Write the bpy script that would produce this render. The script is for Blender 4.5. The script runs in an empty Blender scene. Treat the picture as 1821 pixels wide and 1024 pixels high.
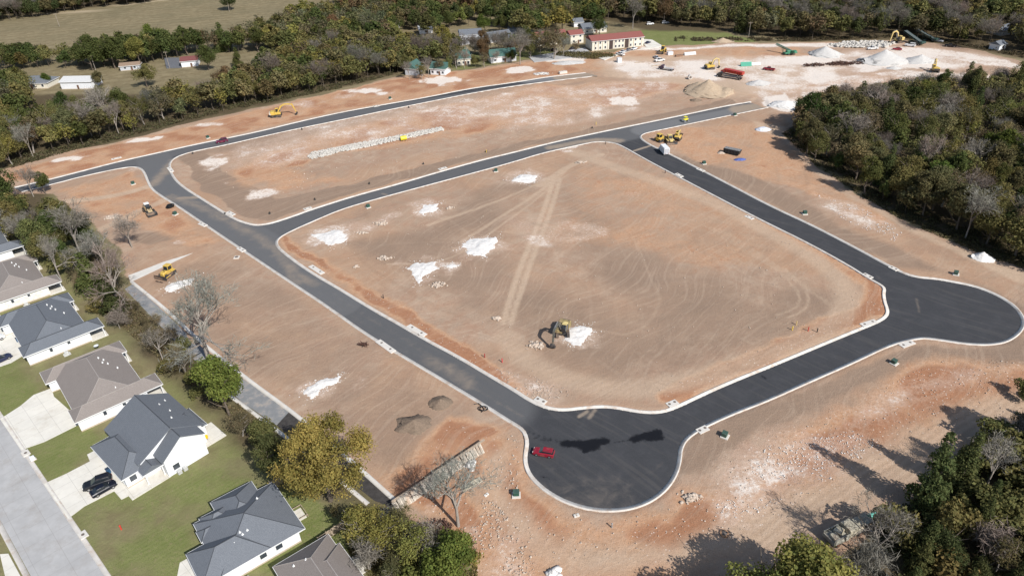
import bpy, math, random
import numpy as np
from mathutils import Matrix, Vector
R = math.radians
rng = np.random.default_rng(7); random.seed(7)
SC = bpy.context.scene
COL = SC.collection

# ------------------------------------------------------------------ camera, sky, sun, exposure
F_PX, PITCH, ROLL, CAM_H = 1240.0, 0.56303829, -0.03729147, 97.637
def cam_axes():
    r0 = np.array([1, 0, 0.]); u0 = np.array([0, math.sin(PITCH), math.cos(PITCH)]); f = np.array([0, math.cos(PITCH), -math.sin(PITCH)])
    c, s = math.cos(ROLL), math.sin(ROLL)
    return c*r0 + s*u0, -s*r0 + c*u0, f
_r, _u, _f = cam_axes()
cd = bpy.data.cameras.new('camera'); cam = bpy.data.objects.new('camera', cd); COL.objects.link(cam)
cd.sensor_width = 36; cd.lens = F_PX/1821*36; cd.clip_start = 1; cd.clip_end = 9000
M = Matrix(((_r[0], _u[0], -_f[0], 0), (_r[1], _u[1], -_f[1], 0), (_r[2], _u[2], -_f[2], CAM_H), (0, 0, 0, 1)))
cam.matrix_world = M
SC.camera = cam
SUN_EL, SUN_AZ = R(41), math.atan2(-0.78, 0.62)      # direction towards the sun on the ground
w = bpy.data.worlds.new('World'); SC.world = w; w.use_nodes = True
nt = w.node_tree; bg = nt.nodes['Background']
sky = nt.nodes.new('ShaderNodeTexSky'); sky.sky_type = 'NISHITA'; sky.sun_disc = False
sky.sun_elevation = SUN_EL; sky.sun_rotation = math.pi/2 - SUN_AZ
nt.links.new(sky.outputs[0], bg.inputs[0]); bg.inputs[1].default_value = 0.085
sl = bpy.data.lights.new('sun', 'SUN'); sl.energy = 4.1; sl.angle = R(0.5); sl.color = (1, 0.968, 0.92)
so = bpy.data.objects.new('sun', sl); COL.objects.link(so)
sd = Vector((math.cos(SUN_AZ)*math.cos(SUN_EL), math.sin(SUN_AZ)*math.cos(SUN_EL), math.sin(SUN_EL)))
so.rotation_euler = sd.to_track_quat('Z', 'Y').to_euler()
SC.view_settings.view_transform = 'Standard'; SC.view_settings.look = 'None'; SC.view_settings.exposure = 0.32; SC.view_settings.gamma = 1
SC.cycles.max_bounces = 4; SC.cycles.diffuse_bounces = 2; SC.cycles.glossy_bounces = 2; SC.cycles.transmission_bounces = 2; SC.cycles.transparent_max_bounces = 4

def G(px, py, z=0.0):
    """ground point (height z) of the survey photo coordinate"""
    x = (px-910.5)/F_PX; y = -(py-512)/F_PX
    d = _f + x*_r + y*_u
    t = -(CAM_H-z)/d[2]
    return np.array([d[0]*t, d[1]*t])
def T(x0, y0, L, s=3.939): return [G(x0+a/s, y0+b/s) for a, b in L]
def P(L): return np.array([G(*q) for q in L])
def project(p):
    d = np.array([p[0], p[1], p[2]-CAM_H]); z = d@_f
    return 910.5+F_PX*(d@_r)/z, 512-F_PX*(d@_u)/z, z

# ------------------------------------------------------------------ materials
def newmat(name):
    m = bpy.data.materials.new(name); m.use_nodes = True
    n = m.node_tree; b = n.nodes['Principled BSDF']
    return m, n, b
def node(n, t, **k):
    x = n.nodes.new(t)
    for a, v in k.items(): setattr(x, a, v)
    return x
def noise(n, scale, detail=4, rough=.6, vec=None, dist=0):
    x = node(n, 'ShaderNodeTexNoise'); x.inputs['Scale'].default_value = scale; x.inputs['Detail'].default_value = detail
    x.inputs['Roughness'].default_value = rough; x.inputs['Distortion'].default_value = dist
    if vec is not None: n.links.new(vec, x.inputs['Vector'])
    return x.outputs[0]
def math_(n, op, a, b=None, c=None, clamp=False):
    x = node(n, 'ShaderNodeMath', operation=op); x.use_clamp = clamp
    for i, v in enumerate((a, b, c)):
        if v is None: continue
        if isinstance(v, (int, float)): x.inputs[i].default_value = v
        else: n.links.new(v, x.inputs[i])
    return x.outputs[0]
def mix(n, fac, a, b, mode='MIX'):
    x = node(n, 'ShaderNodeMix', data_type='RGBA', blend_type=mode)
    for i, v in ((0, fac), (6, a), (7, b)):
        if isinstance(v, (int, float)): x.inputs[i].default_value = v
        elif isinstance(v, tuple): x.inputs[i].default_value = (*v, 1) if len(v) == 3 else v
        else: n.links.new(v, x.inputs[i])
    return x.outputs[2]
def ramp(n, v, lo, hi):
    x = node(n, 'ShaderNodeMapRange', interpolation_type='SMOOTHSTEP'); n.links.new(v, x.inputs[0])
    x.inputs[1].default_value = lo; x.inputs[2].default_value = hi
    return x.outputs[0]
def dirvec(n, pos, ang, sx, sy, warp=6.0, ws=.02):
    w_ = node(n, 'ShaderNodeTexNoise'); w_.inputs['Scale'].default_value = ws; w_.inputs['Detail'].default_value = 2; n.links.new(pos, w_.inputs['Vector'])
    a = node(n, 'ShaderNodeVectorMath', operation='SCALE'); n.links.new(w_.outputs['Color'], a.inputs[0]); a.inputs['Scale'].default_value = warp*4
    b = node(n, 'ShaderNodeVectorMath', operation='ADD'); n.links.new(pos, b.inputs[0]); n.links.new(a.outputs[0], b.inputs[1])
    r_ = node(n, 'ShaderNodeMapping'); n.links.new(b.outputs[0], r_.inputs[0]); r_.inputs['Rotation'].default_value = (0, 0, R(ang))
    c = node(n, 'ShaderNodeMapping'); n.links.new(r_.outputs[0], c.inputs[0]); c.inputs['Scale'].default_value = (sx, sy, 0); return c.outputs[0]
def geopos(n): return node(n, 'ShaderNodeNewGeometry').outputs['Position']
def objpos(n): return node(n, 'ShaderNodeTexCoord').outputs['Object']
def bump(n, b, h, strength=.4, dist=.1):
    x = node(n, 'ShaderNodeBump'); x.inputs['Strength'].default_value = strength; x.inputs['Distance'].default_value = dist
    n.links.new(h, x.inputs['Height']); n.links.new(x.outputs[0], b.inputs['Normal'])
_mc = {}
def mat(name, col, rough=.8, var=.18, scale=1.5, metal=0, spec=.3, bmp=0, dirt=None, dirtscale=.6):
    if name in _mc: return _mc[name]
    m, n, b = newmat(name); v = objpos(n)
    f = noise(n, scale, 5, .65, v); f = ramp(n, f, .3, .7)
    c = mix(n, f, tuple(x*(1-var) for x in col), tuple(min(1, x*(1+var)) for x in col))
    if dirt:
        d = ramp(n, noise(n, dirtscale, 6, .7, v), .48, .68); d = math_(n, 'MULTIPLY', d, dirt[3])
        c = mix(n, d, c, dirt[:3])
    n.links.new(c, b.inputs['Base Color']); b.inputs['Roughness'].default_value = rough; b.inputs['Metallic'].default_value = metal
    b.inputs['Specular IOR Level'].default_value = spec
    if bmp: bump(n, b, noise(n, scale*3, 4, .7, v), bmp, .05)
    _mc[name] = m; return m
DUST = (.45, .3, .2, .5)
def paint(name, col, dusty=.25): return mat(name, col, .32, .06, 1.0, 0, .5, dirt=(.4, .29, .2, dusty), dirtscale=.9)
GLASS = mat('vehicle_glass', (.02, .025, .03), .08, .1, spec=.8)
RUBBER = mat('rubber', (.022, .022, .022), .8, .2)
STEEL = mat('dark_steel', (.06, .06, .062), .55, .3, metal=.3, dirt=DUST)
RIM = mat('wheel_rim', (.45, .45, .46), .35, .1, metal=.7)
LAMPW = mat('lamp_lens', (.75, .75, .72), .15, .05, spec=.7)
LAMPR = mat('tail_lens', (.4, .02, .02), .2, .05, spec=.7)
YEL = mat('machine_yellow', (.60, .41, .085), .45, .12, 1.2, dirt=(.42, .3, .2, .55))
YELW = mat('machine_pale_yellow', (.66, .5, .2), .5, .12, 1.2, dirt=(.5, .4, .3, .5))
TANM = mat('machine_dusty_tan', (.5, .38, .22), .6, .15, 1.2, dirt=(.42, .32, .24, .7))
CONC = mat('concrete', (.56, .52, .47), .9, .12, .8, bmp=.15, dirt=(.42, .3, .21, .45), dirtscale=.35)
CONC_W = mat('new_concrete', (.64, .61, .56), .9, .08, .6, bmp=.1, dirt=(.5, .38, .28, .35), dirtscale=.3)
DRIVE = mat('driveway_concrete', (.70, .67, .60), .9, .06, .25, bmp=.05, dirt=(.46, .40, .31, .4), dirtscale=.22)
WOOD = mat('weathered_timber', (.40, .32, .24), .9, .3, 3)
BARK = mat('bark', (.15, .12, .095), .95, .35, 4, bmp=.5)
BARK_PALE = mat('pale_bark', (.30, .265, .23), .95, .3, 4, bmp=.4)

# ------------------------------------------------------------------ mesh helpers
class MB:
    def __init__(s): s.v = []; s.f = []
    def add(s, v, f):
        o = len(s.v); s.v += [tuple(map(float, p)) for p in v]; s.f += [tuple(i+o for i in q) for q in f]; return s
    def box(s, c, d, rz=0, ch=0):
        cx, cy, cz = c; a, b, h = d[0]/2, d[1]/2, d[2]/2
        cs, sn = math.cos(rz), math.sin(rz)
        if ch:
            k = min(ch, a*.9, b*.9, h*.9)
            ring = lambda aa, bb, z: [(-aa+k, -bb, z), (aa-k, -bb, z), (aa, -bb+k, z), (aa, bb-k, z), (aa-k, bb, z), (-aa+k, bb, z), (-aa, bb-k, z), (-aa, -bb+k, z)]
            vs = ring(a, b, -h) + ring(a, b, h-k) + ring(a-k, b-k, h)
            fs = [tuple(range(7, -1, -1)), tuple(range(16, 24))]
            for l in (0, 8):
                for i in range(8): fs.append((l+i, l+(i+1) % 8, l+8+(i+1) % 8, l+8+i))
        else:
            vs = [(-a, -b, -h), (a, -b, -h), (a, b, -h), (-a, b, -h), (-a, -b, h), (a, -b, h), (a, b, h), (-a, b, h)]
            fs = [(3, 2, 1, 0), (4, 5, 6, 7), (0, 1, 5, 4), (1, 2, 6, 5), (2, 3, 7, 6), (3, 0, 4, 7)]
        return s.add([(cx+x*cs-y*sn, cy+x*sn+y*cs, cz+z) for x, y, z in vs], fs)
    def tube(s, p0, p1, r0, r1=None, n=6, cap=True):
        r1 = r0 if r1 is None else r1
        p0 = Vector(p0); p1 = Vector(p1); d = (p1-p0)
        if d.length < 1e-6: return s
        d.normalize(); a = d.orthogonal().normalized(); b = d.cross(a)
        vs = []
        for p, r in ((p0, r0), (p1, r1)):
            for i in range(n):
                t = 2*math.pi*i/n; vs.append(p+a*math.cos(t)*r+b*math.sin(t)*r)
        fs = [(i, (i+1) % n, n+(i+1) % n, n+i) for i in range(n)]
        if cap: fs += [tuple(range(n-1, -1, -1)), tuple(range(n, 2*n))]
        return s.add(vs, fs)
    def prism_y(s, pts, y0, y1):      # outline in xz, extruded along y
        n = len(pts); vs = [(x, y0, z) for x, z in pts]+[(x, y1, z) for x, z in pts]
        fs = [tuple(range(n)), tuple(range(2*n-1, n-1, -1))]+[(i, n+i, n+(i+1) % n, (i+1) % n) for i in range(n)]
        return s.add(vs, fs)
    def prism_z(s, pts, z0, z1):
        n = len(pts); vs = [(p[0], p[1], z0) for p in pts]+[(p[0], p[1], z1) for p in pts]
        fs = [tuple(range(n-1, -1, -1)), tuple(range(n, 2*n))]+[(i, (i+1) % n, n+(i+1) % n, n+i) for i in range(n)]
        return s.add(vs, fs)
    def loft(s, secs):                # secs: (x, half width, z0, z1, chamfer)
        rings = []
        for x, hw, z0, z1, k in secs:
            rings.append([(x, -hw, z0), (x, -hw, z1-k), (x, -hw+k, z1), (x, hw-k, z1), (x, hw, z1-k), (x, hw, z0)])
        vs = [p for r in rings for p in r]; fs = []
        for j in range(len(rings)-1):
            for i in range(6):
                a = j*6+i; b = j*6+(i+1) % 6; fs.append((a, b, b+6, a+6))
        fs += [tuple(range(5, -1, -1)), tuple(range((len(rings)-1)*6, len(rings)*6))]
        return s.add(vs, fs)
    def build(s, name, m, parent=None, smooth=False):
        me = bpy.data.meshes.new(name); me.from_pydata(s.v, [], s.f); me.update()
        me.materials.append(m)
        if smooth: me.shade_smooth()
        o = bpy.data.objects.new(name, me); COL.objects.link(o)
        if parent: o.parent = parent
        return o
def npmesh(name, V, Fq, m, parent=None, attrs=None, smooth=False):
    """V (n,3) floats, Fq (m,k) ints, one face size"""
    me = bpy.data.meshes.new(name); k = Fq.shape[1]
    me.vertices.add(len(V)); me.vertices.foreach_set('co', np.asarray(V, np.float32).ravel())
    me.loops.add(Fq.size); me.loops.foreach_set('vertex_index', Fq.astype(np.int32).ravel())
    me.polygons.add(len(Fq)); me.polygons.foreach_set('loop_start', np.arange(0, Fq.size, k, dtype=np.int32))
    me.update(calc_edges=True)
    for an, arr in (attrs or {}).items():
        dom = 'POINT' if len(arr) == len(V) else 'FACE'
        a = me.attributes.new(an, 'FLOAT_COLOR', dom)
        c = np.ones((len(arr), 4), np.float32); c[:, :arr.shape[1]] = arr; a.data.foreach_set('color', c.ravel())
    if m: me.materials.append(m)
    if smooth: me.shade_smooth()
    o = bpy.data.objects.new(name, me); COL.objects.link(o)
    if parent: o.parent = parent
    return o
def tag(o, label=None, cat=None, group=None, kind=None):
    if label: o['label'] = label
    if cat: o['category'] = cat
    if group: o['group'] = group
    if kind: o['kind'] = kind
    return o
def thing(name, label, cat, loc, rz=0, group=None, sc=1):
    o = bpy.data.objects.new(name, None); COL.objects.link(o); o.empty_display_size = .5
    o.location = (loc[0], loc[1], loc[2] if len(loc) > 2 else 0); o.rotation_euler = (0, 0, rz); o.scale = (sc, sc, sc)
    return tag(o, label, cat, group)
def dup(root, loc, rz=0, sc=1, label=None, group=None):
    r = root.copy(); COL.objects.link(r); r.location = (loc[0], loc[1], loc[2] if len(loc) > 2 else 0)
    r.rotation_euler = (0, 0, rz); r.scale = (sc, sc, sc)
    if label: r['label'] = label
    if group: r['group'] = group
    for ch in list(root.children):
        c = ch.copy(); COL.objects.link(c); c.parent = r
        for g in list(ch.children):
            d = g.copy(); COL.objects.link(d); d.parent = c
    return r
def heading(p, q):
    a = G(*p); b = G(*q); return math.atan2(b[1]-a[1], b[0]-a[0])

# ------------------------------------------------------------------ value noise for geometry and masks
def vnoise(x, y, seed=0):
    xi = np.floor(x).astype(np.int64); yi = np.floor(y).astype(np.int64); fx = x-xi; fy = y-yi
    fx = fx*fx*(3-2*fx); fy = fy*fy*(3-2*fy)
    def h(a, b):
        n = (a*374761393+b*668265263+seed*1442695041) & 0xffffffff
        n = ((n ^ (n >> 13))*1274126177) & 0xffffffff
        return ((n ^ (n >> 16)) & 0xffff)/65535.0
    return (h(xi, yi)*(1-fx)+h(xi+1, yi)*fx)*(1-fy)+(h(xi, yi+1)*(1-fx)+h(xi+1, yi+1)*fx)*fy
def fbm(x, y, s, seed=0, o=4):
    r = 0; a = .5; t = 0
    for i in range(o):
        r = r+a*vnoise(x/s, y/s, seed+i*17); t += a; s /= 2.1; a *= .5
    return r/t
def sdpoly(X, Y, poly, closed=True):
    """distance to outline, negative inside (closed)"""
    n = len(poly); D = np.full(X.shape, 1e9); ins = np.zeros(X.shape, bool)
    for i in range(n if closed else n-1):
        ax, ay = poly[i]; bx, by = poly[(i+1) % n]
        ex, ey = bx-ax, by-ay; L = ex*ex+ey*ey+1e-12
        t = np.clip(((X-ax)*ex+(Y-ay)*ey)/L, 0, 1)
        D = np.minimum(D, (X-ax-t*ex)**2+(Y-ay-t*ey)**2)
        if closed:
            c = ((ay > Y) != (by > Y))
            with np.errstate(all='ignore'): c &= X < (bx-ax)*(Y-ay)/(by-ay+1e-12)+ax
            ins ^= c
    D = np.sqrt(D)
    return np.where(ins, -D, D) if closed else D
def sstep(a, b, x):
    t = np.clip((x-a)/(b-a), 0, 1); return t*t*(3-2*t)
def smoothline(pts, closed=False, step=1.2, it=2):
    p = [np.array(q, float) for q in pts]
    for _ in range(it):
        q = [] if closed else [p[0]]
        n = len(p)
        for i in range(n if closed else n-1):
            a, b = p[i], p[(i+1) % n]
            q += [a*.75+b*.25, a*.25+b*.75]
        if not closed: q.append(p[-1])
        p = q
    p = np.array(p+([p[0]] if closed else []))
    s = np.r_[0, np.cumsum(np.hypot(*np.diff(p, axis=0).T))]
    t = np.arange(0, s[-1], step) if closed else np.linspace(0, s[-1], max(2, int(s[-1]/step)))
    return np.c_[np.interp(t, s, p[:, 0]), np.interp(t, s, p[:, 1])]

# ------------------------------------------------------------------ road outlines (asphalt edge), in survey coordinates
W_N = smoothline(np.array(T(0, 255, [(100, 312), (150, 300), (320, 262), (600, 190), (830, 130), (1100, 70), (1390, 5)])+T(455, 0, [(0, 930), (300, 855), (600, 788), (900, 735), (1200, 684), (1500, 622), (1812, 580)])+T(910, 0, [(250, 541), (520, 512)])))
OUT = smoothline(np.array(T(0, 255, [(150, 335), (380, 278), (600, 220), (840, 170), (930, 158), (985, 165), (1020, 200), (1042, 260), (1070, 315), (1130, 360), (1230, 420), (1400, 535), (1600, 670)])
    + T(455, 510, [(310, 0), (500, 125), (760, 310), (1000, 455), (1300, 632), (1600, 812)]) + T(910, 510, [(0, 935), (60, 968), (100, 1005)])
    + T(910, 764, [(120, 60), (122, 110), (108, 180), (112, 240), (135, 300), (180, 355), (270, 430), (400, 497), (550, 540), (700, 550), (850, 530), (980, 475), (1080, 390), (1140, 290), (1162, 200), (1165, 130), (1200, 60), (1270, 5)])
    + T(910, 510, [(1370, 950), (1550, 870)]) + T(1361, 510, [(0, 785), (300, 650), (600, 520), (850, 400), (1000, 360), (1100, 345), (1200, 357), (1400, 388), (1550, 395), (1680, 375), (1770, 310), (1797, 250), (1780, 190), (1720, 120), (1600, 50), (1470, 0)])
    + T(1361, 255, [(1350, 980), (1200, 952), (1060, 942), (960, 910), (850, 855), (600, 720), (300, 565)]) + T(910, 255, [(1812, 445), (1500, 280), (1150, 100), (980, 20)])
    + T(910, 0, [(945, 1005), (900, 975), (890, 950), (925, 928), (1100, 893), (1400, 830), (1700, 768), (1790, 750)])))
ISL1 = smoothline(np.array(T(910, 0, [(560, 533), (300, 562), (0, 602)]) + T(455, 0, [(1500, 652), (1200, 712), (900, 772), (600, 836), (300, 896), (0, 962)])
    + T(0, 255, [(1560, 12), (1400, 42), (1300, 66), (1215, 98), (1178, 135), (1182, 185), (1212, 250), (1280, 312), (1400, 387), (1550, 482), (1650, 540), (1740, 568)])
    + T(455, 255, [(0, 578), (100, 566), (250, 518), (400, 463), (700, 368), (1000, 288), (1300, 198), (1600, 115), (1812, 65)]) + T(910, 0, [(300, 998), (600, 933), (860, 880), (1200, 810), (1500, 745), (1680, 715)])))
ISL2 = smoothline(np.array(T(455, 255, [(1812, 122), (1500, 207), (1200, 287), (900, 367), (600, 452), (400, 537), (230, 612), (150, 657), (130, 692), (150, 740), (300, 855), (450, 950)])
    + T(455, 510, [(580, 20), (780, 145), (1000, 268), (1200, 385), (1400, 490), (1600, 610), (1812, 735)]) + T(910, 510, [(100, 790), (200, 840), (290, 865), (380, 870), (500, 855), (620, 845), (720, 850), (850, 875), (950, 888), (1050, 885), (1150, 855), (1400, 735), (1600, 650), (1812, 565)])
    + T(1361, 510, [(300, 455), (600, 330), (800, 250), (860, 210), (873, 170), (850, 110), (840, 50)]) + T(1361, 255, [(850, 1010), (800, 975), (730, 940), (600, 855), (300, 690), (0, 545)])
    + T(910, 255, [(1400, 350), (1000, 140), (870, 68), (790, 22)]) + T(910, 0, [(720, 995), (600, 985), (480, 1008)]) + T(910, 255, [(200, 65)])), closed=True)
# closed asphalt region: W_N -> gravel end -> island 1 reversed is a separate edge, so test by combination
def rev(a): return a[::-1]
EAST_GAP = None
# polygon A: everything between OUT and the outer line W_N + east ends; islands removed
OUTER = np.vstack([W_N, ISL1[:1], rev(ISL1[:1]), ]) if False else None
# region = inside(big) - inside(isl1_closed) - inside(ISL2)
BIG = np.vstack([W_N, P([(1060, 134), (1250, 150), (1360, 178)]), rev(OUT)])
I1C = np.vstack([ISL1, P([(1355, 165), (1240, 145), (1075, 136)])])
def road_sd(X, Y):
    a = sdpoly(X, Y, BIG); b = sdpoly(X, Y, I1C); c = sdpoly(X, Y, ISL2)
    return np.maximum(a, np.maximum(-b, -c))       # negative on the asphalt

# ------------------------------------------------------------------ the ground sheet
def axis(lo, hi, near_lo, near_hi, d0, grow=1.25, dmax=400):
    a = list(np.arange(near_lo, near_hi, d0)); d = d0
    x = a[-1]
    while x < hi: d = min(d*grow, dmax); x += d; a.append(x)
    d = d0; x = a[0]
    while x > lo: d = min(d*grow, dmax); x -= d; a.insert(0, x)
    return np.array(a)
xs = axis(-4000, 4000, -120, 160, .75)
xs = np.unique(np.r_[xs[xs < -121], np.arange(-300, -121, 1.6), np.arange(-120, 160, .75), np.arange(161, 330, 1.6), xs[xs > 331]]); xs = xs[(xs < -301) | (xs >= -300)]
ya = [40.0]; d = .6
while ya[-1] < 620: ya.append(ya[-1]+d); d = .6 if ya[-1] < 170 else .6+(ya[-1]-170)*.006
while ya[-1] < 6000: d *= 1.3; ya.append(ya[-1]+d)
ys = np.array([-600, -200, -50, 0, 20, 32]+ya)
X, Y = np.meshgrid(xs, ys); sh = X.shape
Xf, Yf = X.ravel(), Y.ravel()
site_px = [(-40, 322), (20, 298), (110, 272), (200, 255), (330, 220), (455, 192), (600, 163), (700, 137), (800, 128), (915, 112), (1000, 92), (1090, 92), (1140, 80), (1200, 82), (1300, 76), (1450, 76), (1600, 71), (1700, 82), (1770, 98), (1830, 112), (2000, 150), (1821, 150), (1600, 148), (1450, 175), (1425, 200), (1405, 228), (1440, 285), (1520, 342), (1600, 388), (1680, 422), (1750, 452), (1821, 478), (2100, 590), (2100, 800), (1821, 760), (1720, 800), (1620, 860), (1560, 930), (1500, 980), (1450, 1060), (1300, 1150), (850, 1150), (850, 1020), (810, 945), (720, 925), (690, 897), (515, 740), (345, 610), (235, 510), (205, 440), (130, 370), (90, 345), (20, 345)]
SITE = P(site_px)
wx = Xf+(fbm(Xf, Yf, 9, 3)-.5)*5; wy = Yf+(fbm(Xf, Yf, 9, 5)-.5)*5
s_site = sdpoly(wx, wy, SITE)
dirt = 1-sstep(-1.2, 1.2, s_site)
CH = {k: np.zeros_like(Xf) for k in ('orange', 'chalk', 'dark', 'pale', 'green', 'litter', 'field', 'track', 'stripe')}
def region(ch, pts, amt, feather=3.0, nz=.0, ns=7.0, seed=1):
    poly = P(pts); m = feather*3+3
    k = (wx > poly[:, 0].min()-m) & (wx < poly[:, 0].max()+m) & (wy > poly[:, 1].min()-m) & (wy < poly[:, 1].max()+m)
    if not k.any(): return
    sdv = sdpoly(wx[k], wy[k], poly); v = (1-sstep(-feather, feather, sdv))*amt
    if nz: v = v*(1-nz+nz*2*fbm(Xf[k], Yf[k], ns, seed))
    CH[ch][k] = np.maximum(CH[ch][k], v)
def blob(ch, px, py, rx, ry, amt, rot=0):
    c = G(px, py); a = G(px+rx, py)[0]-c[0]; b = abs(G(px, py-ry)[1]-c[1]); r = max(a, b)*1.6
    k = (abs(wx-c[0]) < r) & (abs(wy-c[1]) < r)
    e = np.hypot((wx[k]-c[0])/a, (wy[k]-c[1])/b)
    e = e*.85+(fbm(Xf[k], Yf[k], 4, 9)-.5)*1.3+(fbm(Xf[k], Yf[k], 11, 19)-.5)*1.5
    CH[ch][k] = np.maximum(CH[ch][k], amt*(1-sstep(.45, 1.1, e)))
def stroke(ch, pts, width, amt, feather=.8):
    l = smoothline(P(pts), step=3); m = width+3
    k = (Xf > l[:, 0].min()-m) & (Xf < l[:, 0].max()+m) & (Yf > l[:, 1].min()-m) & (Yf < l[:, 1].max()+m)
    dd = sdpoly(Xf[k], Yf[k], l, False)
    CH[ch][k] = np.maximum(CH[ch][k], amt*(1-sstep(width/2-feather/2, width/2+feather/2, dd)))
region('orange', [(-20, 330), (20, 300), (200, 257), (455, 195), (700, 140), (915, 115), (1000, 98), (1050, 128), (915, 146), (760, 172), (600, 198), (455, 230), (300, 270), (100, 315)], .85, 3, .45)
region('orange', [(1000, 95), (1140, 84), (1300, 84), (1420, 84), (1440, 100), (1300, 108), (1150, 112), (1090, 130), (1000, 126)], .7, 5, .5)
region('orange', [(95, 340), (235, 302), (262, 325), (310, 370), (400, 430), (330, 440), (250, 400), (150, 370)], .7, 3, .6)
region('orange', [(510, 295), (540, 280), (780, 250), (1000, 215), (1080, 190), (1250, 150), (1180, 145), (950, 150), (780, 190), (560, 240), (430, 290), (400, 330), (480, 350), (600, 320), (520, 300)], .8, 6, .8, 12)
region('orange', [(505, 300), (520, 285), (560, 282), (540, 296)], .9, 2, .3)
region('orange', [(500, 415), (520, 422), (655, 512), (810, 600), (950, 690), (925, 712), (780, 622), (640, 530), (500, 430)], 1.0, 1.8, .5, 5)
region('orange', [(1175, 705), (1195, 690), (1300, 640), (1440, 580), (1530, 540), (1545, 500), (1572, 520), (1582, 555), (1500, 590), (1360, 650), (1200, 715)], 1.0, 1.5, .35, 5)
region('orange', [(1560, 500), (1480, 450), (1300, 355), (1140, 268), (1125, 268), (1290, 362), (1470, 465), (1545, 520), (1560, 560), (1575, 540)], .75, 1.3, .5, 5)
region('orange', [(950, 370), (1060, 280), (1250, 330), (1400, 430), (1420, 480), (1250, 480), (1100, 440), (960, 440)], .42, 9, .8, 18)
region('orange', [(840, 770), (900, 760), (930, 800), (940, 860), (1010, 910), (1080, 930), (1180, 905), (1220, 860), (1260, 860), (1320, 840), (1500, 720), (1650, 630), (1760, 640), (2000, 640), (2000, 720), (1700, 760), (1450, 900), (1300, 980), (1100, 1100), (860, 1100), (820, 960), (860, 880)], .88, 5, .6, 12)
region('orange', [(700, 885), (690, 860), (760, 790), (800, 740), (900, 765), (860, 790), (860, 840), (830, 860), (900, 1000), (860, 1020), (800, 940)], .95, 2, .4, 6)
region('orange', [(1280, 225), (1400, 210), (1390, 250), (1460, 310), (1600, 400), (1560, 400), (1400, 330), (1250, 290), (1180, 260), (1140, 240), (1160, 225)], .65, 3, .5)
region('orange', [(235, 510), (300, 555), (345, 600), (330, 615), (260, 545)], .6, 1.5)
region('orange', [(1380, 95), (1480, 92), (1500, 98), (1390, 104)], .8, 3, .3)
region('orange', [(1300, 165), (1400, 150), (1560, 130), (1600, 140), (1440, 165), (1340, 175)], .6, 5, .5)
region('dark', [(320, 278), (350, 266), (385, 292), (420, 320), (484, 357), (550, 344), (780, 289), (915, 257), (1080, 223), (1300, 176), (1310, 185), (1100, 231), (915, 267), (780, 303), (600, 350), (505, 382), (478, 391), (440, 386), (392, 360), (345, 322)], 1.0, .8)
region('dark', [(270, 268), (420, 252), (600, 215), (800, 176), (1040, 142), (1040, 150), (800, 185), (600, 225), (480, 262), (380, 275), (330, 285)], .5, 3)
region('dark', [(1000, 330), (1200, 450), (1340, 470), (1500, 530), (1480, 570), (1300, 640), (1080, 680), (940, 640), (860, 560), (900, 500), (1100, 540), (1000, 450)], .55, 10, .7, 16)
region('dark', [(600, 430), (760, 400), (850, 330), (960, 300), (960, 340), (880, 440), (930, 480), (860, 560), (740, 520)], .5, 7, .7, 14)
region('dark', [(1240, 775), (1620, 612), (1700, 618), (1821, 608), (1990, 640), (1760, 650), (1640, 640), (1470, 715), (1330, 790), (1250, 840), (1218, 830), (1215, 795)], .85, 2, .3)
region('dark', [(1140, 262), (1250, 285), (1360, 320), (1500, 400), (1650, 470), (1821, 540), (1990, 600), (1821, 560), (1700, 488), (1600, 478), (1400, 375), (1200, 280)], .75, 3, .4)
region('dark', [(270, 500), (360, 450), (430, 450), (520, 520), (700, 640), (800, 700), (850, 740), (760, 790), (690, 850), (600, 780), (500, 700), (345, 590)], .42, 4, .4, 12)
region('dark', [(240, 415), (290, 412), (310, 425), (270, 438), (235, 432)], .95, 1.5, .3)
stroke('orange', [(1185, 706), (1300, 655), (1440, 596), (1545, 552), (1566, 520), (1545, 490)], 4.5, 1.0, 3)
stroke('dark', [(300, 425), (340, 415), (372, 422), (365, 435)], 1.8, .6)
region('dark', [(1380, 125), (1480, 118), (1600, 118), (1821, 135), (1821, 142), (1600, 132), (1480, 130)], .3, 4, .8)
region('pale', [(1100, 100), (1250, 98), (1400, 105), (1500, 118), (1420, 160), (1300, 175), (1200, 150), (1080, 135), (1060, 110)], .8, 8, .4, 20)
region('pale', [(1350, 235), (1390, 245), (1440, 300), (1520, 355), (1600, 400), (1680, 440), (1821, 510), (2000, 600), (2000, 570), (1821, 480), (1750, 455), (1680, 425), (1600, 392), (1520, 346), (1440, 290), (1400, 245), (1400, 225), (1340, 215)], .75, 2.5, .3)
region('pale', [(870, 800), (900, 800), (905, 870), (960, 930), (1060, 975), (1200, 965), (1330, 900), (1500, 810), (1700, 720), (1821, 690), (2000, 700), (2000, 760), (1800, 760), (1560, 880), (1400, 960), (1200, 1020), (1000, 1040), (880, 960), (850, 880)], .7, 4, .5, 14)
region('stripe', [(1280, 930), (1500, 810), (1700, 710), (1821, 690), (2000, 700), (2000, 760), (1800, 760), (1560, 880), (1350, 990)], .8, 3)
region('stripe', [(880, 560), (1000, 520), (1300, 500), (1500, 540), (1480, 590), (1300, 650), (1100, 690), (950, 660)], .5, 8)
stroke('pale', [(1020, 270), (1100, 300), (1250, 350), (1400, 430), (1480, 480), (1515, 530), (1480, 585), (1350, 640), (1200, 685), (1080, 695), (960, 660), (900, 600)], 7, .55, 5)
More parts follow.
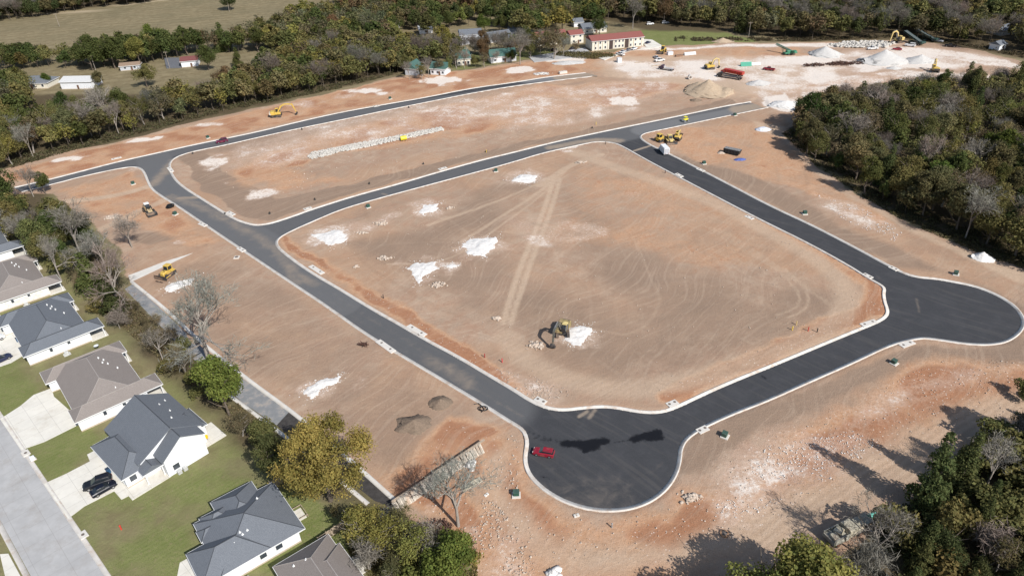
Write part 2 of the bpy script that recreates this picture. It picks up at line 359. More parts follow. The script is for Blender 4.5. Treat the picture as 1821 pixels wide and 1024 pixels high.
stroke('pale', [(985, 318), (965, 380), (935, 450), (910, 520), (895, 575)], 1.7, .75, 1.2); stroke('pale', [(996, 318), (978, 380), (950, 450), (926, 520), (908, 575)], 1.7, .7, 1.2); stroke('pale', [(990, 400), (940, 450), (915, 520), (900, 575)], 4, .35, 3)
stroke('pale', [(1000, 300), (975, 330), (900, 380), (820, 430)], 1.6, .6)
stroke('pale', [(1000, 300), (950, 330), (880, 360), (760, 400)], 1.6, .5)
stroke('pale', [(1010, 300), (960, 350), (880, 410), (790, 470), (690, 470)], 1.2, .5)
stroke('pale', [(1070, 275), (1020, 290), (960, 330)], 3, .6)
stroke('pale', [(1130, 430), (1160, 500), (1180, 540), (1130, 600), (1060, 585)], 1.2, .35)
stroke('pale', [(1380, 480), (1420, 515), (1425, 545), (1380, 560)], 1.0, .5); stroke('pale', [(1395, 478), (1435, 512), (1440, 548), (1400, 565)], 1.0, .5)
for q in range(4): stroke('pale', [(1250+q*14, 400+q*4), (1360+q*14, 470+q*5), (1480+q*4, 540+q*6)], .9, .4)
stroke('pale', [(100, 360), (200, 350), (270, 330)], 4, .7, 2); stroke('pale', [(150, 420), (230, 385), (300, 352)], 4, .6, 2)
stroke('dark', [(500, 550), (560, 600), (580, 650)], 1.2, .4)
region('chalk', [(1060, 105), (1140, 110), (1250, 105), (1350, 100), (1500, 95), (1560, 80), (1700, 88), (1800, 108), (1700, 125), (1560, 125), (1440, 160), (1420, 200), (1370, 190), (1320, 150), (1230, 140), (1120, 140)], .68, 6, .75, 14)
region('chalk', [(1400, 150), (1440, 140), (1600, 125), (1800, 132), (1790, 142), (1600, 140), (1430, 178)], .6, 3, .5)
region('chalk', [(1140, 82), (1200, 86), (1300, 78), (1500, 77), (1600, 72), (1600, 80), (1500, 84), (1300, 84), (1200, 90), (1130, 92)], .8, 2)
region('chalk', [(1690, 88), (1790, 108), (1821, 118), (1821, 125), (1700, 108), (1640, 95)], .7, 2, .3)
region('chalk', [(1360, 172), (1400, 165), (1425, 195), (1400, 200), (1380, 196), (1350, 185)], .95, 2)
region('chalk', [(1260, 900), (1290, 830), (1370, 790), (1480, 765), (1560, 770), (1500, 830), (1400, 880), (1330, 910), (1280, 935)], .62, 5, .7, 6)
region('chalk', [(1460, 760), (1560, 700), (1700, 660), (1821, 640), (1821, 665), (1700, 690), (1560, 760), (1500, 790)], .42, 4, .9, 6)
region('chalk', [(1450, 345), (1520, 360), (1600, 405), (1590, 430), (1500, 390), (1450, 370)], .5, 3, .8, 5)
region('chalk', [(870, 940), (920, 960), (940, 1020), (900, 1080), (850, 1080), (850, 1000)], .5, 3, .7, 6)
region('chalk', [(880, 650), (960, 670), (1020, 690), (1000, 715), (960, 712), (900, 680)], .42, 3, .9, 4)
region('chalk', [(900, 390), (960, 380), (1060, 400), (1080, 420), (1000, 428), (920, 425)], .3, 4, .8, 6)
region('chalk', [(700, 200), (780, 188), (900, 170), (1120, 150), (1150, 165), (1130, 200), (1020, 220), (900, 235), (880, 215), (960, 190), (780, 205)], .45, 5, .9, 8)
region('chalk', [(480, 300), (560, 280), (900, 215), (1100, 190), (1220, 165), (1190, 140), (1000, 150), (700, 185), (540, 225), (420, 260), (400, 300)], .42, 6, .9, 9, 77)
region('chalk', [(540, 425), (620, 395), (700, 385), (700, 395), (620, 430), (560, 440)], .4, 2, .9, 4)
for b in [(120, 283, 28, 7, .95), (245, 248, 32, 6, .95), (365, 222, 28, 5, .7), (180, 262, 22, 4, .5), (660, 162, 42, 7, .9), (620, 172, 30, 6, .5), (785, 143, 36, 6, .9), (925, 125, 30, 4, .9), (1010, 106, 30, 6, .9), (540, 185, 26, 5, .5),
          (385, 288, 26, 10, .72), (470, 346, 28, 10, .72), (932, 319, 34, 14, .5), (760, 371, 26, 12, .5), (592, 420, 44, 16, .6), (640, 410, 20, 6, .5), (690, 385, 20, 5, .5), (852, 440, 48, 22, .5), (752, 480, 42, 20, .5), (800, 470, 22, 7, .6), (1028, 596, 34, 18, .5), (570, 688, 38, 18, .5), (320, 508, 26, 12, .5), (1015, 262, 30, 7, .8), (830, 205, 28, 8, .5), (940, 190, 26, 10, .6), (1085, 165, 30, 8, .6), (1105, 182, 30, 10, .8), (700, 205, 34, 6, .4), (400, 325, 14, 5, .5),
          (1046, 410, 36, 8, .45), (960, 425, 24, 10, .6), (1330, 933, 30, 7, .5), (880, 955, 22, 14, .4), (1118, 345, 10, 4, .2), (200, 385, 20, 7, .6), (240, 300, 14, 6, .5), (320, 430, 14, 5, .5), (760, 905, 14, 10, .4), (840, 960, 20, 30, .5), (230, 490, 12, 6, .3), (640, 680, 30, 16, .25)]:
    blob('chalk', *b)
# outside the site: lawns, fields, woodland floor
lawn = P([(-900, 500), (-300, 400), (0, 380), (90, 340), (205, 440), (235, 510), (345, 610), (515, 740), (690, 897), (850, 1020), (850, 1300), (-900, 1300)])
s_l = sdpoly(wx, wy, lawn); CH['green'] = np.maximum(CH['green'], (1-sstep(-2, 2, s_l))*(.15+.55*fbm(Xf, Yf, 9, 21)))
region('green', [(-60, 560), (60, 640), (180, 760), (330, 790), (480, 870), (640, 990), (500, 1100), (100, 1100), (-60, 760)], .7, 5, .85, 7)
region('green', [(470, 870), (560, 880), (640, 960), (560, 1030), (420, 1010)], 1.1, 3, .2)
region('green', [(270, 950), (340, 930), (360, 980), (300, 1030)], 1.0, 4, .2)
region('green', [(1140, 82), (1135, 55), (1210, 47), (1290, 58), (1345, 74), (1250, 80)], 1.2, 3, .25)
region('green', [(790, 95), (940, 90), (1000, 84), (990, 98), (800, 128)], .6, 4, .4)
region('litter', [(150, 400), (230, 510), (345, 610), (515, 740), (690, 897), (850, 1020), (780, 1020), (640, 930), (480, 850), (380, 760), (260, 640), (190, 560), (130, 470)], .75, 4, .6, 6)
region('litter', [(0, 380), (0, 170), (330, 165), (700, 70), (720, 130), (455, 192), (200, 255), (90, 345), (130, 450), (60, 470)], .9, 6, .3)
region('litter', [(1385, 240), (1440, 170), (1600, 145), (1821, 140), (2400, 160), (2400, 800), (2100, 600), (1821, 470), (1600, 385)], 1.0, 3)
region('litter', [(1821, 730), (1700, 790), (1560, 920), (1440, 1060), (2100, 1300), (2200, 800)], 1.0, 3)
region('litter', [(1150, 55), (1330, 60), (1420, 76), (1600, 71), (1821, 105), (2600, 110), (2600, -120), (600, -120), (640, 40), (700, 20), (1000, 20)], .9, 6)
region('litter', [(-200, 38), (150, 16), (270, 4), (300, -120), (-300, -120)], 1.0, 8)
stroke('track', [(-20, 47), (100, 30), (200, 13), (330, -4)], 6, .9, 3)
H = np.zeros_like(Xf)
rs = np.full(Xf.shape, 50.0); k = (Xf > -240) & (Xf < 200) & (Yf > 70) & (Yf < 420); rs[k] = road_sd(Xf[k], Yf[k])
H += np.where(rs < 1.2, -.42*(1-sstep(.35, 1.15, rs)), 0)
relief = sstep(1.5, 7, rs)*dirt*sstep(0, 6, -s_site)*sstep(1, 5, sdpoly(Xf, Yf, P([(343, 450), (232, 502), (228, 490), (290, 466)])))
H += relief*((fbm(Xf, Yf, 16, 31)-.5)*.7+(fbm(Xf, Yf, 3.5, 33, 3)-.5)*.22)
far = sstep(250, 900, Yf)*(1-dirt); H += far*(fbm(Xf, Yf, 140, 41)-.5)*5
gA = np.c_[CH['orange'], CH['chalk'], CH['dark']]; gB = np.c_[np.clip(CH['green'], 0, 1.2), CH['litter'], dirt]; gC = np.c_[CH['pale'], CH['stripe'], CH['track']]
def ground_z(x, y):
    j = min(max(np.searchsorted(xs, x), 1), len(xs)-1); i = min(max(np.searchsorted(ys, y), 1), len(ys)-1)
    Hh = H.reshape(sh); tx = (x-xs[j-1])/(xs[j]-xs[j-1]); ty = (y-ys[i-1])/(ys[i]-ys[i-1])
    return float((Hh[i-1, j-1]*(1-tx)+Hh[i-1, j]*tx)*(1-ty)+(Hh[i, j-1]*(1-tx)+Hh[i, j]*tx)*ty)
def GZ(px, py):
    g = G(px, py); return (g[0], g[1], ground_z(*g))

def ground_material():
    m, n, b = newmat('ground_soil'); pos = geopos(n)
    def attr(a):
        x = node(n, 'ShaderNodeAttribute', attribute_name=a); s = node(n, 'ShaderNodeSeparateColor'); n.links.new(x.outputs['Color'], s.inputs[0]); return s.outputs
    A, B, C = attr('soil_a'), attr('soil_b'), attr('soil_c')
    n1 = noise(n, .035, 6, .62, pos); n2 = noise(n, .22, 7, .68, pos, .6); n3 = noise(n, 1.1, 6, .7, pos); n4 = noise(n, 5.5, 3, .65, pos)
    def th(w, nz, k=.85, soft=.22):      # broken-edge mask
        s = math_(n, 'ADD', w, math_(n, 'MULTIPLY', math_(n, 'SUBTRACT', nz, .5), k)); return s, soft
    base = mix(n, ramp(n, n1, .35, .65), (.375, .264, .188), (.452, .335, .247))
    base = mix(n, ramp(n, n2, .35, .7), base, (.385, .245, .168))
    base = mix(n, math_(n, 'MULTIPLY', ramp(n, noise(n, .018, 4, .6, pos, 1.0), .46, .62), .45), base, (.44, .27, .165)); base = mix(n, math_(n, 'MULTIPLY', ramp(n, noise(n, .028, 5, .65, pos, 1.5), .52, .66), .4), base, (.29, .195, .14))
    # directional scrape marks
    sc1 = noise(n, 1.0, 5, .6, dirvec(n, pos, 38, .07, .9, 7), .2)
    sc2 = noise(n, 1.0, 4, .6, dirvec(n, pos, -48, .04, 1.0, 9), .3)
    dk, _ = th(A[2], n2, .5); base = mix(n, ramp(n, dk, .12, .75), base, mix(n, n2, (.262, .188, .138), (.315, .222, .16)))
    orr, _ = th(A[0], n2, .75); ocol = mix(n, ramp(n, n3, .3, .7), (.455, .252, .142), (.55, .345, .22)); ocol = mix(n, ramp(n, n2, .55, .75), ocol, (.40, .19, .10)); ocol = mix(n, math_(n, 'MULTIPLY', ramp(n, math_(n, 'ADD', A[0], math_(n, 'MULTIPLY', math_(n, 'SUBTRACT', n3, .5), .5)), .72, .98), .85), ocol, mix(n, n3, (.27, .11, .058), (.43, .22, .125)))
    base = mix(n, ramp(n, orr, .15, .85), base, ocol)
    pl, _ = th(C[0], n2, .35); base = mix(n, math_(n, 'MULTIPLY', ramp(n, pl, .1, .8), .85), base, mix(n, n3, (.475, .345, .24), (.56, .43, .32)))
    base = mix(n, math_(n, 'MULTIPLY', math_(n, 'MULTIPLY', ramp(n, sc1, .42, .62), ramp(n, n1, .4, .6)), .2), base, (.29, .19, .13))
    base = mix(n, math_(n, 'MULTIPLY', ramp(n, sc2, .52, .62), .16), base, (.58, .45, .34))
    wv = node(n, 'ShaderNodeTexWave', bands_direction='Y'); n.links.new(dirvec(n, pos, -32, .3, 1.0, 1.5), wv.inputs[0]); wv.inputs['Scale'].default_value = .22; wv.inputs['Distortion'].default_value = 2.5; wv.inputs['Detail'].default_value = 3
    base = mix(n, math_(n, 'MULTIPLY', math_(n, 'MULTIPLY', wv.outputs['Fac'], C[1]), .38), base, (.30, .2, .13))
    for k_, (loc_, sc_, dis, th_, amt_) in enumerate([((60, -120, 0), .05, 9.0, .93, .09), ((-35, -190, 0), .035, 12.0, .93, .10), ((20, -60, 0), .04, 14.0, .94, .08)]):
        mq = node(n, 'ShaderNodeMapping'); n.links.new(pos, mq.inputs[0]); mq.inputs['Location'].default_value = loc_; mq.inputs['Scale'].default_value = (1, .8, 0)
        wr = node(n, 'ShaderNodeTexWave', wave_type='RINGS', rings_direction='Z'); n.links.new(mq.outputs[0], wr.inputs[0]); wr.inputs['Scale'].default_value = sc_; wr.inputs['Distortion'].default_value = dis; wr.inputs['Detail'].default_value = 1.5; wr.inputs['Detail Scale'].default_value = .12
        msk = ramp(n, noise(n, .045, 3, .5, mq.outputs[0]), .47, .6); base = mix(n, math_(n, 'MULTIPLY', math_(n, 'MULTIPLY', ramp(n, wr.outputs['Fac'], th_, .99), msk), amt_), base, (.52, .40, .30) if k_ != 1 else (.20, .135, .09))
    ck = math_(n, 'ADD', A[1], math_(n, 'ADD', math_(n, 'MULTIPLY', math_(n, 'SUBTRACT', n2, .5), .7), math_(n, 'MULTIPLY', math_(n, 'SUBTRACT', n3, .5), .9)))
    base = mix(n, math_(n, 'MULTIPLY', ramp(n, math_(n, 'ADD', ck, math_(n, 'MULTIPLY', math_(n, 'SUBTRACT', n4, .5), .5)), .08, .6), .45), base, (.60, .455, .36)); base = mix(n, ramp(n, ck, .46, .82), base, mix(n, n3, (.66, .55, .46), (.80, .75, .69)))
    # pebbles and crumbs
    vo = node(n, 'ShaderNodeTexVoronoi'); vo.inputs['Scale'].default_value = 1.1; n.links.new(pos, vo.inputs['Vector'])
    peb = math_(n, 'LESS_THAN', vo.outputs['Distance'], .14); pm = ramp(n, math_(n, 'ADD', A[1], math_(n, 'ADD', math_(n, 'MULTIPLY', A[0], .35), math_(n, 'MULTIPLY', n2, .5))), .35, .75)
    base = mix(n, math_(n, 'MULTIPLY', math_(n, 'MULTIPLY', peb, pm), .75), base, (.74, .66, .58))
    base = mix(n, math_(n, 'MULTIPLY', ramp(n, n4, .56, .70), .5), base, (.21, .14, .095))
    base = mix(n, math_(n, 'MULTIPLY', ramp(n, n4, .36, .3), .22), base, (.62, .5, .4))
    # vegetation side
    dry = mix(n, ramp(n, n2, .35, .65), (.205, .165, .095), (.285, .235, .14)); dry = mix(n, math_(n, 'MULTIPLY', ramp(n, n1, .4, .65), .5), dry, (.165, .145, .085))
    wv2 = node(n, 'ShaderNodeTexWave'); mp3 = node(n, 'ShaderNodeMapping'); n.links.new(pos, mp3.inputs[0]); mp3.inputs['Rotation'].default_value = (0, 0, R(70)); n.links.new(mp3.outputs[0], wv2.inputs[0]); wv2.inputs['Scale'].default_value = .035; wv2.inputs['Distortion'].default_value = 3
    dry = mix(n, math_(n, 'MULTIPLY', wv2.outputs['Fac'], .25), dry, (.14, .105, .06))
    gr, _ = th(B[0], n2, .7); gcol = mix(n, ramp(n, n2, .3, .7), (.155, .18, .055), (.225, .23, .09)); gcol = mix(n, ramp(n, n4, .45, .7), gcol, (.10, .13, .038))
    wm_ = node(n, 'ShaderNodeTexWave'); mm_ = node(n, 'ShaderNodeMapping'); n.links.new(pos, mm_.inputs[0]); mm_.inputs['Rotation'].default_value = (0, 0, R(45)); n.links.new(mm_.outputs[0], wm_.inputs[0]); wm_.inputs['Scale'].default_value = .35; wm_.inputs['Distortion'].default_value = 1.2
    gcol = mix(n, math_(n, 'MULTIPLY', wm_.outputs['Fac'], .3), gcol, (.22, .225, .10)); gcol = mix(n, math_(n, 'MULTIPLY', ramp(n, n3, .5, .72), .55), gcol, (.25, .22, .12))
    veg = mix(n, ramp(n, gr, .15, .8), dry, gcol)
    lt, _ = th(B[1], n2, .6); veg = mix(n, ramp(n, lt, .2, .9), veg, mix(n, n3, (.07, .055, .032), (.13, .10, .06)))
    veg = mix(n, C[2], veg, (.42, .34, .23))
    veg = mix(n, math_(n, 'MULTIPLY', ramp(n, n3, .55, .7), .4), veg, (.23, .18, .10))
    edge = ramp(n, math_(n, 'ADD', B[2], math_(n, 'MULTIPLY', math_(n, 'SUBTRACT', n3, .5), .8)), .3, .7)
    n.links.new(mix(n, edge, veg, base), b.inputs['Base Color'])
    b.inputs['Roughness'].default_value = .95; b.inputs['Specular IOR Level'].default_value = .1
    hh = math_(n, 'ADD', math_(n, 'MULTIPLY', n3, .6), math_(n, 'ADD', math_(n, 'MULTIPLY', n4, .25), math_(n, 'MULTIPLY', sc1, .22)))
    bump(n, b, hh, .75, .35)
    return m
ii = np.arange((sh[0]-1)*(sh[1]-1)); r_, c_ = ii//(sh[1]-1), ii % (sh[1]-1); q0 = r_*sh[1]+c_
g = npmesh('ground', np.c_[Xf, Yf, H], np.c_[q0, q0+1, q0+sh[1]+1, q0+sh[1]], ground_material(), attrs={'soil_a': gA, 'soil_b': gB, 'soil_c': gC}, smooth=True)
tag(g, kind='structure')

# ------------------------------------------------------------------ asphalt roads
def asphalt_material():
    m, n, b = newmat('asphalt'); pos = geopos(n)
    x = node(n, 'ShaderNodeAttribute', attribute_name='wear'); s = node(n, 'ShaderNodeSeparateColor'); n.links.new(x.outputs['Color'], s.inputs[0])
    dust, wet, old = s.outputs
    n1 = noise(n, .25, 6, .65, pos, .5); n2 = noise(n, 6, 4, .7, pos); n3 = noise(n, 1.3, 5, .7, pos)
    base = mix(n, n2, (.028, .029, .033), (.072, .073, .078)); base = mix(n, ramp(n, n1, .4, .7), base, mix(n, n3, (.045, .046, .051), (.075, .075, .08)))
    base = mix(n, old, base, mix(n, n2, (.15, .152, .158), (.21, .208, .205)))
    st = noise(n, 1.0, 5, .6, dirvec(n, pos, 45, .05, .9, 3), .3)
    base = mix(n, math_(n, 'MULTIPLY', ramp(n, st, .5, .66), .16), base, (.15, .135, .12))
    d = ramp(n, math_(n, 'ADD', dust, math_(n, 'MULTIPLY', math_(n, 'SUBTRACT', n1, .5), .7)), .15, .85)
    base = mix(n, d, base, mix(n, n3, (.26, .21, .165), (.36, .285, .215)))
    base = mix(n, ramp(n, math_(n, 'ADD', wet, math_(n, 'MULTIPLY', math_(n, 'SUBTRACT', n3, .5), 1.0)), .3, .75), base, (.009, .009, .011))
    n.links.new(base, b.inputs['Base Color']); b.inputs['Specular IOR Level'].default_value = .25; n.links.new(math_(n, 'SUBTRACT', .86, math_(n, 'MULTIPLY', wet, .35)), b.inputs['Roughness'])
    bump(n, b, n2, .3, .05); return m
ASP = asphalt_material()
cs = .5
gx = np.arange(-215, 165, cs); gy = np.arange(72, 410, cs); AX, AY = np.meshgrid(gx, gy)
inside = np.zeros(AX.shape, bool); sdr = road_sd(AX.ravel(), AY.ravel()).reshape(AX.shape)
cellin = np.maximum(np.maximum(sdr[:-1, :-1], sdr[1:, :-1]), np.maximum(sdr[:-1, 1:], sdr[1:, 1:])) < .48
# only the two real carriageways reach the gravel: cut the artificial strip between the road ends
cut = P([(1062, 128), (1062, 160), (1250, 160), (1345, 186), (1372, 200), (1400, 150), (1250, 120)])
cutm = sdpoly(AX.ravel(), AY.ravel(), cut).reshape(AX.shape)[:-1, :-1] < 0
cellin &= ~cutm
rr, cc = np.nonzero(cellin); nx = len(gx)
quad = np.c_[rr*nx+cc, rr*nx+cc+1, (rr+1)*nx+cc+1, (rr+1)*nx+cc]
used, inv = np.unique(quad, return_inverse=True)
av = np.c_[AX.ravel()[used], AY.ravel()[used], np.full(len(used), -.08)]
ax_, ay_ = av[:, 0], av[:, 1]
wear = np.zeros((len(av), 3))
def wst(c, pts, width, amt, f=2):
    l = smoothline(P(pts), step=2); dd = sdpoly(ax_, ay_, l, False); wear[:, c] = np.maximum(wear[:, c], amt*(1-sstep(width/2-f/2, width/2+f/2, dd)))
wst(2, [(40, 330), (300, 270), (620, 205), (1060, 135)], 12, .5, 1); wst(2, [(270, 275), (300, 350), (470, 430), (600, 540)], 14, .6, 3); wst(2, [(600, 540), (760, 640), (900, 725)], 12, .42, 4); wst(0, [(470, 420), (600, 530), (760, 630), (900, 722)], 1.4, .22, 1.4); wst(0, [(440, 425), (580, 530), (740, 638), (880, 728)], 1.4, .2, 1.4)
wst(2, [(470, 410), (700, 345), (1000, 260), (1350, 190)], 14, .45, 3)
wst(2, [(940, 140), (1062, 130)], 14, 1, 3); wst(2, [(1150, 232), (1370, 190)], 14, .9, 4)
wst(0, [(268, 330), (290, 310), (310, 285)], 5, .6, 5); wst(0, [(300, 350), (350, 362), (420, 400), (500, 445), (530, 500)], 5, .46, 5); wst(0, [(305, 345), (370, 375), (430, 410)], 1.0, .5, 1); wst(0, [(318, 352), (360, 350)], 2.5, .7)
wst(0, [(500, 460), (530, 490), (560, 505)], 3.5, .5, 3); wst(0, [(760, 640), (800, 655), (830, 680)], 5, .42, 5); wst(0, [(760, 640), (860, 700), (930, 740)], 1.0, .3, 1); wst(0, [(600, 535), (700, 590), (800, 650)], 2, .22, 2); wst(0, [(980, 830), (1050, 860), (1150, 850), (1190, 810)], 1, .22, 1); wst(0, [(1480, 610), (1560, 570), (1590, 530), (1560, 490)], 2, .2, 2); wst(0, [(980, 262), (1060, 248), (1100, 250)], 5, .7, 4)
wst(0, [(1128, 268), (1160, 258)], 1.4, .8, 1); wst(0, [(470, 430), (520, 500), (620, 580)], 2, .25); wst(0, [(1030, 740), (1045, 730)], 1, .7, 1); wst(0, [(1048, 742), (1058, 728)], 1, .6, 1)
wst(0, [(720, 345), (760, 340)], 1.2, .6, 1); wst(0, [(700, 350), (680, 344)], 1.2, .5, 1); wst(0, [(1000, 138), (1062, 133)], 10, .8, 4); wst(0, [(1320, 195), (1372, 188)], 12, .8, 5)
wst(0, [(1630, 530), (1635, 555)], .8, .4, 1); wst(0, [(990, 880), (1100, 880)], 10, .25, 8)
wst(1, [(1004, 788), (1030, 790), (1076, 783)], 2.0, .95, 2.0); wst(1, [(1030, 789), (1056, 793)], 2.6, .9, 2.2); wst(1, [(1128, 780), (1150, 773), (1170, 768)], 2.0, .95, 2); wst(1, [(1150, 777), (1172, 776)], 2.2, .9, 2); wst(1, [(1060, 790), (1120, 782)], .7, .55, .6); wst(1, [(1040, 800), (1050, 796)], 1.6, .9, 1)
for s_ in (0, 9, 22): wst(1, [(870, 728+s_*.6), (930, 765+s_*.5), (1010, 786+s_*.2)], .45, .5, .4)
wst(1, [(930, 778), (1000, 784)], .5, .5, .4); wst(1, [(962, 846), (975, 850)], .8, .6, .8); wst(1, [(1355, 668), (1362, 672)], 1, .6, 1)
a = npmesh('road', av, inv.reshape(-1, 4), ASP, attrs={'wear': wear}); tag(a, kind='structure')
# kerb and gutter swept along every asphalt edge; side +1 = soil lies left of travel
def kerb_strip(line, side, closed=False, name='kerb'):
    p = line; n = len(p)
    t = np.roll(p, -1, 0)-np.roll(p, 1, 0)
    if not closed: t[0] = p[1]-p[0]; t[-1] = p[-1]-p[-2]
    t /= np.hypot(*t.T)[:, None]; nr = np.c_[-t[:, 1], t[:, 0]]*side
    prof = [(0, -.3), (0, -.055), (.50, -.035), (.58, .075), (.80, .085), (.83, -.3)]
    V = np.concatenate([np.c_[p+nr*o, np.full(n, z)] for o, z in prof]); fs = []
    for j in range(len(prof)-1):
        i = np.arange(n if closed else n-1); i2 = (i+1) % n
        q = np.c_[j*n+i, j*n+i2, (j+1)*n+i2, (j+1)*n+i]
        fs.append(q if side < 0 else q[:, ::-1])
    return V, np.concatenate(fs)
parts = [kerb_strip(W_N, 1), kerb_strip(OUT, -1), kerb_strip(ISL1, 1), kerb_strip(ISL2, 1, True)]
def area(p): return .5*np.sum(p[:, 0]*np.roll(p[:, 1], -1)-np.roll(p[:, 0], -1)*p[:, 1])
# orientation checks: soil is inside the islands and north of W_N
parts = [kerb_strip(W_N, 1), kerb_strip(OUT, -1), kerb_strip(ISL1, 1 if area(ISL1) > 0 else -1), kerb_strip(ISL2, 1 if area(ISL2) > 0 else -1, True)]
KM = mat('kerb_concrete', (.60, .565, .52), .9, .1, .5, bmp=.1, dirt=(.44, .32, .23, .6), dirtscale=.45)
o_ = 0; VV = []; FF = []
for v_, f_ in parts: VV.append(v_); FF.append(f_+o_); o_ += len(v_)
k_ = npmesh('kerb', np.concatenate(VV), np.concatenate(FF), KM); tag(k_, kind='structure')

# neighbouring street, driveways, path (slabs)
def slab(name, pts, z0, z1, m, kind='structure', label=None, cat=None, smooth_=False):
    p = P(pts); p = smoothline(p, True) if smooth_ else p
    if area(p) < 0: p = p[::-1]
    o = MB().prism_z([tuple(q) for q in p], z0, z1).build(name, m)
    return tag(o, label, cat, kind=kind)
STREET = mat('street_concrete', (.42, .415, .41), .9, .08, .3, bmp=.1, dirt=(.3, .27, .24, .4), dirtscale=.25)
def joints(m, ang, gap):
    n = m.node_tree; b = n.nodes['Principled BSDF']; src = b.inputs['Base Color'].links[0].from_socket
    r_ = node(n, 'ShaderNodeMapping'); n.links.new(geopos(n), r_.inputs[0]); r_.inputs['Rotation'].default_value = (0, 0, R(ang)); sp = node(n, 'ShaderNodeSeparateXYZ'); n.links.new(r_.outputs[0], sp.inputs[0])
    f = None
    for ax in (0, 1):
        q = math_(n, 'LESS_THAN', math_(n, 'PINGPONG', sp.outputs[ax], gap/2), .035); f = q if f is None else math_(n, 'MAXIMUM', f, q)
    n.links.new(mix(n, math_(n, 'MULTIPLY', f, .35), src, (.2, .18, .16)), b.inputs['Base Color'])
joints(DRIVE, -45, 3.2); joints(STREET, -45, 4.4)
slab('street', [(-60, 650), (0, 745), (75, 858), (190, 1030), (240, 1110), (60, 1110), (55, 1024), (20, 960), (-10, 905), (-60, 830)], -.3, .03, STREET)
for L_ in ([(-60, 655), (2, 748), (77, 862), (190, 1030), (240, 1110)], [(-60, 830), (-10, 905), (22, 965), (57, 1030), (100, 1110)]):
    l_ = smoothline(P(L_), step=3, it=1); v_, f_ = kerb_strip(l_, 1 if L_[0][1] < 700 else -1)
    v_[:, 2] = v_[:, 2]*.5+.05; kk = npmesh('street_kerb', v_, f_, KM); tag(kk, kind='structure')
for pts in ([(0, 745), (36, 722), (60, 702), (92, 690), (96, 705), (130, 735), (140, 755), (80, 785), (38, 800)],
            [(78, 860), (118, 842), (160, 820), (155, 808), (170, 800), (200, 830), (245, 820), (300, 845), (216, 888), (203, 873), (150, 900), (121, 922)],
            [(-60, 640), (-60, 560), (0, 560), (20, 578), (38, 612), (45, 630), (20, 645), (0, 652)],
            [(320, 1000), (338, 990), (380, 1060), (340, 1090), (300, 1100)], [(0, 985), (15, 984), (40, 1030), (60, 1070), (20, 1070)]):
    slab('driveway', pts, -.2, .055, DRIVE)
slab('walkway', [(352, 780), (370, 772), (380, 788), (362, 798)], -.2, .05, DRIVE)
# drainage channel and its kerb wall
CHAN = mat('channel_lining', (.235, .24, .245), .9, .12, .6, dirt=(.45, .36, .28, .5))
CHAND = mat('fresh_channel_asphalt', (.055, .05, .047), .9, .25, 1.2)
slab('drainage_path', [(236, 505), (282, 545), (345, 606), (400, 652), (460, 692), (516, 730), (492, 756), (432, 716), (326, 622), (222, 514)], -.2, .02, CHAN)
slab('drainage_path', [(516, 730), (602, 801), (700, 891), (692, 900), (666, 890), (582, 824), (492, 756)], -.2, .024, CHAND)
cw = smoothline(P([(232, 503), (300, 558), (345, 603), (440, 679), (515, 733), (600, 803), (700, 893)]), step=3)
v_, f_ = kerb_strip(cw, 1); v_[:, 2] = np.where(v_[:, 2] > -.2, .28, -.3)
t_ = npmesh('low_wall', v_, f_, CONC_W); tag(t_, 'long thin white concrete wall running beside the drainage path', 'wall')
cw = smoothline(P([(400, 693), (490, 759), (580, 828), (658, 894)]), step=3)
v_, f_ = kerb_strip(cw, -1); v_[:, 2] = np.where(v_[:, 2] > -.2, .1, -.3)
t_ = npmesh('edging', v_, f_, CONC_W); tag(t_, 'pale concrete edging strip on house side of dark drainage path', 'edging')
slab('apron', [(343, 450), (232, 502), (228, 490), (290, 466)], -.2, .035, CONC_W, kind=None, label='pale concrete wedge shaped apron lying on brown soil near yellow dozer', cat='concrete apron')

# ------------------------------------------------------------------ vegetation
def leaf_material(name, rough=.75, trans=.35):
    m, n, b = newmat(name); n.nodes.remove(b)
    out = n.nodes['Material Output']
    at = node(n, 'ShaderNodeAttribute', attribute_name='tint'); oi = node(n, 'ShaderNodeObjectInfo')
    c = mix(n, 1.0, oi.outputs['Color'], at.outputs['Color'], 'MULTIPLY')
    d = node(n, 'ShaderNodeBsdfDiffuse'); t = node(n, 'ShaderNodeBsdfTranslucent'); mx = node(n, 'ShaderNodeMixShader'); mx.inputs[0].default_value = trans
    n.links.new(c, d.inputs[0]); n.links.new(mix(n, .5, c, (.5, .6, .1), 'MULTIPLY') if False else c, t.inputs[0])
    n.links.new(d.outputs[0], mx.inputs[1]); n.links.new(t.outputs[0], mx.inputs[2]); n.links.new(mx.outputs[0], out.inputs[0])
    return m
LEAF = leaf_material('foliage'); TWIG = leaf_material('twigs', trans=0.0)
def quads_from(pts, nrm, size, aspect=1.0, r=rng, along=None):
    n = len(pts)
    a = r.normal(size=(n, 3)) if along is None else along
    a -= nrm*np.sum(a*nrm, 1)[:, None]; a /= np.linalg.norm(a, axis=1)[:, None]+1e-9
    b = np.cross(nrm, a); s = size*(.6+.8*r.random(n))[:, None] if np.isscalar(size) else size[:, None]
    V = np.stack([pts-a*s, pts-b*s*aspect, pts+a*s, pts+b*s*aspect], 1).reshape(-1, 3)
    return V, np.arange(4*n).reshape(-1, 4)
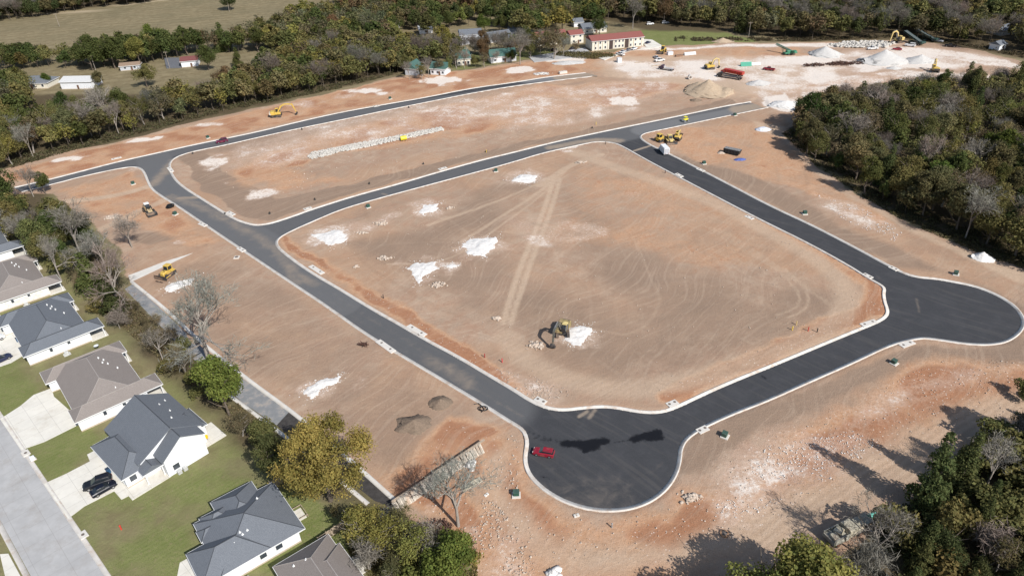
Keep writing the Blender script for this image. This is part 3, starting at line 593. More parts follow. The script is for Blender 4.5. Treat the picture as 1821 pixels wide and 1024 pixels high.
def make_crown(seed, n, Hh=12., Rr=4.5, z0=3.2, lobes=12, leaf=.33, shape='round', ragged=.3, var=.35, top=1.0):
    r = np.random.default_rng(seed); L = []
    for i in range(lobes):
        for _ in range(30):
            d = r.normal(size=3); d /= np.linalg.norm(d); q = r.random()**.4
            if d[2]*q > -.75: break
        zc = (z0+Hh)/2; hz = (Hh-z0)/2
        c = np.array([d[0]*Rr*.68*q, d[1]*Rr*.68*q, zc+d[2]*hz*.72*q])
        if shape == 'cone':
            f = r.random()**1.3; zz = z0+(Hh-z0)*f; rr = Rr*(1-f)*.8+.2; an = r.random()*6.28
            c = np.array([math.cos(an)*rr*.6, math.sin(an)*rr*.6, zz]); L.append((c, rr*.5+.45, r.uniform(-1, 1))); continue
        L.append((c*np.array([1.16, 1.16, 1]) if Rr > 8 else c, Rr*(r.uniform(.26, .5) if Rr < 8 else r.uniform(.16, .30))*(1.1-.35*abs(d[2])), r.uniform(-1, 1)))
    wts = np.array([l[1]**2 for l in L]); idx = r.choice(len(L), n, p=wts/wts.sum())
    C = np.array([l[0] for l in L])[idx]; rad = np.array([l[1] for l in L])[idx]; lv = np.array([l[2] for l in L])[idx]
    d = r.normal(size=(n, 3)); d[:, 2] = d[:, 2]*.9+.25; d /= np.linalg.norm(d, axis=1)[:, None]
    q = rad*(1-ragged*r.random(n)**1.5+.18*r.normal(size=n)*ragged)
    # holes: leaves drop out in patches
    pts = C+d*q[:, None]
    keep = vnoise(pts[:, 0]/1.1+50, pts[:, 1]/1.1+pts[:, 2]/.9+50, seed) > .3
    pts = pts[keep]; d = d[keep]; lv = lv[keep]; m = len(pts)
    nr = d+r.normal(size=(m, 3))*.75+np.array([0, 0, .35]); nr /= np.linalg.norm(nr, axis=1)[:, None]
    V, Fq = quads_from(pts, nr, leaf, .8, r)
    t = 1+lv*var*.6+r.normal(size=m)*var*.45; t = np.clip(t, .35, 1.9)
    warm = 1+np.clip(r.normal(size=m)*.05+lv*.05, -.12, .15)
    tint = np.c_[t*warm, t, t]
    return V, Fq, tint
def make_branches(seed, Hh=12., spread=.6, levels=5, r0=.2, kids=3, start=.25, lean=.0):
    r = np.random.default_rng(seed); segs = []; tips = []
    def grow(p, d, ln, rad, lv):
        q = p+d*ln; segs.append((p, q, rad, rad*.68))
        if lv == 0: tips.append((q, d)); return
        for k in range(kids if lv < levels else kids+1):
            nd = d+r.normal(size=3)*spread; nd[2] += .22; nd /= np.linalg.norm(nd)
            f = r.uniform(.55, 1.0); grow(p+d*ln*f, nd, ln*r.uniform(.55, .8), rad*.6, lv-1)
    grow(np.zeros(3), np.array([lean, 0, 1.])/math.hypot(lean, 1), Hh*start, r0, levels)
    return segs, tips
def seg_mesh(segs, n=4, rmin=.0):
    A = np.array([s[0] for s in segs]); B = np.array([s[1] for s in segs]); ra = np.array([max(s[2], rmin) for s in segs]); rb = np.array([max(s[3], rmin) for s in segs])
    d = B-A; d /= np.linalg.norm(d, axis=1)[:, None]+1e-9
    h = np.where(abs(d[:, 2:3]) > .9, np.array([[1., 0, 0]]), np.array([[0, 0, 1.]])); a = np.cross(d, h); a /= np.linalg.norm(a, axis=1)[:, None]; b = np.cross(d, a)
    V = []
    for P_, rr in ((A, ra), (B, rb)):
        for i in range(n):
            t = 2*math.pi*i/n; V.append(P_+(a*math.cos(t)+b*math.sin(t))*rr[:, None])
    V = np.stack(V, 1).reshape(-1, 3); base = np.arange(len(segs))[:, None]*2*n
    F_ = np.concatenate([np.c_[base+i, base+(i+1) % n, base+n+(i+1) % n, base+n+i] for i in range(n)])
    return V, F_
def trunk_mesh(seed, Hh, r0, nb=7, spread=.5, z0=3., Rr=4.5):
    r = np.random.default_rng(seed+99); segs = []; p = np.zeros(3); z = 0
    k = 5
    for i in range(k):
        q = p+np.array([r.normal()*.18, r.normal()*.18, Hh*.78/k]); segs.append((p, q, r0*(1-i/(k+1)), r0*(1-(i+1)/(k+1)))); p = q
    for i in range(nb):
        f = r.uniform(.3, .85); b = segs[min(int(f*k), k-1)][0]; an = r.random()*6.28; e = b+np.array([math.cos(an)*Rr*.6, math.sin(an)*Rr*.6, Hh*.16+r.random()*Hh*.1])
        mid = (b+e)/2+np.array([0, 0, -.3]); segs += [(b, mid, r0*.4, r0*.28), (mid, e, r0*.28, r0*.08)]
    return seg_mesh(segs, 5)
PROTO = {}; PDATA = {}
def reg(kind, V, Fq, tint, TV, TF, bark=BARK, leafmat=LEAF, Hh=12.):
    root = bpy.data.objects.new('tree', None); cr = npmesh('crown', V, Fq, leafmat, root, {'tint': tint}); tr = npmesh('trunk', TV, TF, bark, root)
    for o in (cr, tr): COL.objects.unlink(o)
    PROTO[kind] = (root, cr, tr, Hh); PDATA[kind] = (V, Fq, tint, TV, TF)
for i, (k, nn, R_, z0, lb, lf, rg) in enumerate([('broad', 10500, 4.7, 1.6, 22, .165, .55), ('broad2', 9500, 4.2, 2.0, 17, .165, .7), ('oval', 9000, 3.3, 1.2, 20, .155, .5), ('sparse', 4600, 4.4, 2.4, 20, .14, 1.1)]):
    V, Fq, t = make_crown(11+i, nn, 12, R_, z0, lb, lf, 'round', rg); TV, TF = trunk_mesh(i, 12, .24, 8 if k != 'sparse' else 16, z0=z0, Rr=R_); reg(k, V, Fq, t, TV, TF, BARK_PALE if k == 'sparse' else BARK)
V, Fq, t = make_crown(31, 8000, 10, 2.6, .3, 44, .14, 'cone', .35, .3); TV, TF = trunk_mesh(5, 9, .2, 4, Rr=1.5); reg('cedar', V, Fq, t, TV, TF, BARK, LEAF, 10)
V, Fq, t = make_crown(37, 3500, 4, 2.4, -.2, 12, .13, 'round', .5, .35); TV, TF = trunk_mesh(6, 3, .08, 6, Rr=2); reg('bush', V, Fq, t, TV, TF, BARK, LEAF, 4)
V, Fq, t = make_crown(43, 42000, 17, 8.4, 2.5, 44, .145, 'round', .85, .45); TV, TF = trunk_mesh(7, 16, .42, 18, Rr=8); reg('grand', V, Fq, t, TV, TF, BARK, LEAF, 17)
def bare(kind, seed, Hh, spread, levels, kids, r0, tw, start=.3, slen=.55, sw=.022):
    segs, tips = make_branches(seed, Hh, spread, levels, r0, kids, start); r = np.random.default_rng(seed)
    top = max(s[1][2] for s in segs); sc = Hh/top; segs = [(a*sc, b*sc, c, max(d, .012)) for a, b, c, d in segs]
    big = [s for s in segs if s[2] > r0*.16]; small = [s for s in segs if s[2] <= r0*.16]
    TV, TF = seg_mesh(big, 5); V, Fq = seg_mesh(small, 3, .016)
    if tw:
        P0 = np.array([t_[0]*sc for t_ in tips]); D0 = np.array([t_[1] for t_ in tips]); ix = r.integers(0, len(P0), tw)
        dd = D0[ix]+r.normal(size=(tw, 3))*.6; dd /= np.linalg.norm(dd, axis=1)[:, None]; pp = P0[ix]+r.normal(size=(tw, 3))*.35
        nn_ = r.normal(size=(tw, 3)); nn_ -= dd*np.sum(dd*nn_, 1)[:, None]; nn_ /= np.linalg.norm(nn_, axis=1)[:, None]
        V2, F2 = quads_from(pp, nn_, np.full(tw, slen), sw/slen*1.4, r, along=dd.copy()); F2 = F2+len(V); V = np.r_[V, V2]; Fq = np.r_[Fq, F2]
    t = np.clip(1+r.normal(size=(len(Fq), 1))*.2, .5, 1.6)*np.ones((1, 3)); reg(kind, V, Fq, t, TV, TF, BARK_PALE, TWIG, Hh)
bare('bare', 51, 12, .5, 4, 4, .2, 1500); bare('bare2', 53, 12, .62, 5, 3, .22, 900, .22); bare('snag', 57, 18, .5, 6, 3, .34, 1500, .17); bare('scrub', 59, 5, .8, 4, 4, .1, 1400, .12)
PAL = {'olive': (.185, .170, .066), 'green': (.105, .122, .042), 'bright': (.150, .178, .045), 'dark': (.088, .098, .040), 'yellow': (.235, .215, .065), 'gold': (.265, .255, .078), 'rust': (.185, .12, .065), 'brown': (.175, .145, .085),
       'grey': (.215, .19, .16), 'sage': (.195, .195, .11), 'pale': (.25, .22, .19), 'cedar': (.100, .112, .044), 'dull': (.168, .150, .072)}
TREES = []     # (x, y, h, kind, colour, label, group, wide)
def tree_at(px, py, h, kind, col, label=None, group=None, wide=1.0):
    x, y = G(px, py); h = h*(1.33 if kind != 'grand' else 1.08); TREES.append([x, y, h, kind, col, label, group, wide, True])
def fill(poly_px, spacing, kinds, hr, key, seed, ground=False, keep=None):
    """kinds: list of (weight, kind, colour)"""
    r = np.random.default_rng(seed); p = P(poly_px) if not ground else np.array(poly_px)
    xa, xb, ya_, yb = p[:, 0].min(), p[:, 0].max(), p[:, 1].min(), p[:, 1].max()
    nx_ = int((xb-xa)/spacing)+2; ny_ = int((yb-ya_)/(spacing*.87))+2; c = []
    for j in range(ny_):
        for i in range(nx_): c.append((xa+(i+.5*(j % 2)+r.uniform(-.36, .36))*spacing, ya_+(j+r.uniform(-.36, .36))*spacing*.87))
    c = np.array(c); ins = sdpoly(c[:, 0], c[:, 1], p) < 0; c = c[ins]; wt = np.array([k[0] for k in kinds], float); wt /= wt.sum()
    for x, y in c:
        if keep is not None and any(math.hypot(x-a, y-b) < d for a, b, d in keep): continue
        k = kinds[r.choice(len(kinds), p=wt)]
        TREES.append([x, y, r.uniform(*hr)*1.3, k[1], k[2], None, key, r.uniform(.78, 1.35), False])
MIXR = [(5, 'broad', 'olive'), (5, 'broad2', 'dull'), (3, 'sparse', 'brown'), (2.4, 'bare', 'grey'), (2, 'oval', 'green'), (3, 'sparse', 'olive'), (1.2, 'broad', 'green'), (1, 'sparse', 'yellow'), (1.5, 'cedar', 'cedar')]
CLR = [tuple(G(*q))+(d,) for q, d in (((1088, 88), 19), ((1052, 92), 10), ((1120, 82), 12), ((985, 82), 10), ((955, 84), 8), ((1014, 80), 7), ((1100, 70), 10), ((825, 70), 11), ((880, 72), 11), ((910, 76), 8), ((890, 112), 8), ((800, 118), 6), ((845, 22), 9), ((892, 34), 10), ((1045, 60), 10), ((1024, 50), 6), ((950, 14), 6), ((1790, 62), 10), ((1785, 88), 7), ((1452, 20), 7), ((745, 60), 7), ((690, 48), 6))]
# right-hand wood: west edge, then interior
fill([(1408, 222), (1392, 240), (1450, 288), (1530, 342), (1610, 386), (1690, 420), (1760, 450), (1840, 478), (2060, 560), (2060, 300), (1980, 165), (1821, 162), (1700, 168), (1580, 188), (1500, 205), (1440, 206)], 6.7, MIXR, (5.5, 12.2), 'dense wood right of the site', 5)
fill([(1440, 206), (1500, 200), (1580, 186), (1700, 166), (1821, 158), (1980, 160), (1980, 150), (1821, 150), (1700, 155), (1590, 165), (1480, 180)], 6, [(3, 'bare', 'grey'), (2, 'sparse', 'olive'), (2, 'bush', 'olive'), (2, 'scrub', 'grey')], (4, 7), 'scrub on the far edge of the right wood', 6)
fill([(1835, 745), (1740, 805), (1640, 880), (1580, 935), (1560, 985), (1490, 1030), (1480, 1100), (1900, 1150), (2050, 1000), (2000, 760)], 4.3, [(6, 'cedar', 'cedar'), (4, 'oval', 'dark'), (1.0, 'bare', 'grey'), (2.5, 'sparse', 'dull'), (1.5, 'scrub', 'grey'), (3, 'bush', 'olive'), (2, 'broad', 'dark')], (4, 7), 'lower right thicket', 8)
# tree belt north of the outer road
fill([(-60, 335), (20, 300), (130, 265), (200, 250), (330, 214), (455, 186), (600, 157), (700, 131), (780, 122), (770, 105), (700, 85), (600, 95), (480, 118), (430, 165), (330, 185), (230, 205), (120, 225), (0, 240), (-60, 250)], 6.6,
     [(4, 'broad', 'olive'), (3, 'oval', 'green'), (2.5, 'sparse', 'olive'), (2, 'sparse', 'brown'), (2, 'bare', 'grey'), (3, 'broad2', 'dull'), (2, 'broad2', 'olive'), (2, 'sparse', 'yellow')], (7.5, 12), 'tree belt along the outer road', 9)
fill([(-80, 240), (0, 235), (60, 200), (40, 175), (60, 160), (0, 150), (-80, 150)], 8, [(3, 'broad', 'green'), (2, 'broad', 'olive'), (1, 'sparse', 'brown')], (9, 12), 'grove at left edge by the grey roofed house', 10)
fill([(0, 130), (70, 122), (140, 122), (150, 112), (80, 104), (0, 108)], 8, [(3, 'broad', 'green'), (2, 'sparse', 'olive'), (2, 'broad', 'olive'), (1, 'sparse', 'brown')], (8, 11), 'grove behind the white barn', 11, keep=[(*G(130, 150), 9)])
fill([(455, 92), (560, 96), (620, 92), (700, 80), (720, 55), (700, 40), (620, 30), (540, 35), (470, 60), (440, 80)], 8, [(4, 'broad', 'olive'), (2, 'broad', 'green'), (2, 'sparse', 'brown'), (1.5, 'sparse', 'sage'), (1, 'oval', 'yellow'), (1, 'broad2', 'dull')], (9.5, 13), 'wooded slope above the tree belt', 12)
fill([(600, 30), (760, 70), (860, 40), (940, 72), (1010, 60), (1080, 40), (1180, 45), (1240, 30), (1240, -30), (600, -30)], 9, [(4, 'broad', 'green'), (3, 'broad', 'olive'), (2, 'oval', 'dark'), (1.5, 'sparse', 'brown'), (.5, 'broad2', 'rust'), (1.5, 'broad', 'yellow')], (10, 14), 'woods among the far houses', 13, keep=CLR)
fill([(1195, 48), (1290, 56), (1345, 68), (1430, 74), (1600, 69), (1700, 80), (1760, 92), (1850, 105), (2050, 118), (2100, 40), (2000, -30), (1200, -30)], 8.5, [(4, 'broad', 'dull'), (3, 'broad2', 'olive'), (3, 'bare', 'grey'), (2, 'broad', 'dark'), (2, 'sparse', 'brown'), (1, 'sparse', 'olive'), (1, 'cedar', 'cedar')], (9, 13), 'wood beyond the white piles', 14, keep=CLR)
fill([(-120, 44), (0, 40), (60, 33), (150, 18), (270, 6), (300, -30), (-120, -30)], 7.5, [(4, 'broad', 'dark'), (3, 'broad2', 'dull'), (2, 'bare', 'grey')], (9, 12), 'far top left wood', 15)
fill([(150, 420), (235, 520), (325, 622), (410, 705), (460, 760), (440, 800), (390, 750), (320, 680), (220, 590), (150, 530), (110, 470)], 5.0, [(3, 'scrub', 'brown'), (2, 'bush', 'olive'), (2, 'scrub', 'grey'), (1, 'bare2', 'brown'), (2, 'sparse', 'brown')], (2.6, 4.6), 'hedgerow between houses and drainage path', 16)
fill([(470, 770), (560, 860), (640, 930), (700, 935), (760, 950), (840, 1000), (850, 1080), (700, 1080), (640, 990), (590, 920), (520, 850), (450, 830)], 4.6, [(3, 'bush', 'olive'), (2, 'scrub', 'grey'), (2, 'bush', 'yellow'), (2, 'sparse', 'dull'), (1, 'bare2', 'grey')], (3, 5), 'thicket below the retaining wall', 17)
fill([(60, 380), (140, 400), (190, 470), (150, 520), (100, 480), (50, 440), (0, 440), (0, 380)], 6.5, [(3, 'broad', 'olive'), (2, 'bare', 'grey'), (2, 'oval', 'green')], (6, 9), 'hedgerow by the left end of the road', 18)
fill([(140, 128), (300, 110), (330, 96), (430, 98), (450, 84), (300, 84), (150, 100)], 7.5, [(4, 'broad', 'green'), (2, 'oval', 'green'), (1, 'broad', 'olive'), (1, 'sparse', 'brown')], (9, 12), 'tree row behind the far sheds', 19, keep=[(*G(330, 112), 8), (*G(305, 112), 9), (*G(215, 120), 6)])
fill([(700, 128), (780, 116), (870, 112), (945, 104), (1000, 96), (1000, 84), (940, 86), (860, 92), (780, 92), (700, 104)], 6.2, [(4, 'bare', 'grey'), (3, 'sparse', 'brown'), (2, 'sparse', 'olive'), (2, 'broad2', 'olive'), (1, 'oval', 'green'), (1, 'broad2', 'rust')], (6.5, 10), 'trees around the green roofed houses', 22, keep=[(*G(q[0], q[1]), 3.4) for q in ((741, 134), (768, 131), (818, 114), (836, 111), (876, 111), (889, 108))])
# notable single trees
for t in [
 (588, 890, 17, 'grand', 'gold', 'largest yellow green tree, standing beside the dark drainage path', None, 1.0),
 (408, 738, 12, 'broad2', 'bright', 'bright green leafy tree on the bank between gabled house and pale drainage path', None, .9),
 (372, 640, 17, 'snag', 'pale', 'tall bare many branched tree rising over brown soil by drainage path', None, 1.35),
 (215, 548, 14, 'snag', 'pale', 'bare grey forked tree just below the white concrete wedge', None, 1.05),
 (815, 935, 11, 'snag', 'pale', 'bare grey tree with spreading limbs beside the timber faced retaining wall', None, 1.2),
 (110, 500, 11, 'snag', 'pale', 'leaning bare pale trunk tree behind the slate roof houses', None, .8),
 (75, 455, 11, 'broad', 'olive', 'dense olive green tree behind topmost slate roof on the left', None, .9),
 (100, 430, 9, 'oval', 'green', 'dark green oval tree in the left hedgerow near road end', None, 1.1),
 (145, 455, 12, 'bare', 'grey', 'bare grey tree left of the small brown soil patch', None, 1.1),
 (20, 420, 11, 'broad2', 'olive', 'olive tree at left picture edge under the road end', None, 1.0),
 (5, 370, 12, 'broad', 'green', 'dark green tree at left picture edge beside the road end', None, 1.0),
 (60, 350, 8, 'bare', 'grey', 'slim bare tree over the left end of the outer road', None, 1.0),
 (82, 345, 7, 'oval', 'green', 'small dark tree shading the left end of the outer road', None, 1.1),
 (170, 520, 9, 'cedar', 'green', 'dark evergreen under the bare forked tree by house backs', None, 1.5),
 (205, 555, 7, 'cedar', 'cedar', 'low dark evergreen beneath the grey forked tree', None, 1.5),
 (190, 480, 9, 'bare', 'pale', 'pale leafless tree above the white concrete wedge', None, 1.2),
 (235, 440, 8, 'bare', 'pale', 'faint leafless tree left of the dark soil patch', None, 1.2),
 (120, 400, 8, 'broad', 'olive', 'olive tree on the hedge near the outer road', None, 1.0),
 (290, 640, 7, 'bare2', 'grey', 'bare grey tree left of the tall bare one on the bank', None, 1.1),
 (335, 675, 6, 'bare2', 'brown', 'low brown thicket tree above the brown roofed house back', None, 1.3),
 (432, 775, 5, 'sparse', 'brown', 'thin brown tree below the bright green tree', None, 1.2),
 (490, 850, 8, 'broad2', 'dark', 'dark shaded tree left of the largest yellow tree', None, .9),
 (650, 975, 8, 'sparse', 'yellow', 'small yellow tree beside the wooden garden fence end', None, 1.1),
 (690, 985, 8, 'sparse', 'yellow', 'yellow leafed tree right of the lowest brown roof', None, 1.0),
 (745, 1010, 8.5, 'sparse', 'gold', 'golden tree at the bottom edge below the retaining wall', None, 1.0),
 (803, 1040, 9, 'broad2', 'bright', 'bright green tree at bottom edge below the bare tree', None, 1.1),
 (770, 1000, 7, 'bare2', 'grey', 'grey bare thicket tree between golden and green trees', None, 1.2),
 (720, 955, 6, 'sparse', 'dull', 'thin tree right against the end of the retaining wall', None, 1.0),
 (1425, 1088, 12, 'broad2', 'gold', 'yellow green tree at bottom edge left of the wrecked truck', None, 1.15),
 (1345, 1098, 10, 'broad', 'gold', 'smaller yellow green tree furthest left along the bottom right edge', None, 1.1),
 (1548, 1000, 10, 'bare2', 'grey', 'bare tree whose shadow falls beyond the wrecked truck', None, 1.0),
 (1862, 812, 13, 'oval', 'dark', 'large tree at the right edge casting the long shadow', None, 1.0),
 (1640, 905, 13, 'cedar', 'cedar', 'tall narrow cedar throwing a pointed shadow on the soil', None, .8),
 (1700, 870, 10, 'cedar', 'cedar', 'second narrow cedar up the thicket edge', None, .9),
 (1752, 868, 8, 'bare', 'grey', 'bare tree at thicket edge casting a lacy shadow', None, 1.0),
 (1818, 708, 3.5, 'bush', 'olive', 'small lone bush at right edge on soil', None, 1.0),
 (1440, 235, 13, 'broad', 'green', 'tall dark green tree at the corner of the right wood', None, .95),
 (1490, 260, 14, 'oval', 'green', 'full dark green tree with bright crown just inside the wood corner', None, 1.2),
 (1425, 218, 9, 'sparse', 'green', 'open crowned tree over the far gravel pile', None, 1.1),
 (1545, 215, 12, 'bare2', 'grey', 'wide bare tree at the top of the right wood', None, 1.3),
 (1630, 195, 10, 'broad', 'bright', 'bright green tree on the far edge of the right wood', None, 1.1),
 (1800, 430, 11, 'broad', 'green', 'deep green tree near the white pile at the wood edge', None, 1.1),
 (1660, 350, 10, 'oval', 'bright', 'yellow green oval tree inside the right wood', None, 1.2),
 (1770, 290, 11, 'broad', 'bright', 'leafy green tree far right inside the wood', None, 1.1),
 (165, 125, 16, 'broad', 'green', 'big dark green tree left of the brown roofed shed', None, 1.1),
 (205, 122, 15, 'broad', 'green', 'big dark green tree right behind the brown roofed shed', None, 1.1),
 (250, 118, 13, 'broad2', 'yellow', 'light yellow green tree between shed and red roofed garage', None, 1.0),
 (262, 155, 10, 'broad', 'olive', 'round olive tree on the lawn below the brown shed', None, 1.1),
 (280, 88, 13, 'broad', 'bright', 'green tree behind the light yellow tree', None, 1.1),
 (335, 98, 13, 'oval', 'green', 'dark green oval tree behind the red roofed garage', None, 1.3),
 (372, 125, 12, 'broad', 'green', 'deep green tree right of the red roofed garage', None, 1.0),
 (398, 90, 12, 'cedar', 'green', 'conical dark green tree standing alone in the field', None, 1.4),
 (360, 92, 11, 'sparse', 'rust', 'thin rusty tree behind the red roofed garage', None, 1.0),
 (402, 160, 10, 'broad', 'rust', 'dark rust red tree at the belt edge', None, 1.1),
 (425, 120, 8, 'cedar', 'green', 'small conical tree above the rust red tree', None, 1.2),
 (460, 92, 12, 'oval', 'green', 'dark oval tree at the field corner', None, 1.3),
 (180, 155, 7, 'oval', 'dull', 'small round tree right of the white barn', None, 1.3),
 (86, 153, 6, 'broad', 'bright', 'small bright green tree between grey house and white barn', None, 1.0),
 (115, 205, 9, 'broad', 'green', 'dark tree in the clearing below the white barn', None, 1.0),
 (185, 192, 9, 'oval', 'olive', 'slim olive tree in the clearing right of the dark one', None, 1.0),
 (410, 18, 11, 'broad', 'dark', 'lone dark tree on the far field', None, 1.4),
 (600, 70, 12, 'broad2', 'rust', 'rust orange tree in the middle of the wooded slope', None, .9),
 (655, 65, 13, 'sparse', 'sage', 'pale sage tree in the wooded slope', None, 1.3),
 (790, 100, 14, 'oval', 'yellow', 'tall yellow green tree beside the grey gabled house', None, 1.1),
 (862, 60, 10, 'broad', 'bright', 'vivid green tree behind the grey gabled house', None, 1.1),
 (985, 106, 15, 'sparse', 'brown', 'tall thin brown tree in front of the smaller red roof', None, 1.1),
 (925, 115, 12, 'bare', 'grey', 'bare tree right of the green roofs', None, 1.1),
 (812, 122, 10, 'sparse', 'brown', 'thin brown tree between green roofed houses', None, 1.0),
 (860, 112, 10, 'broad2', 'rust', 'rusty tree left of the widest green roof', None, .8),
 (1180, 42, 13, 'broad', 'rust', 'rust red tree above the small lawn', None, 1.1),
 (1125, 52, 13, 'bare', 'grey', 'bare tree right behind the long red roof', None, 1.0),
 (700, 75, 11, 'broad', 'gold', 'golden tree at the end of the wooded slope', None, 1.2),
]: tree_at(*t)
for i_, (x_, y_, h_, k_, c_) in enumerate([(728, 141, 6.5, 'bare', 'grey'), (750, 141, 7, 'sparse', 'olive'), (763, 139, 7.5, 'bare', 'grey'), (782, 134, 7, 'sparse', 'brown'), (797, 130, 6, 'broad2', 'olive'), (826, 122, 7, 'bare', 'grey'), (846, 119, 5, 'broad', 'olive'), (862, 121, 7, 'sparse', 'brown'), (884, 117, 5.5, 'bare', 'grey'), (908, 112, 6, 'broad', 'green'), (722, 128, 8, 'broad', 'olive'), (776, 112, 8, 'broad2', 'yellow'), (845, 96, 8, 'broad', 'olive'), (915, 92, 8, 'sparse', 'brown'), (935, 80, 9, 'sparse', 'green'), (860, 86, 8, 'broad2', 'rust'), (888, 58, 9, 'broad', 'green'), (920, 50, 9, 'broad', 'olive'), (800, 50, 9, 'broad', 'green'), (962, 100, 8, 'sparse', 'brown'), (1002, 101, 8, 'bare', 'grey'), (944, 104, 7, 'sparse', 'olive'), (1022, 97, 6, 'sparse', 'brown'), (1066, 66, 10, 'broad', 'green'), (1030, 44, 10, 'broad', 'olive')]):
    tree_at(x_, y_, h_, k_, c_, {'bare': 'grey bare tree', 'sparse': 'thin leafed tree', 'broad': 'full leafed tree', 'broad2': 'loose crowned tree'}[k_]+' among the far green and grey roofed houses', {'bare': 'bare', 'sparse': 'thin', 'broad': 'full', 'broad2': 'loose'}[k_]+' trees among the far houses')
# trees just outside the frame that shade the soil inside it
for t in [(1305, 1160, 10.5, 'broad2', 'olive', 'olive tree just below the bottom edge casting a broad shadow', None, 1.1), (1225, 1165, 9.5, 'sparse', 'dull', 'thin tree below the bottom edge', None, 1.1)]: tree_at(*t)
rt = np.random.default_rng(77)
def visible_size(t):
    px, py, z = project((t[0], t[1], t[2]*.5))
    if px < -80 or px > 1900 or py < -60 or py > 1130: return -1
    return t[2]/z
LIST = [t for t in TREES if t[8]]; RND = [t for t in TREES if not t[8]]
near_named = [(t[0], t[1], t[2]*.22) for t in LIST]
RND = [t for t in RND if not any(abs(t[0]-a) < d and abs(t[1]-b) < d for a, b, d in near_named)]
RND.sort(key=lambda t: -visible_size(t))
BU = ('bush', 'scrub'); NIND = 296-sum(t[3] not in BU for t in LIST); IND = list(LIST); REST = []; nt_ = nb_ = 0
for t in RND:
    if t[3] in BU: nb_ += 1; (IND if nb_ <= 150 else REST).append(t)
    else: nt_ += 1; (IND if nt_ <= NIND else REST).append(t)
KN = {'broad': 'broadleaf tree', 'broad2': 'spreading tree', 'oval': 'oval crowned tree', 'sparse': 'thinly leafed tree', 'cedar': 'cedar', 'bush': 'low bush', 'bare': 'bare twiggy tree', 'bare2': 'bare branching tree', 'snag': 'bare tree', 'scrub': 'bare scrub', 'grand': 'large tree'}
CN = {'olive': 'olive green', 'green': 'dark green', 'bright': 'bright green', 'dark': 'very dark green', 'yellow': 'yellow green', 'gold': 'golden', 'rust': 'rust red', 'brown': 'brown', 'grey': 'grey', 'sage': 'sage green', 'pale': 'pale grey', 'cedar': 'dark green', 'dull': 'dull olive'}
for t in IND:
    x, y, h, kind, col, label, grp, wide, named = t
    root, cr, tr, Hh = PROTO[kind]; s_ = h/Hh
    if label is None:
        label = CN[col]+' '+KN[kind]+' in the '+grp; grp = CN[col]+' '+KN[kind]+'s in the '+grp
    nm = {'cedar': 'cedar_tree', 'bush': 'bush', 'scrub': 'bush', 'bare': 'bare_tree', 'bare2': 'bare_tree', 'snag': 'bare_tree'}.get(kind, 'tree')
    e = bpy.data.objects.new(nm, None); COL.objects.link(e); e.location = (x, y, ground_z(x, y)-.05); e.rotation_euler = (0, 0, rt.random()*6.28); e.scale = (s_*wide, s_*wide, s_)
    tag(e, label, 'bush' if nm == 'bush' else 'tree', grp)
    c = cr.copy(); COL.objects.link(c); c.parent = e; c.name = 'crown'
    v_ = 1+rt.normal()*.13; hu = rt.normal()*.07; b_ = PAL[col]; c.color = (b_[0]*v_*(1+hu), b_[1]*v_, b_[2]*v_, 1)
    q = tr.copy(); COL.objects.link(q); q.parent = e; q.name = 'trunk'
# the far woods that read as masses
def merge_rest(items, name, label, frac):
    VV, FF, TT = [], [], []; o = 0; rr_ = np.random.default_rng(3)
    for t in items:
        x, y, h, kind, col = t[:5]; V, Fq, tint, TV, TF = PDATA[kind]; s_ = h/PROTO[kind][3]
        n = len(Fq); k = rr_.choice(n, int(n*frac), replace=False) if kind not in ('bare', 'bare2', 'scrub') else np.arange(n)
        if kind in ('bare', 'bare2', 'scrub'): k = rr_.choice(n, int(n*.45), replace=False)
        Q = V[Fq[k]]; c = Q.mean(1, keepdims=True); Q = c+(Q-c)*(1/math.sqrt(len(k)/n))*.9; a = rr_.random()*6.28; ca, sa = math.cos(a), math.sin(a); wd = s_*t[7]
        Q = np.stack([(Q[..., 0]*ca-Q[..., 1]*sa)*wd+x, (Q[..., 0]*sa+Q[..., 1]*ca)*wd+y, Q[..., 2]*s_+ground_z(x, y)], -1).reshape(-1, 3)
        v_ = 1+rr_.normal()*.14; b_ = np.array(PAL[col])*v_*np.array([1+rr_.normal()*.07, 1, 1])
        VV.append(Q); FF.append(np.arange(len(Q)).reshape(-1, 4)+o); o += len(Q); TT.append(tint[k]*b_)
        TQ = TV[TF[:25]]; TQ = np.stack([TQ[..., 0]*wd+x, TQ[..., 1]*wd+y, TQ[..., 2]*s_+ground_z(x, y)], -1).reshape(-1, 3)
        VV.append(TQ); FF.append(np.arange(len(TQ)).reshape(-1, 4)+o); o += len(TQ); TT.append(np.tile([[.15, .125, .1]], (len(TQ)//4, 1)))
    if not VV: return
    ob = npmesh(name, np.concatenate(VV), np.concatenate(FF), LEAF, None, {'tint': np.concatenate(TT)}); ob.color = (1, 1, 1, 1); tag(ob, label, 'woodland', kind='stuff')
print('trees', len(IND), len(REST))
merge_rest([t for t in REST if t[0] < 55], 'woodland', 'far woods and belts of mixed green and brown trees beyond the site', .17)
merge_rest([t for t in REST if t[0] >= 55], 'woodland', 'dark autumn woods beyond the gravel yard and to the right', .17)

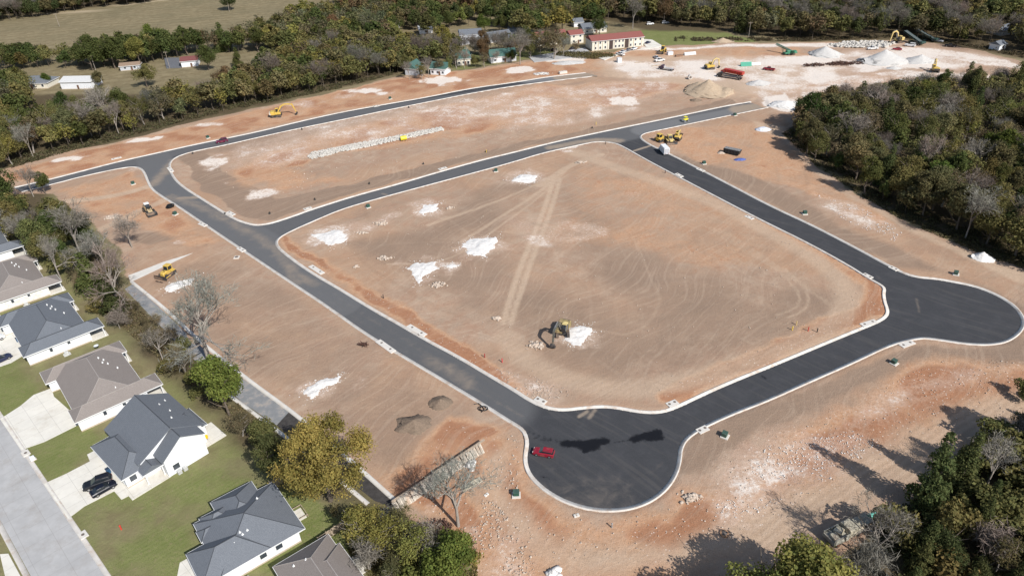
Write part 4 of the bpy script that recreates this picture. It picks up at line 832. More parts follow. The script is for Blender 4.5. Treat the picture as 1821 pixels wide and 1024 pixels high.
# ------------------------------------------------------------------ houses
def shingle(name, a, b_):
    m, n, b = newmat(name); v = objpos(n)
    f = noise(n, 7, 3, .8, v); c = mix(n, ramp(n, f, .3, .7), a, b_)
    f2 = noise(n, .7, 4, .6, v); c = mix(n, math_(n, 'MULTIPLY', f2, .35), c, tuple(x*.75 for x in a))
    w_ = node(n, 'ShaderNodeTexWave', bands_direction='Z'); w_.inputs['Scale'].default_value = 2.6; w_.inputs['Distortion'].default_value = 1; n.links.new(v, w_.inputs[0])
    c = mix(n, math_(n, 'MULTIPLY', w_.outputs['Fac'], .18), c, tuple(x*.6 for x in a))
    n.links.new(c, b.inputs['Base Color']); b.inputs['Roughness'].default_value = .92; b.inputs['Specular IOR Level'].default_value = .15; bump(n, b, f, .4, .03); return m
SH_SLATE = shingle('slate_shingles', (.13, .143, .162), (.20, .215, .24)); SH_BROWN = shingle('brown_shingles', (.225, .195, .178), (.32, .285, .262)); SH_GREY = shingle('grey_shingles', (.135, .148, .168), (.215, .23, .255))
SH_RED = shingle('red_shingles', (.24, .085, .075), (.32, .13, .11)); SH_GREEN = shingle('green_metal_roof', (.06, .13, .115), (.10, .18, .16)); SH_WHITE = shingle('pale_metal_roof', (.55, .55, .54), (.7, .7, .69)); SH_TAN = shingle('tan_shingles', (.25, .18, .13), (.33, .24, .18))
SIDING = mat('white_siding', (.76, .775, .80), .7, .04, .7, bmp=.05); SIDING_C = mat('cream_siding', (.70, .66, .56), .75, .06, .7); SIDING_G = mat('grey_siding', (.5, .52, .55), .75, .06, .7); BRICK = mat('tan_brick', (.5, .42, .33), .9, .15, 6)
TRIM = mat('white_trim', (.78, .78, .77), .6, .03); PANE = mat('window_glass', (.05, .06, .075), .1, .2, spec=.8); RIDGE_D = mat('dark_ridge_cap', (.06, .065, .075), .9, .1); RIDGE_L = mat('pale_ridge_cap', (.33, .30, .28), .9, .1); DOORM = mat('garage_door_white', (.66, .66, .65), .6, .04)
def roof_block(mb, rc, b, e, rise, kind='hip', axis=None):
    u0, u1, v0, v1 = b; W = u1-u0; D = v1-v0; axis = axis or ('u' if W >= D else 'v'); z0 = e-.18; z1 = e; zt = e+rise
    half = (D if axis == 'u' else W)/2; k = half if kind == 'hip' else 0.0
    if axis == 'u': r0 = (u0+k if k < W/2 else (u0+u1)/2-.05, (v0+v1)/2); r1 = (u1-k if k < W/2 else (u0+u1)/2+.05, (v0+v1)/2)
    else: r0 = ((u0+u1)/2, v0+k if k < D/2 else (v0+v1)/2-.05); r1 = ((u0+u1)/2, v1-k if k < D/2 else (v0+v1)/2+.05)
    B = [(u0, v0), (u1, v0), (u1, v1), (u0, v1)]
    vs = [(x, y, z0) for x, y in B]+[(x, y, z1) for x, y in B]+[(*r0, zt), (*r1, zt)]
    fs = [(3, 2, 1, 0), (0, 1, 5, 4), (1, 2, 6, 5), (2, 3, 7, 6), (3, 0, 4, 7)]
    fs += [(4, 5, 9, 8), (6, 7, 8, 9), (5, 6, 9), (7, 4, 8)] if axis == 'u' else [(5, 6, 9, 8), (7, 4, 8, 9), (4, 5, 8), (6, 7, 9)]
    mb.add(vs, fs)
    rc.tube((*r0, zt+.01), (*r1, zt+.01), .09, n=4)
    ends = ((4, 8), (7, 8), (5, 9), (6, 9)) if axis == 'u' else ((4, 8), (5, 8), (6, 9), (7, 9))
    if kind == 'hip':
        for i, j in ends: rc.tube(vs[i], vs[j], .07, n=4)
def edges_trim(mb, b, e):
    u0, u1, v0, v1 = b
    for c, d in (((((u0+u1)/2), v0-.03, e-.1), (u1-u0+.12, .06, .2)), (((u0+u1)/2, v1+.03, e-.1), (u1-u0+.12, .06, .2)), ((u0-.03, (v0+v1)/2, e-.1), (.06, v1-v0-.002, .2)), ((u1+.03, (v0+v1)/2, e-.1), (.06, v1-v0-.002, .2))): mb.box(c, d)
def window(par, u, v, z, w_, h_, nx_, ny_, frame=TRIM):
    """pane on a wall whose outward normal is (nx,ny)"""
    if abs(nx_) > .5: d1, d2 = (.05, w_+.22, h_+.22), (.05, w_, h_)
    else: d1, d2 = (w_+.22, .05, h_+.22), (w_, .05, h_)
    p = MB().box((u+nx_*.05, v+ny_*.05, z), d2).build('window', PANE, par); MB().box((u+nx_*.02, v+ny_*.02, z), d1).build('frame', frame, p)
def house(org, ang, label, roofm, blocks, walls, e=3.0, wallm=SIDING, rid=None, wins=(), garage=None, posts=(), vents=(), patio=(), gables=(), name='suburban_house', cat='house', group=None, extra=None):
    t = thing(name, label, cat, (org[0], org[1], ground_z(org[0], org[1])), R(ang), group)
    rm, rc, tr = MB(), MB(), MB()
    for i, b in enumerate(blocks):
        kk = dict(kind=b[6] if len(b) > 6 else 'hip', axis=b[7] if len(b) > 7 else None)
        roof_block(rm, rc, b[:4], b[4]+i*.004, b[5], **kk); edges_trim(tr, b[:4], b[4]+i*.004)
    ro = rm.build('roof', roofm, t); rc.build('ridge_cap', rid or RIDGE_D, ro); tr.build('eaves_trim', TRIM, t)
    wm = MB(); fm = MB()
    for w_ in walls:
        pl, z0, z1 = w_; wm.prism_z(pl, z0+.3, z1); c = np.mean(np.array(pl), 0); fm.prism_z([tuple(c+(np.array(q)-c)*1.004) for q in pl], -.3, z0+.31)
    for g_ in gables:       # (fixed axis, coordinate, lo, hi, eave, rise, inset)
        ax, co, lo, hi, ez, rz_ = g_; mid = (lo+hi)/2
        tri = [(lo+.4, ez-.2), (hi-.4, ez-.2), (hi-.4, ez+.1), (mid, ez+rz_-.12), (lo+.4, ez+.1)]
        if ax == 'v': wm.prism_y(tri, co-.1, co+.1)
        else: wm.add([(co-.1, a, z) for a, z in tri]+[(co+.1, a, z) for a, z in tri], [tuple(range(5)), tuple(range(9, 4, -1))]+[(i, 5+i, 5+(i+1) % 5, (i+1) % 5) for i in range(5)])
    wm.build('wall', wallm, t); fm.build('foundation', BRICK, t)
    for w_ in wins: window(t, *w_)
    if garage:
        u, v0, v1 = garage; d = MB().box((u, (v0+v1)/2, 1.15), (.06, v1-v0, 2.2)).build('garage_door', DOORM, t)
    for p in posts: MB().box((p[0], p[1], e/2-.05), (.18, .18, e-.15)).build('porch_post', TRIM, t)
    for p in patio: MB().box(((p[0]+p[1])/2, (p[2]+p[3])/2, .06), (p[1]-p[0], p[3]-p[2], .14)).build('patio_slab', DRIVE, t)
    for (u, v, z) in vents:
        vo = MB().tube((u, v, z-.3), (u, v, z+.25), .09, n=8).tube((u, v, z-.05), (u, v, z+.02), .22, .12, n=8).build('roof_vent', TRIM, t)
    return t
def plan_a(org, ang, label, roofm, rid, wallm=SIDING, seed=0):
    B = [(.4, 14, .1, 23.4, 3, 3.2, 'hip', 'v'), (-.3, 17, 0, 5.1, 3, 1.5, 'hip', 'u'), (-1.6, 15.1, 18, 23.5, 3, 1.6, 'hip', 'u')]
    Wl = [([(.2, .5), (13.7, .5), (13.6, 17.8), (13.6, 23), (-1.1, 23), (-1.1, 18.6), (.9, 18.5), (.9, 4.6), (.2, 4.6)], 0, 2.9)]
    wins = [(5.2, .5, 1.9, .6, .9, 0, -1), (9, .5, 2.0, .6, .6, 0, -1), (13.65, 9, 1.7, 1.6, 1.3, 1, 0), (13.65, 13.5, 1.5, 2.0, 1.9, 1, 0), (-1.1, 21, 1.7, 1.5, 1.2, -1, 0), (.9, 15, 1.7, 1.4, 1.3, -1, 0)]
    h = house(org, ang, label, roofm, B, Wl, wallm=wallm, rid=rid, wins=wins, garage=(.86, 6, 11), posts=[(16.6, .5), (16.6, 4.6), (14.8, 18.5), (14.8, 22.9)], patio=[(13.4, 17.2, .2, 5.2), (13.4, 15.4, 18, 23.2)],
      vents=[(9.2, 15.5, 5.7), (9.9, 14.6, 5.3), (9.4, 13.2, 5.6), (10.2, 12.6, 5.2), (11.4, 10.5, 4.6), (9.0, 3.6, 4.6)], gables=())
    MB().box((7.6, -.9, .4), (.9, .9, .8), ch=.08).box((7.6, -.9, .0), (1.5, 1.4, .16)).build('air_conditioner', mat('ac_grey', (.5, .5, .48), .6, .2), h)
    return h
def off(org, ang, du, dv):
    a = R(ang); return (org[0]+du*math.cos(a)-dv*math.sin(a), org[1]+du*math.sin(a)+dv*math.cos(a))
plan_a((-88.3, 105.6), 41, 'brown shingled hip roof house between slate roof house and gabled house', SH_BROWN, RIDGE_L)
plan_a((-111.6, 128.3), 42, 'slate blue hip roof house with a dark car on its driveway', SH_SLATE, RIDGE_D)
plan_a(off((-120.9, 161.7), 41, -17, 0), 41, 'taupe hip roof house with off-white wall, second down from top left', SH_BROWN, RIDGE_L, mat('offwhite_siding', (.74, .72, .67)))
plan_a(off((-143.4, 183.5), 41, -17, -.2), 41, 'topmost slate roof house cut by the left picture edge', SH_SLATE, RIDGE_D)
# the gabled white house
t = house((-72.0, 89.6), 48, 'white house with steep slate gables beside two parked black cars', SH_SLATE,
    [(0, 7.4, 0, 13.5, 3.0, 2.1, 'hip', 'v'), (3, 7.0, -2.0, 4, 2.95, 1.1, 'gable', 'v'), (12.5, 17.5, 1.2, 8.6, 3.3, 2.2, 'hip', 'u'), (4.6, 9, 12.6, 15.6, 2.9, 1.2, 'gable', 'v')],
    [([(.6, .6), (4.4, .6), (4.4, 13), (.6, 13)], 0, 2.9), ([(13, 1.6), (17, 1.6), (17, 8.2), (13, 8.2)], 0, 3.2)],
    wins=[(2.0, .6, 1.7, 1.2, 1.2, 0, -1)], garage=(.56, 2, 7.2), posts=[(3.5, -1.5), (6.6, -1.5)], patio=[(15, 19.5, -1, 5), (-.2, 7, -2.8, .5)],
    vents=[(13, 10, 6.6), (13.6, 7, 6.3), (12.6, 4, 6.9), (14.6, 11.5, 5.7)])
for pr, v0, v1, wl in (([(3.4, 4.0), (10.7, 7.95), (16.6, 4.5)], .1, 14.9, .5), ([(6.4, 4.1), (10.9, 7.6), (15.2, 5.25)], -3.1, .6, .45)):
    m_ = MB()
    for (x0, z0), (x1, z1) in ((pr[0], pr[1]), (pr[1], pr[2])): m_.prism_y([(x0, z0-.22), (x1, z1-.22), (x1, z1), (x0, z0)], v0, v1)
    m_.build('roof', SH_SLATE, t)
    w_ = MB().prism_y([(pr[0][0]+wl, 0), (pr[2][0]-wl, 0), (pr[2][0]-wl, pr[2][1]-.02), (pr[1][0], pr[1][1]-.24), (pr[0][0]+wl, pr[0][1]-.0)], v0+.4, v1-.4).build('wall', SIDING, t)
    MB().tube((pr[1][0], v0, pr[1][1]), (pr[1][0], v1, pr[1][1]), .1, n=4).build('ridge_cap', RIDGE_D, t)
window(t, 8.6, -2.7, 1.5, 1.2, 1.2, 0, -1); window(t, 16.1, 11, 1.7, 1.6, 1.3, 1, 0); window(t, 4.0, 8, 4.2, .8, .5, -1, 0)
for k_, q in enumerate([(8.6, -3.3), (9.7, -3.3)]): MB().box((q[0], q[1], .45), (.8, .8, .8), ch=.08).build('air_conditioner', mat('ac_grey', (.5, .5, .48)), t)
t = house((-46.9, 69.0), 38, 'white house with broad slate hip roof near the bottom edge', SH_GREY,
    [(-.2, 13.9, 0, 13.25, 3, 3.3, 'hip', 'v'), (-3.1, 8, .05, 7.9, 3, 2.4, 'hip', 'u'), (3.6, 11, 7, 16, 3, 2.2, 'hip', 'v'), (-.4, 6, 8.6, 11.3, 2.9, 1.0, 'hip', 'u'), (.9, 6, 9.4, 13.8, 2.95, 1.6, 'hip', 'u')],
    [([(-2.6, .5), (12.9, .5), (12.9, 12.8), (10.6, 12.9), (10.6, 15.6), (4, 15.6), (4, 13.4), (1.4, 13.4), (1.4, 8), (-2.6, 7.5)], 0, 2.9)],
    wins=[(6.6, .5, 1.8, 1.1, 1.1, 0, -1), (9.3, .5, 1.8, 1.1, 1.1, 0, -1), (12.9, 4, 1.7, 1.4, 1.3, 1, 0), (12.9, 10, 1.5, 1.8, 1.9, 1, 0)], garage=(-2.64, 1.4, 6.4), posts=[(0, 11)], patio=[(12.9, 15.8, 4.6, 7.2)], vents=[(5, 4.3, 5.2), (5.2, 3.8, 5.0), (6.1, 4, 5.1), (9.9, 9.5, 5.0), (3.6, 3.2, 4.7)])
MB().box((15, 7.3, .7), (2.0, .08, .12)).box((15, 4.5, .7), (2.0, .08, .12)).box((16, 5.9, .7), (.08, 2.7, .12)).box((14.1, 7.3, .4), (.1, .1, .7)).box((16, 7.3, .4), (.1, .1, .7)).box((16, 4.5, .4), (.1, .1, .7)).box((14.1, 4.5, .4), (.1, .1, .7)).build('deck_rail', WOOD, t)
MB().box((3, -1.1, .45), (.9, .9, .9), ch=.08).build('air_conditioner', mat('ac_grey', (.5, .5, .48)), t)
house((-39.2, 70.1), 38, 'brown roofed house cut off by the bottom edge', SH_BROWN,
    [(.0, 9.6, -16, .3, 3, 3.0, 'hip', 'v'), (3, 10.2, -17, -2.5, 3, 2.4, 'hip', 'v')], [([(.5, -15.5), (9.7, -15.5), (9.7, -3), (9.1, -3), (9.1, -.2), (.5, -.2)], 0, 2.9)],
    rid=RIDGE_L, wins=[(9.7, -6, 1.7, 1.4, 1.3, 1, 0)], patio=[(10, 13, -8, -4)], vents=[(4.2, -4, 5.6), (2.4, -3, 4.6)])
# far houses: simple plans, own size and roof
def simple_house(p, ang, wd, dp, e, rise, label, roofm, wallm, kind='gable', wins=3, storeys=1, rid=None, name='far_house', cat='house', door=True):
    g = G(*p); B = [(0, wd, 0, dp, e, rise, kind, 'u')]
    ww = []
    for s_ in range(storeys):
        for i in range(wins):
            ww.append((wd*(i+.6)/(wins+.2), .45, 1.6+s_*2.7, 1.1, 1.1, 0, -1))
    gb = [('u', .5, 0, dp, e, rise), ('u', wd-.5, 0, dp, e, rise)] if kind == 'gable' else []
    t = house(g, ang, label, roofm, B, [([(.45, .45), (wd-.45, .45), (wd-.45, dp-.45), (.45, dp-.45)], 0, e-.1)], e=e, wallm=wallm, rid=rid or roofm, wins=ww, gables=gb, name=name, cat=cat)
    if door: d = MB().box((wd*.5+.9, .4, 1.1), (1.0, .06, 2.1)).build('door', mat('brown_door', (.16, .09, .06)), t)
    return t
RA = math.degrees(math.atan2(G(1300, 110)[1]-G(1050, 93)[1] if False else 7.3, 31.2))
t = simple_house((1052, 92), 13, 31.5, 12, 5.3, 2.0, 'long two storey cream apartment building with red roof and dark stair openings', SH_RED, SIDING_C, wins=0, name='apartment_building', cat='apartment building', door=False)
for s_ in (0, 1):
    for u in (2.4, 5.2, 8.2, 14.4, 16.5, 18.6, 23.4, 26.2, 29): window(t, u, .45, 1.5+2.7*s_, .9, 1.2, 0, -1)
for u in (11.6, 21): MB().box((u, .43, 2.7), (2.2, .12, 5.0)).build('stairwell', mat('dark_stairwell', (.07, .05, .045)), t)
for u in (2, 4, 6.5, 9.6, 13.4, 19.8, 22.6, 25, 30): MB().box((u, .42, 2.7), (.16, .1, 5.3)).build('pilaster', mat('brown_trim', (.3, .22, .13)), t)
t = simple_house((955, 84), 18, 19, 9, 5.2, 2.0, 'smaller red roofed cream building left of the long apartment building', SH_RED, SIDING_C, wins=4, storeys=2, name='apartment_building', cat='apartment building')
t = simple_house((1014, 80), 18, 9, 9, 5.2, 1.8, 'narrow red roofed block between the two red roofed buildings', SH_RED, SIDING_C, wins=2, storeys=2, name='apartment_building', cat='apartment building')
simple_house((741, 136), 70, 9, 7, 3.6, 3.0, 'green roofed building furthest left in the trees beside the dirt', SH_GREEN, SIDING_G, name='townhouse')
simple_house((764, 134), -20, 9, 8, 3.4, 2.6, 'second green roofed building from the left, behind bare trees', SH_GREEN, SIDING, name='townhouse')
simple_house((812, 118), 10, 8, 9, 3.6, 2.6, 'green roofed building in front of the grey gabled house', SH_GREEN, SIDING_C, name='townhouse')
simple_house((834, 114), 80, 9, 7, 3.6, 3.2, 'green roofed building with steep roof seen end on', SH_GREEN, SIDING_G, name='townhouse')
simple_house((872, 114), 14, 15, 9, 3.4, 3.0, 'widest green roofed building, beside the dirt slope', SH_GREEN, SIDING, name='townhouse')
simple_house((818, 74), 8, 14, 12, 3.4, 2.2, 'grey gabled house with open carport front', SH_GREY, SIDING_G)
simple_house((872, 78), 25, 15, 11, 3.2, 2.2, 'grey roofed house right of the carport house', SH_GREY, SIDING_G)
simple_house((905, 80), 10, 9, 8, 3.0, 1.6, 'low grey house with an orange wall by the red roofed building', SH_GREY, mat('orange_wall', (.6, .28, .08)))
simple_house((882, 32), 12, 15, 10, 3.2, 1.8, 'tan roofed white house near the top edge', SH_TAN, SIDING)
simple_house((838, 20), 20, 14, 10, 3.2, 2.2, 'white house with grey roof touching the top edge', SH_GREY, SIDING)
simple_house((945, 14), 20, 9, 8, 3.0, 2.0, 'small tan house beside the rust tree at the top', SH_TAN, SIDING_C)
simple_house((1036, 62), 12, 16, 11, 3.2, 2.2, 'grey roofed house behind the long red roof', SH_GREY, SIDING_C)
simple_house((1020, 50), 12, 7, 7, 3.0, 2.0, 'small white gabled shed left of the grey roofed house', SH_GREY, SIDING, wins=1)
simple_house((745, 62), 10, 9, 8, 3.0, 1.8, 'pale roofed house hidden among the golden trees', SH_WHITE, SIDING, wins=1)
simple_house((690, 52), 10, 8, 8, 3.0, 1.8, 'pale roofed house up the wooded slope', SH_WHITE, SIDING, wins=1)
simple_house((1776, 92), 30, 7, 6, 3.0, 1.5, 'small white shed at the right behind the wood', SH_GREY, SIDING, wins=1)
simple_house((1780, 66), 20, 14, 10, 3.0, 2.0, 'dark roofed house at the right under the brown field', SH_GREY, SIDING_G, wins=1)
simple_house((1446, 24), 10, 12, 7, 3.0, 1.0, 'pale roofed building deep in the far wood', SH_WHITE, SIDING, wins=1)
simple_house((22, 160), -2, 19, 12, 2.9, 2.4, 'long grey hip roofed house with tan wall at the left', SH_GREY, SIDING_C, kind='hip', wins=4)
simple_house((108, 160), -4, 17, 11, 3.8, 1.6, 'white metal barn with an open dark front', SH_WHITE, SIDING, wins=0, name='barn', cat='barn')
simple_house((213, 127), 12, 11, 6, 2.6, 1.3, 'brown roofed pale shed under the big green trees', SH_TAN, SIDING_G, wins=2, name='shed', cat='shed')
simple_house((322, 121), 12, 9.5, 9, 3.4, 1.6, 'white garage with a red roof beside the grey parking pad', shingle('dull_red_roof', (.17, .06, .06), (.24, .10, .09)), SIDING, wins=0, name='garage', cat='garage')
slab('parking_pad', [(292, 104), (318, 104), (322, 121), (296, 122)], -.3, .4, mat('old_asphalt', (.14, .145, .16), .9, .15))
slab('far_street', [(800, 84), (960, 62), (930, 44), (905, 46), (900, 58), (800, 74)], -.3, .5, STREET)
slab('car_park', [(940, 102), (1040, 86), (1052, 96), (1046, 100), (950, 112)], -.3, .3, STREET); slab('car_park', [(1064, 104), (1150, 86), (1138, 70), (1160, 72), (1180, 84), (1120, 92), (1075, 108)], -.3, .3, DRIVE)

# ------------------------------------------------------------------ vehicles
def wheels(par, pos, r_, w_, rimm=RIM):
    for x, y in pos:
        s_ = 1 if y > 0 else -1
        o = MB().tube((x, y-w_/2, r_), (x, y+w_/2, r_), r_, n=14).build('wheel', RUBBER, par)
        MB().tube((x, y+s_*(w_/2-.03), r_), (x, y+s_*(w_/2+.012), r_), r_*.6, r_*.55, n=10).build('rim', rimm, o)
def lights(par, xf, xr, y, z):
    for s_ in (-1, 1):
        MB().box((xf, s_*y, z), (.08, .34, .14)).build('headlight', LAMPW, par); MB().box((xr, s_*y, z+.05), (.08, .3, .16)).build('tail_light', LAMPR, par)
def car(p, q, label, col, style='suv', dusty=.2, loc=None, rz=None, L=1.0, name='parked_car', cat='car'):
    rz = heading(p, q) if rz is None else rz; mid = ((p[0]+q[0])/2, (p[1]+q[1])/2)
    t = thing(name, label, cat, loc or GZ(*mid), rz, sc=L); pm = paint('paint_'+'_'.join('%02d' % int(c*99) for c in col)+'_%d' % int(dusty*10), col, dusty)
    if style == 'sedan':
        MB().loft([(-2.3, .78, .42, .78, .1), (-2.15, .88, .28, .95, .12), (-1.3, .9, .26, 1.0, .12), (.9, .9, .26, .98, .12), (1.9, .88, .28, .84, .12), (2.3, .76, .38, .66, .1)]).build('body', pm, t)
        MB().loft([(-1.85, .7, .9, .97, .04), (-1.05, .66, .9, 1.38, .12), (.15, .66, .9, 1.42, .12), (1.05, .74, .9, .96, .04)]).build('window_band', GLASS, t)
        MB().loft([(-1.1, .55, 1.36, 1.42, .03), (-.4, .58, 1.38, 1.47, .03), (.25, .56, 1.37, 1.43, .03)]).build('roof', pm, t)
        wheels(t, [(-1.4, -.8), (-1.4, .8), (1.4, -.8), (1.4, .8)], .33, .22); lights(t, 2.24, -2.28, .58, .66)
    elif style == 'suv':
        MB().loft([(-2.3, .82, .42, .95, .1), (-2.2, .92, .3, 1.1, .1), (-1.2, .94, .28, 1.12, .1), (.9, .94, .28, 1.08, .12), (1.95, .92, .3, .98, .14), (2.35, .82, .4, .8, .12)]).build('body', pm, t)
        MB().loft([(-2.2, .76, 1.05, 1.12, .04), (-1.95, .74, 1.05, 1.6, .12), (.1, .74, 1.05, 1.66, .12), (.95, .8, 1.0, 1.08, .04)]).build('window_band', GLASS, t)
        MB().loft([(-2.0, .70, 1.54, 1.64, .05), (-1, .72, 1.58, 1.70, .05), (.12, .70, 1.58, 1.68, .05)]).build('roof', pm, t)
        MB().box((-.9, .6, 1.74), (1.9, .05, .05)).box((-.9, -.6, 1.74), (1.9, .05, .05)).build('roof_rail', STEEL, t)
        wheels(t, [(-1.4, -.84), (-1.4, .84), (1.45, -.84), (1.45, .84)], .37, .24); lights(t, 2.28, -2.28, .62, .8)
    elif style == 'pickup':
        MB().loft([(-.6, .95, .35, 1.15, .06), (.5, .96, .35, 1.15, .08), (1.3, .96, .36, 1.15, .1), (2.4, .94, .38, 1.08, .12), (2.8, .86, .42, .92, .1)]).box((-1.75, .92, .78), (2.3, .1, .72)).box((-1.75, -.92, .78), (2.3, .1, .72)).box((-2.85, 0, .78), (.1, 1.94, .72)).box((-1.75, 0, .5), (2.3, 1.8, .1)).build('body', pm, t)
        MB().loft([(-.75, .78, 1.1, 1.2, .04), (-.5, .76, 1.1, 1.72, .12), (.6, .76, 1.1, 1.74, .12), (1.35, .82, 1.05, 1.17, .04)]).build('window_band', GLASS, t)
        MB().loft([(-.55, .66, 1.7, 1.77, .03), (.1, .68, 1.7, 1.8, .03), (.65, .66, 1.7, 1.77, .03)]).build('roof', pm, t)
        wheels(t, [(-1.75, -.86), (-1.75, .86), (1.85, -.86), (1.85, .86)], .4, .26); lights(t, 2.76, -2.9, .66, .85)
    return t
RED = (.27, .015, .032); MAROON = (.13, .012, .045); BLACK = (.012, .013, .018); WHITE = (.75, .75, .74); SILV = (.45, .47, .5); NAVY = (.02, .025, .06)
def cl(px, py, z=0): g_ = G(px, py); return (g_[0], g_[1], z)
car((989, 809), (946, 801), 'red estate car parked on the front dead end circle of asphalt', RED, 'suv', loc=cl(967, 807, -.07), L=.88)
car((408, 250), (382, 255), 'dark maroon car on the outer road near the left junction', MAROON, 'suv', loc=cl(395, 253, -.07))
car((203, 850), (150, 868), 'larger black car with red tail light on the driveway', BLACK, 'suv', 0, loc=cl(176, 862, .06), L=1.06)
car((168, 882), (204, 862), 'smaller black car beside the larger one on the driveway', (.008, .01, .02), 'sedan', 0, loc=cl(186, 872, .06), L=.97)
car((-15, 652), (25, 633), 'dark blue car on the driveway at left picture edge', NAVY, 'sedan', 0, loc=cl(3, 642, .06))
car((-18, 612), (8, 600), 'white car mostly cut off by the left picture edge', WHITE, 'suv', 0, loc=cl(-10, 608, .06))
car((1110, 101), (1096, 97), 'white car with dark glass near the long apartment building', WHITE, 'pickup', .3)
car((1174, 108), (1159, 100), 'silver blue car on dirt beside the yellow grader', SILV, 'sedan', .3)
car((1166, 110), (1180, 108), 'white small truck just right of the silver blue car', WHITE, 'pickup', .4)
car((1374, 126), (1360, 124), 'red pickup on the pale gravel yard', RED, 'pickup', .3)
car((1602, 90), (1588, 89), 'red car behind the big white gravel pile', RED, 'sedan', .2)
car((1560, 88), (1542, 89), 'white pickup at the left side of the big white gravel pile', WHITE, 'pickup', .3)
car((1628, 84), (1608, 82), 'white van by the dark conveyors', WHITE, 'suv', .2, L=1.15)
car((1696, 84), (1684, 83), 'dark pickup near the far gravel bank', BLACK, 'pickup', .2)
car((1616, 77), (1640, 82), 'dark green truck under the conveyors', (.02, .05, .045), 'pickup', .4, L=1.3)
car((1660, 74), (1674, 76), 'grey pickup at the right end of the conveyors', SILV, 'pickup', .4)
car((1593, 146), (1611, 148), 'white car glimpsed at the far edge of the right wood', WHITE, 'sedan', .1)
for i, q in enumerate([(1152, 78, 'blue car at the right end of the long apartment building', NAVY), (985, 90, 'dark car parked left of the long apartment building', BLACK), (1018, 88, 'dark car at the left corner of the long apartment building', (.03, .03, .035)), (1108, 94, 'first grey car in the row before the apartments', SILV), (1118, 91, 'second car in the row before the apartments', (.2, .2, .22)), (1128, 89, 'third car in the row before the apartments', WHITE)]):
    car((q[0]-8, q[1]+3), (q[0]+8, q[1]-3), q[2], q[3], 'sedan', .1)
for q in [(905, 70, 'white car on the far street by the grey house', WHITE), (1060, 42, 'pale car at the edge of the small lawn', WHITE), (1156, 45, 'white car behind the small lawn left', WHITE), (1183, 43, 'grey car behind the small lawn right', SILV)]:
    car((q[0]-8, q[1]), (q[0]+8, q[1]-1), q[2], q[3], 'suv', .1)
# white box van
t = thing('box_van', 'white box van standing on the right hand road near the top junction', 'van', cl(1180, 271, -.07), heading((1174, 262), (1189, 278))+math.pi)
MB().loft([(-3.3, 1.05, .55, 2.9, .12), (1.2, 1.05, .55, 2.9, .15), (1.5, 1.0, .6, 2.6, .3)]).build('cargo_box', paint('van_white', (.8, .8, .8), .05), t)
MB().loft([(1.4, .95, .45, 2.0, .15), (2.1, .95, .45, 1.9, .2), (2.6, .94, .45, 1.2, .15), (3.2, .86, .5, 1.0, .15)]).build('cab', paint('van_white', (.8, .8, .8), .05), t)
MB().loft([(2.0, .84, 1.2, 1.93, .1), (2.3, .86, 1.15, 1.75, .1), (2.72, .86, 1.1, 1.22, .05)]).build('windscreen', GLASS, t)
MB().box((-3.33, 0, 1.7), (.06, 1.7, 2.0)).build('rear_door', mat('door_grey', (.5, .5, .52)), t); wheels(t, [(-2, -.9), (-2, .9), (2.3, -.88), (2.3, .88)], .42, .28); lights(t, 3.18, -3.34, .66, .8)

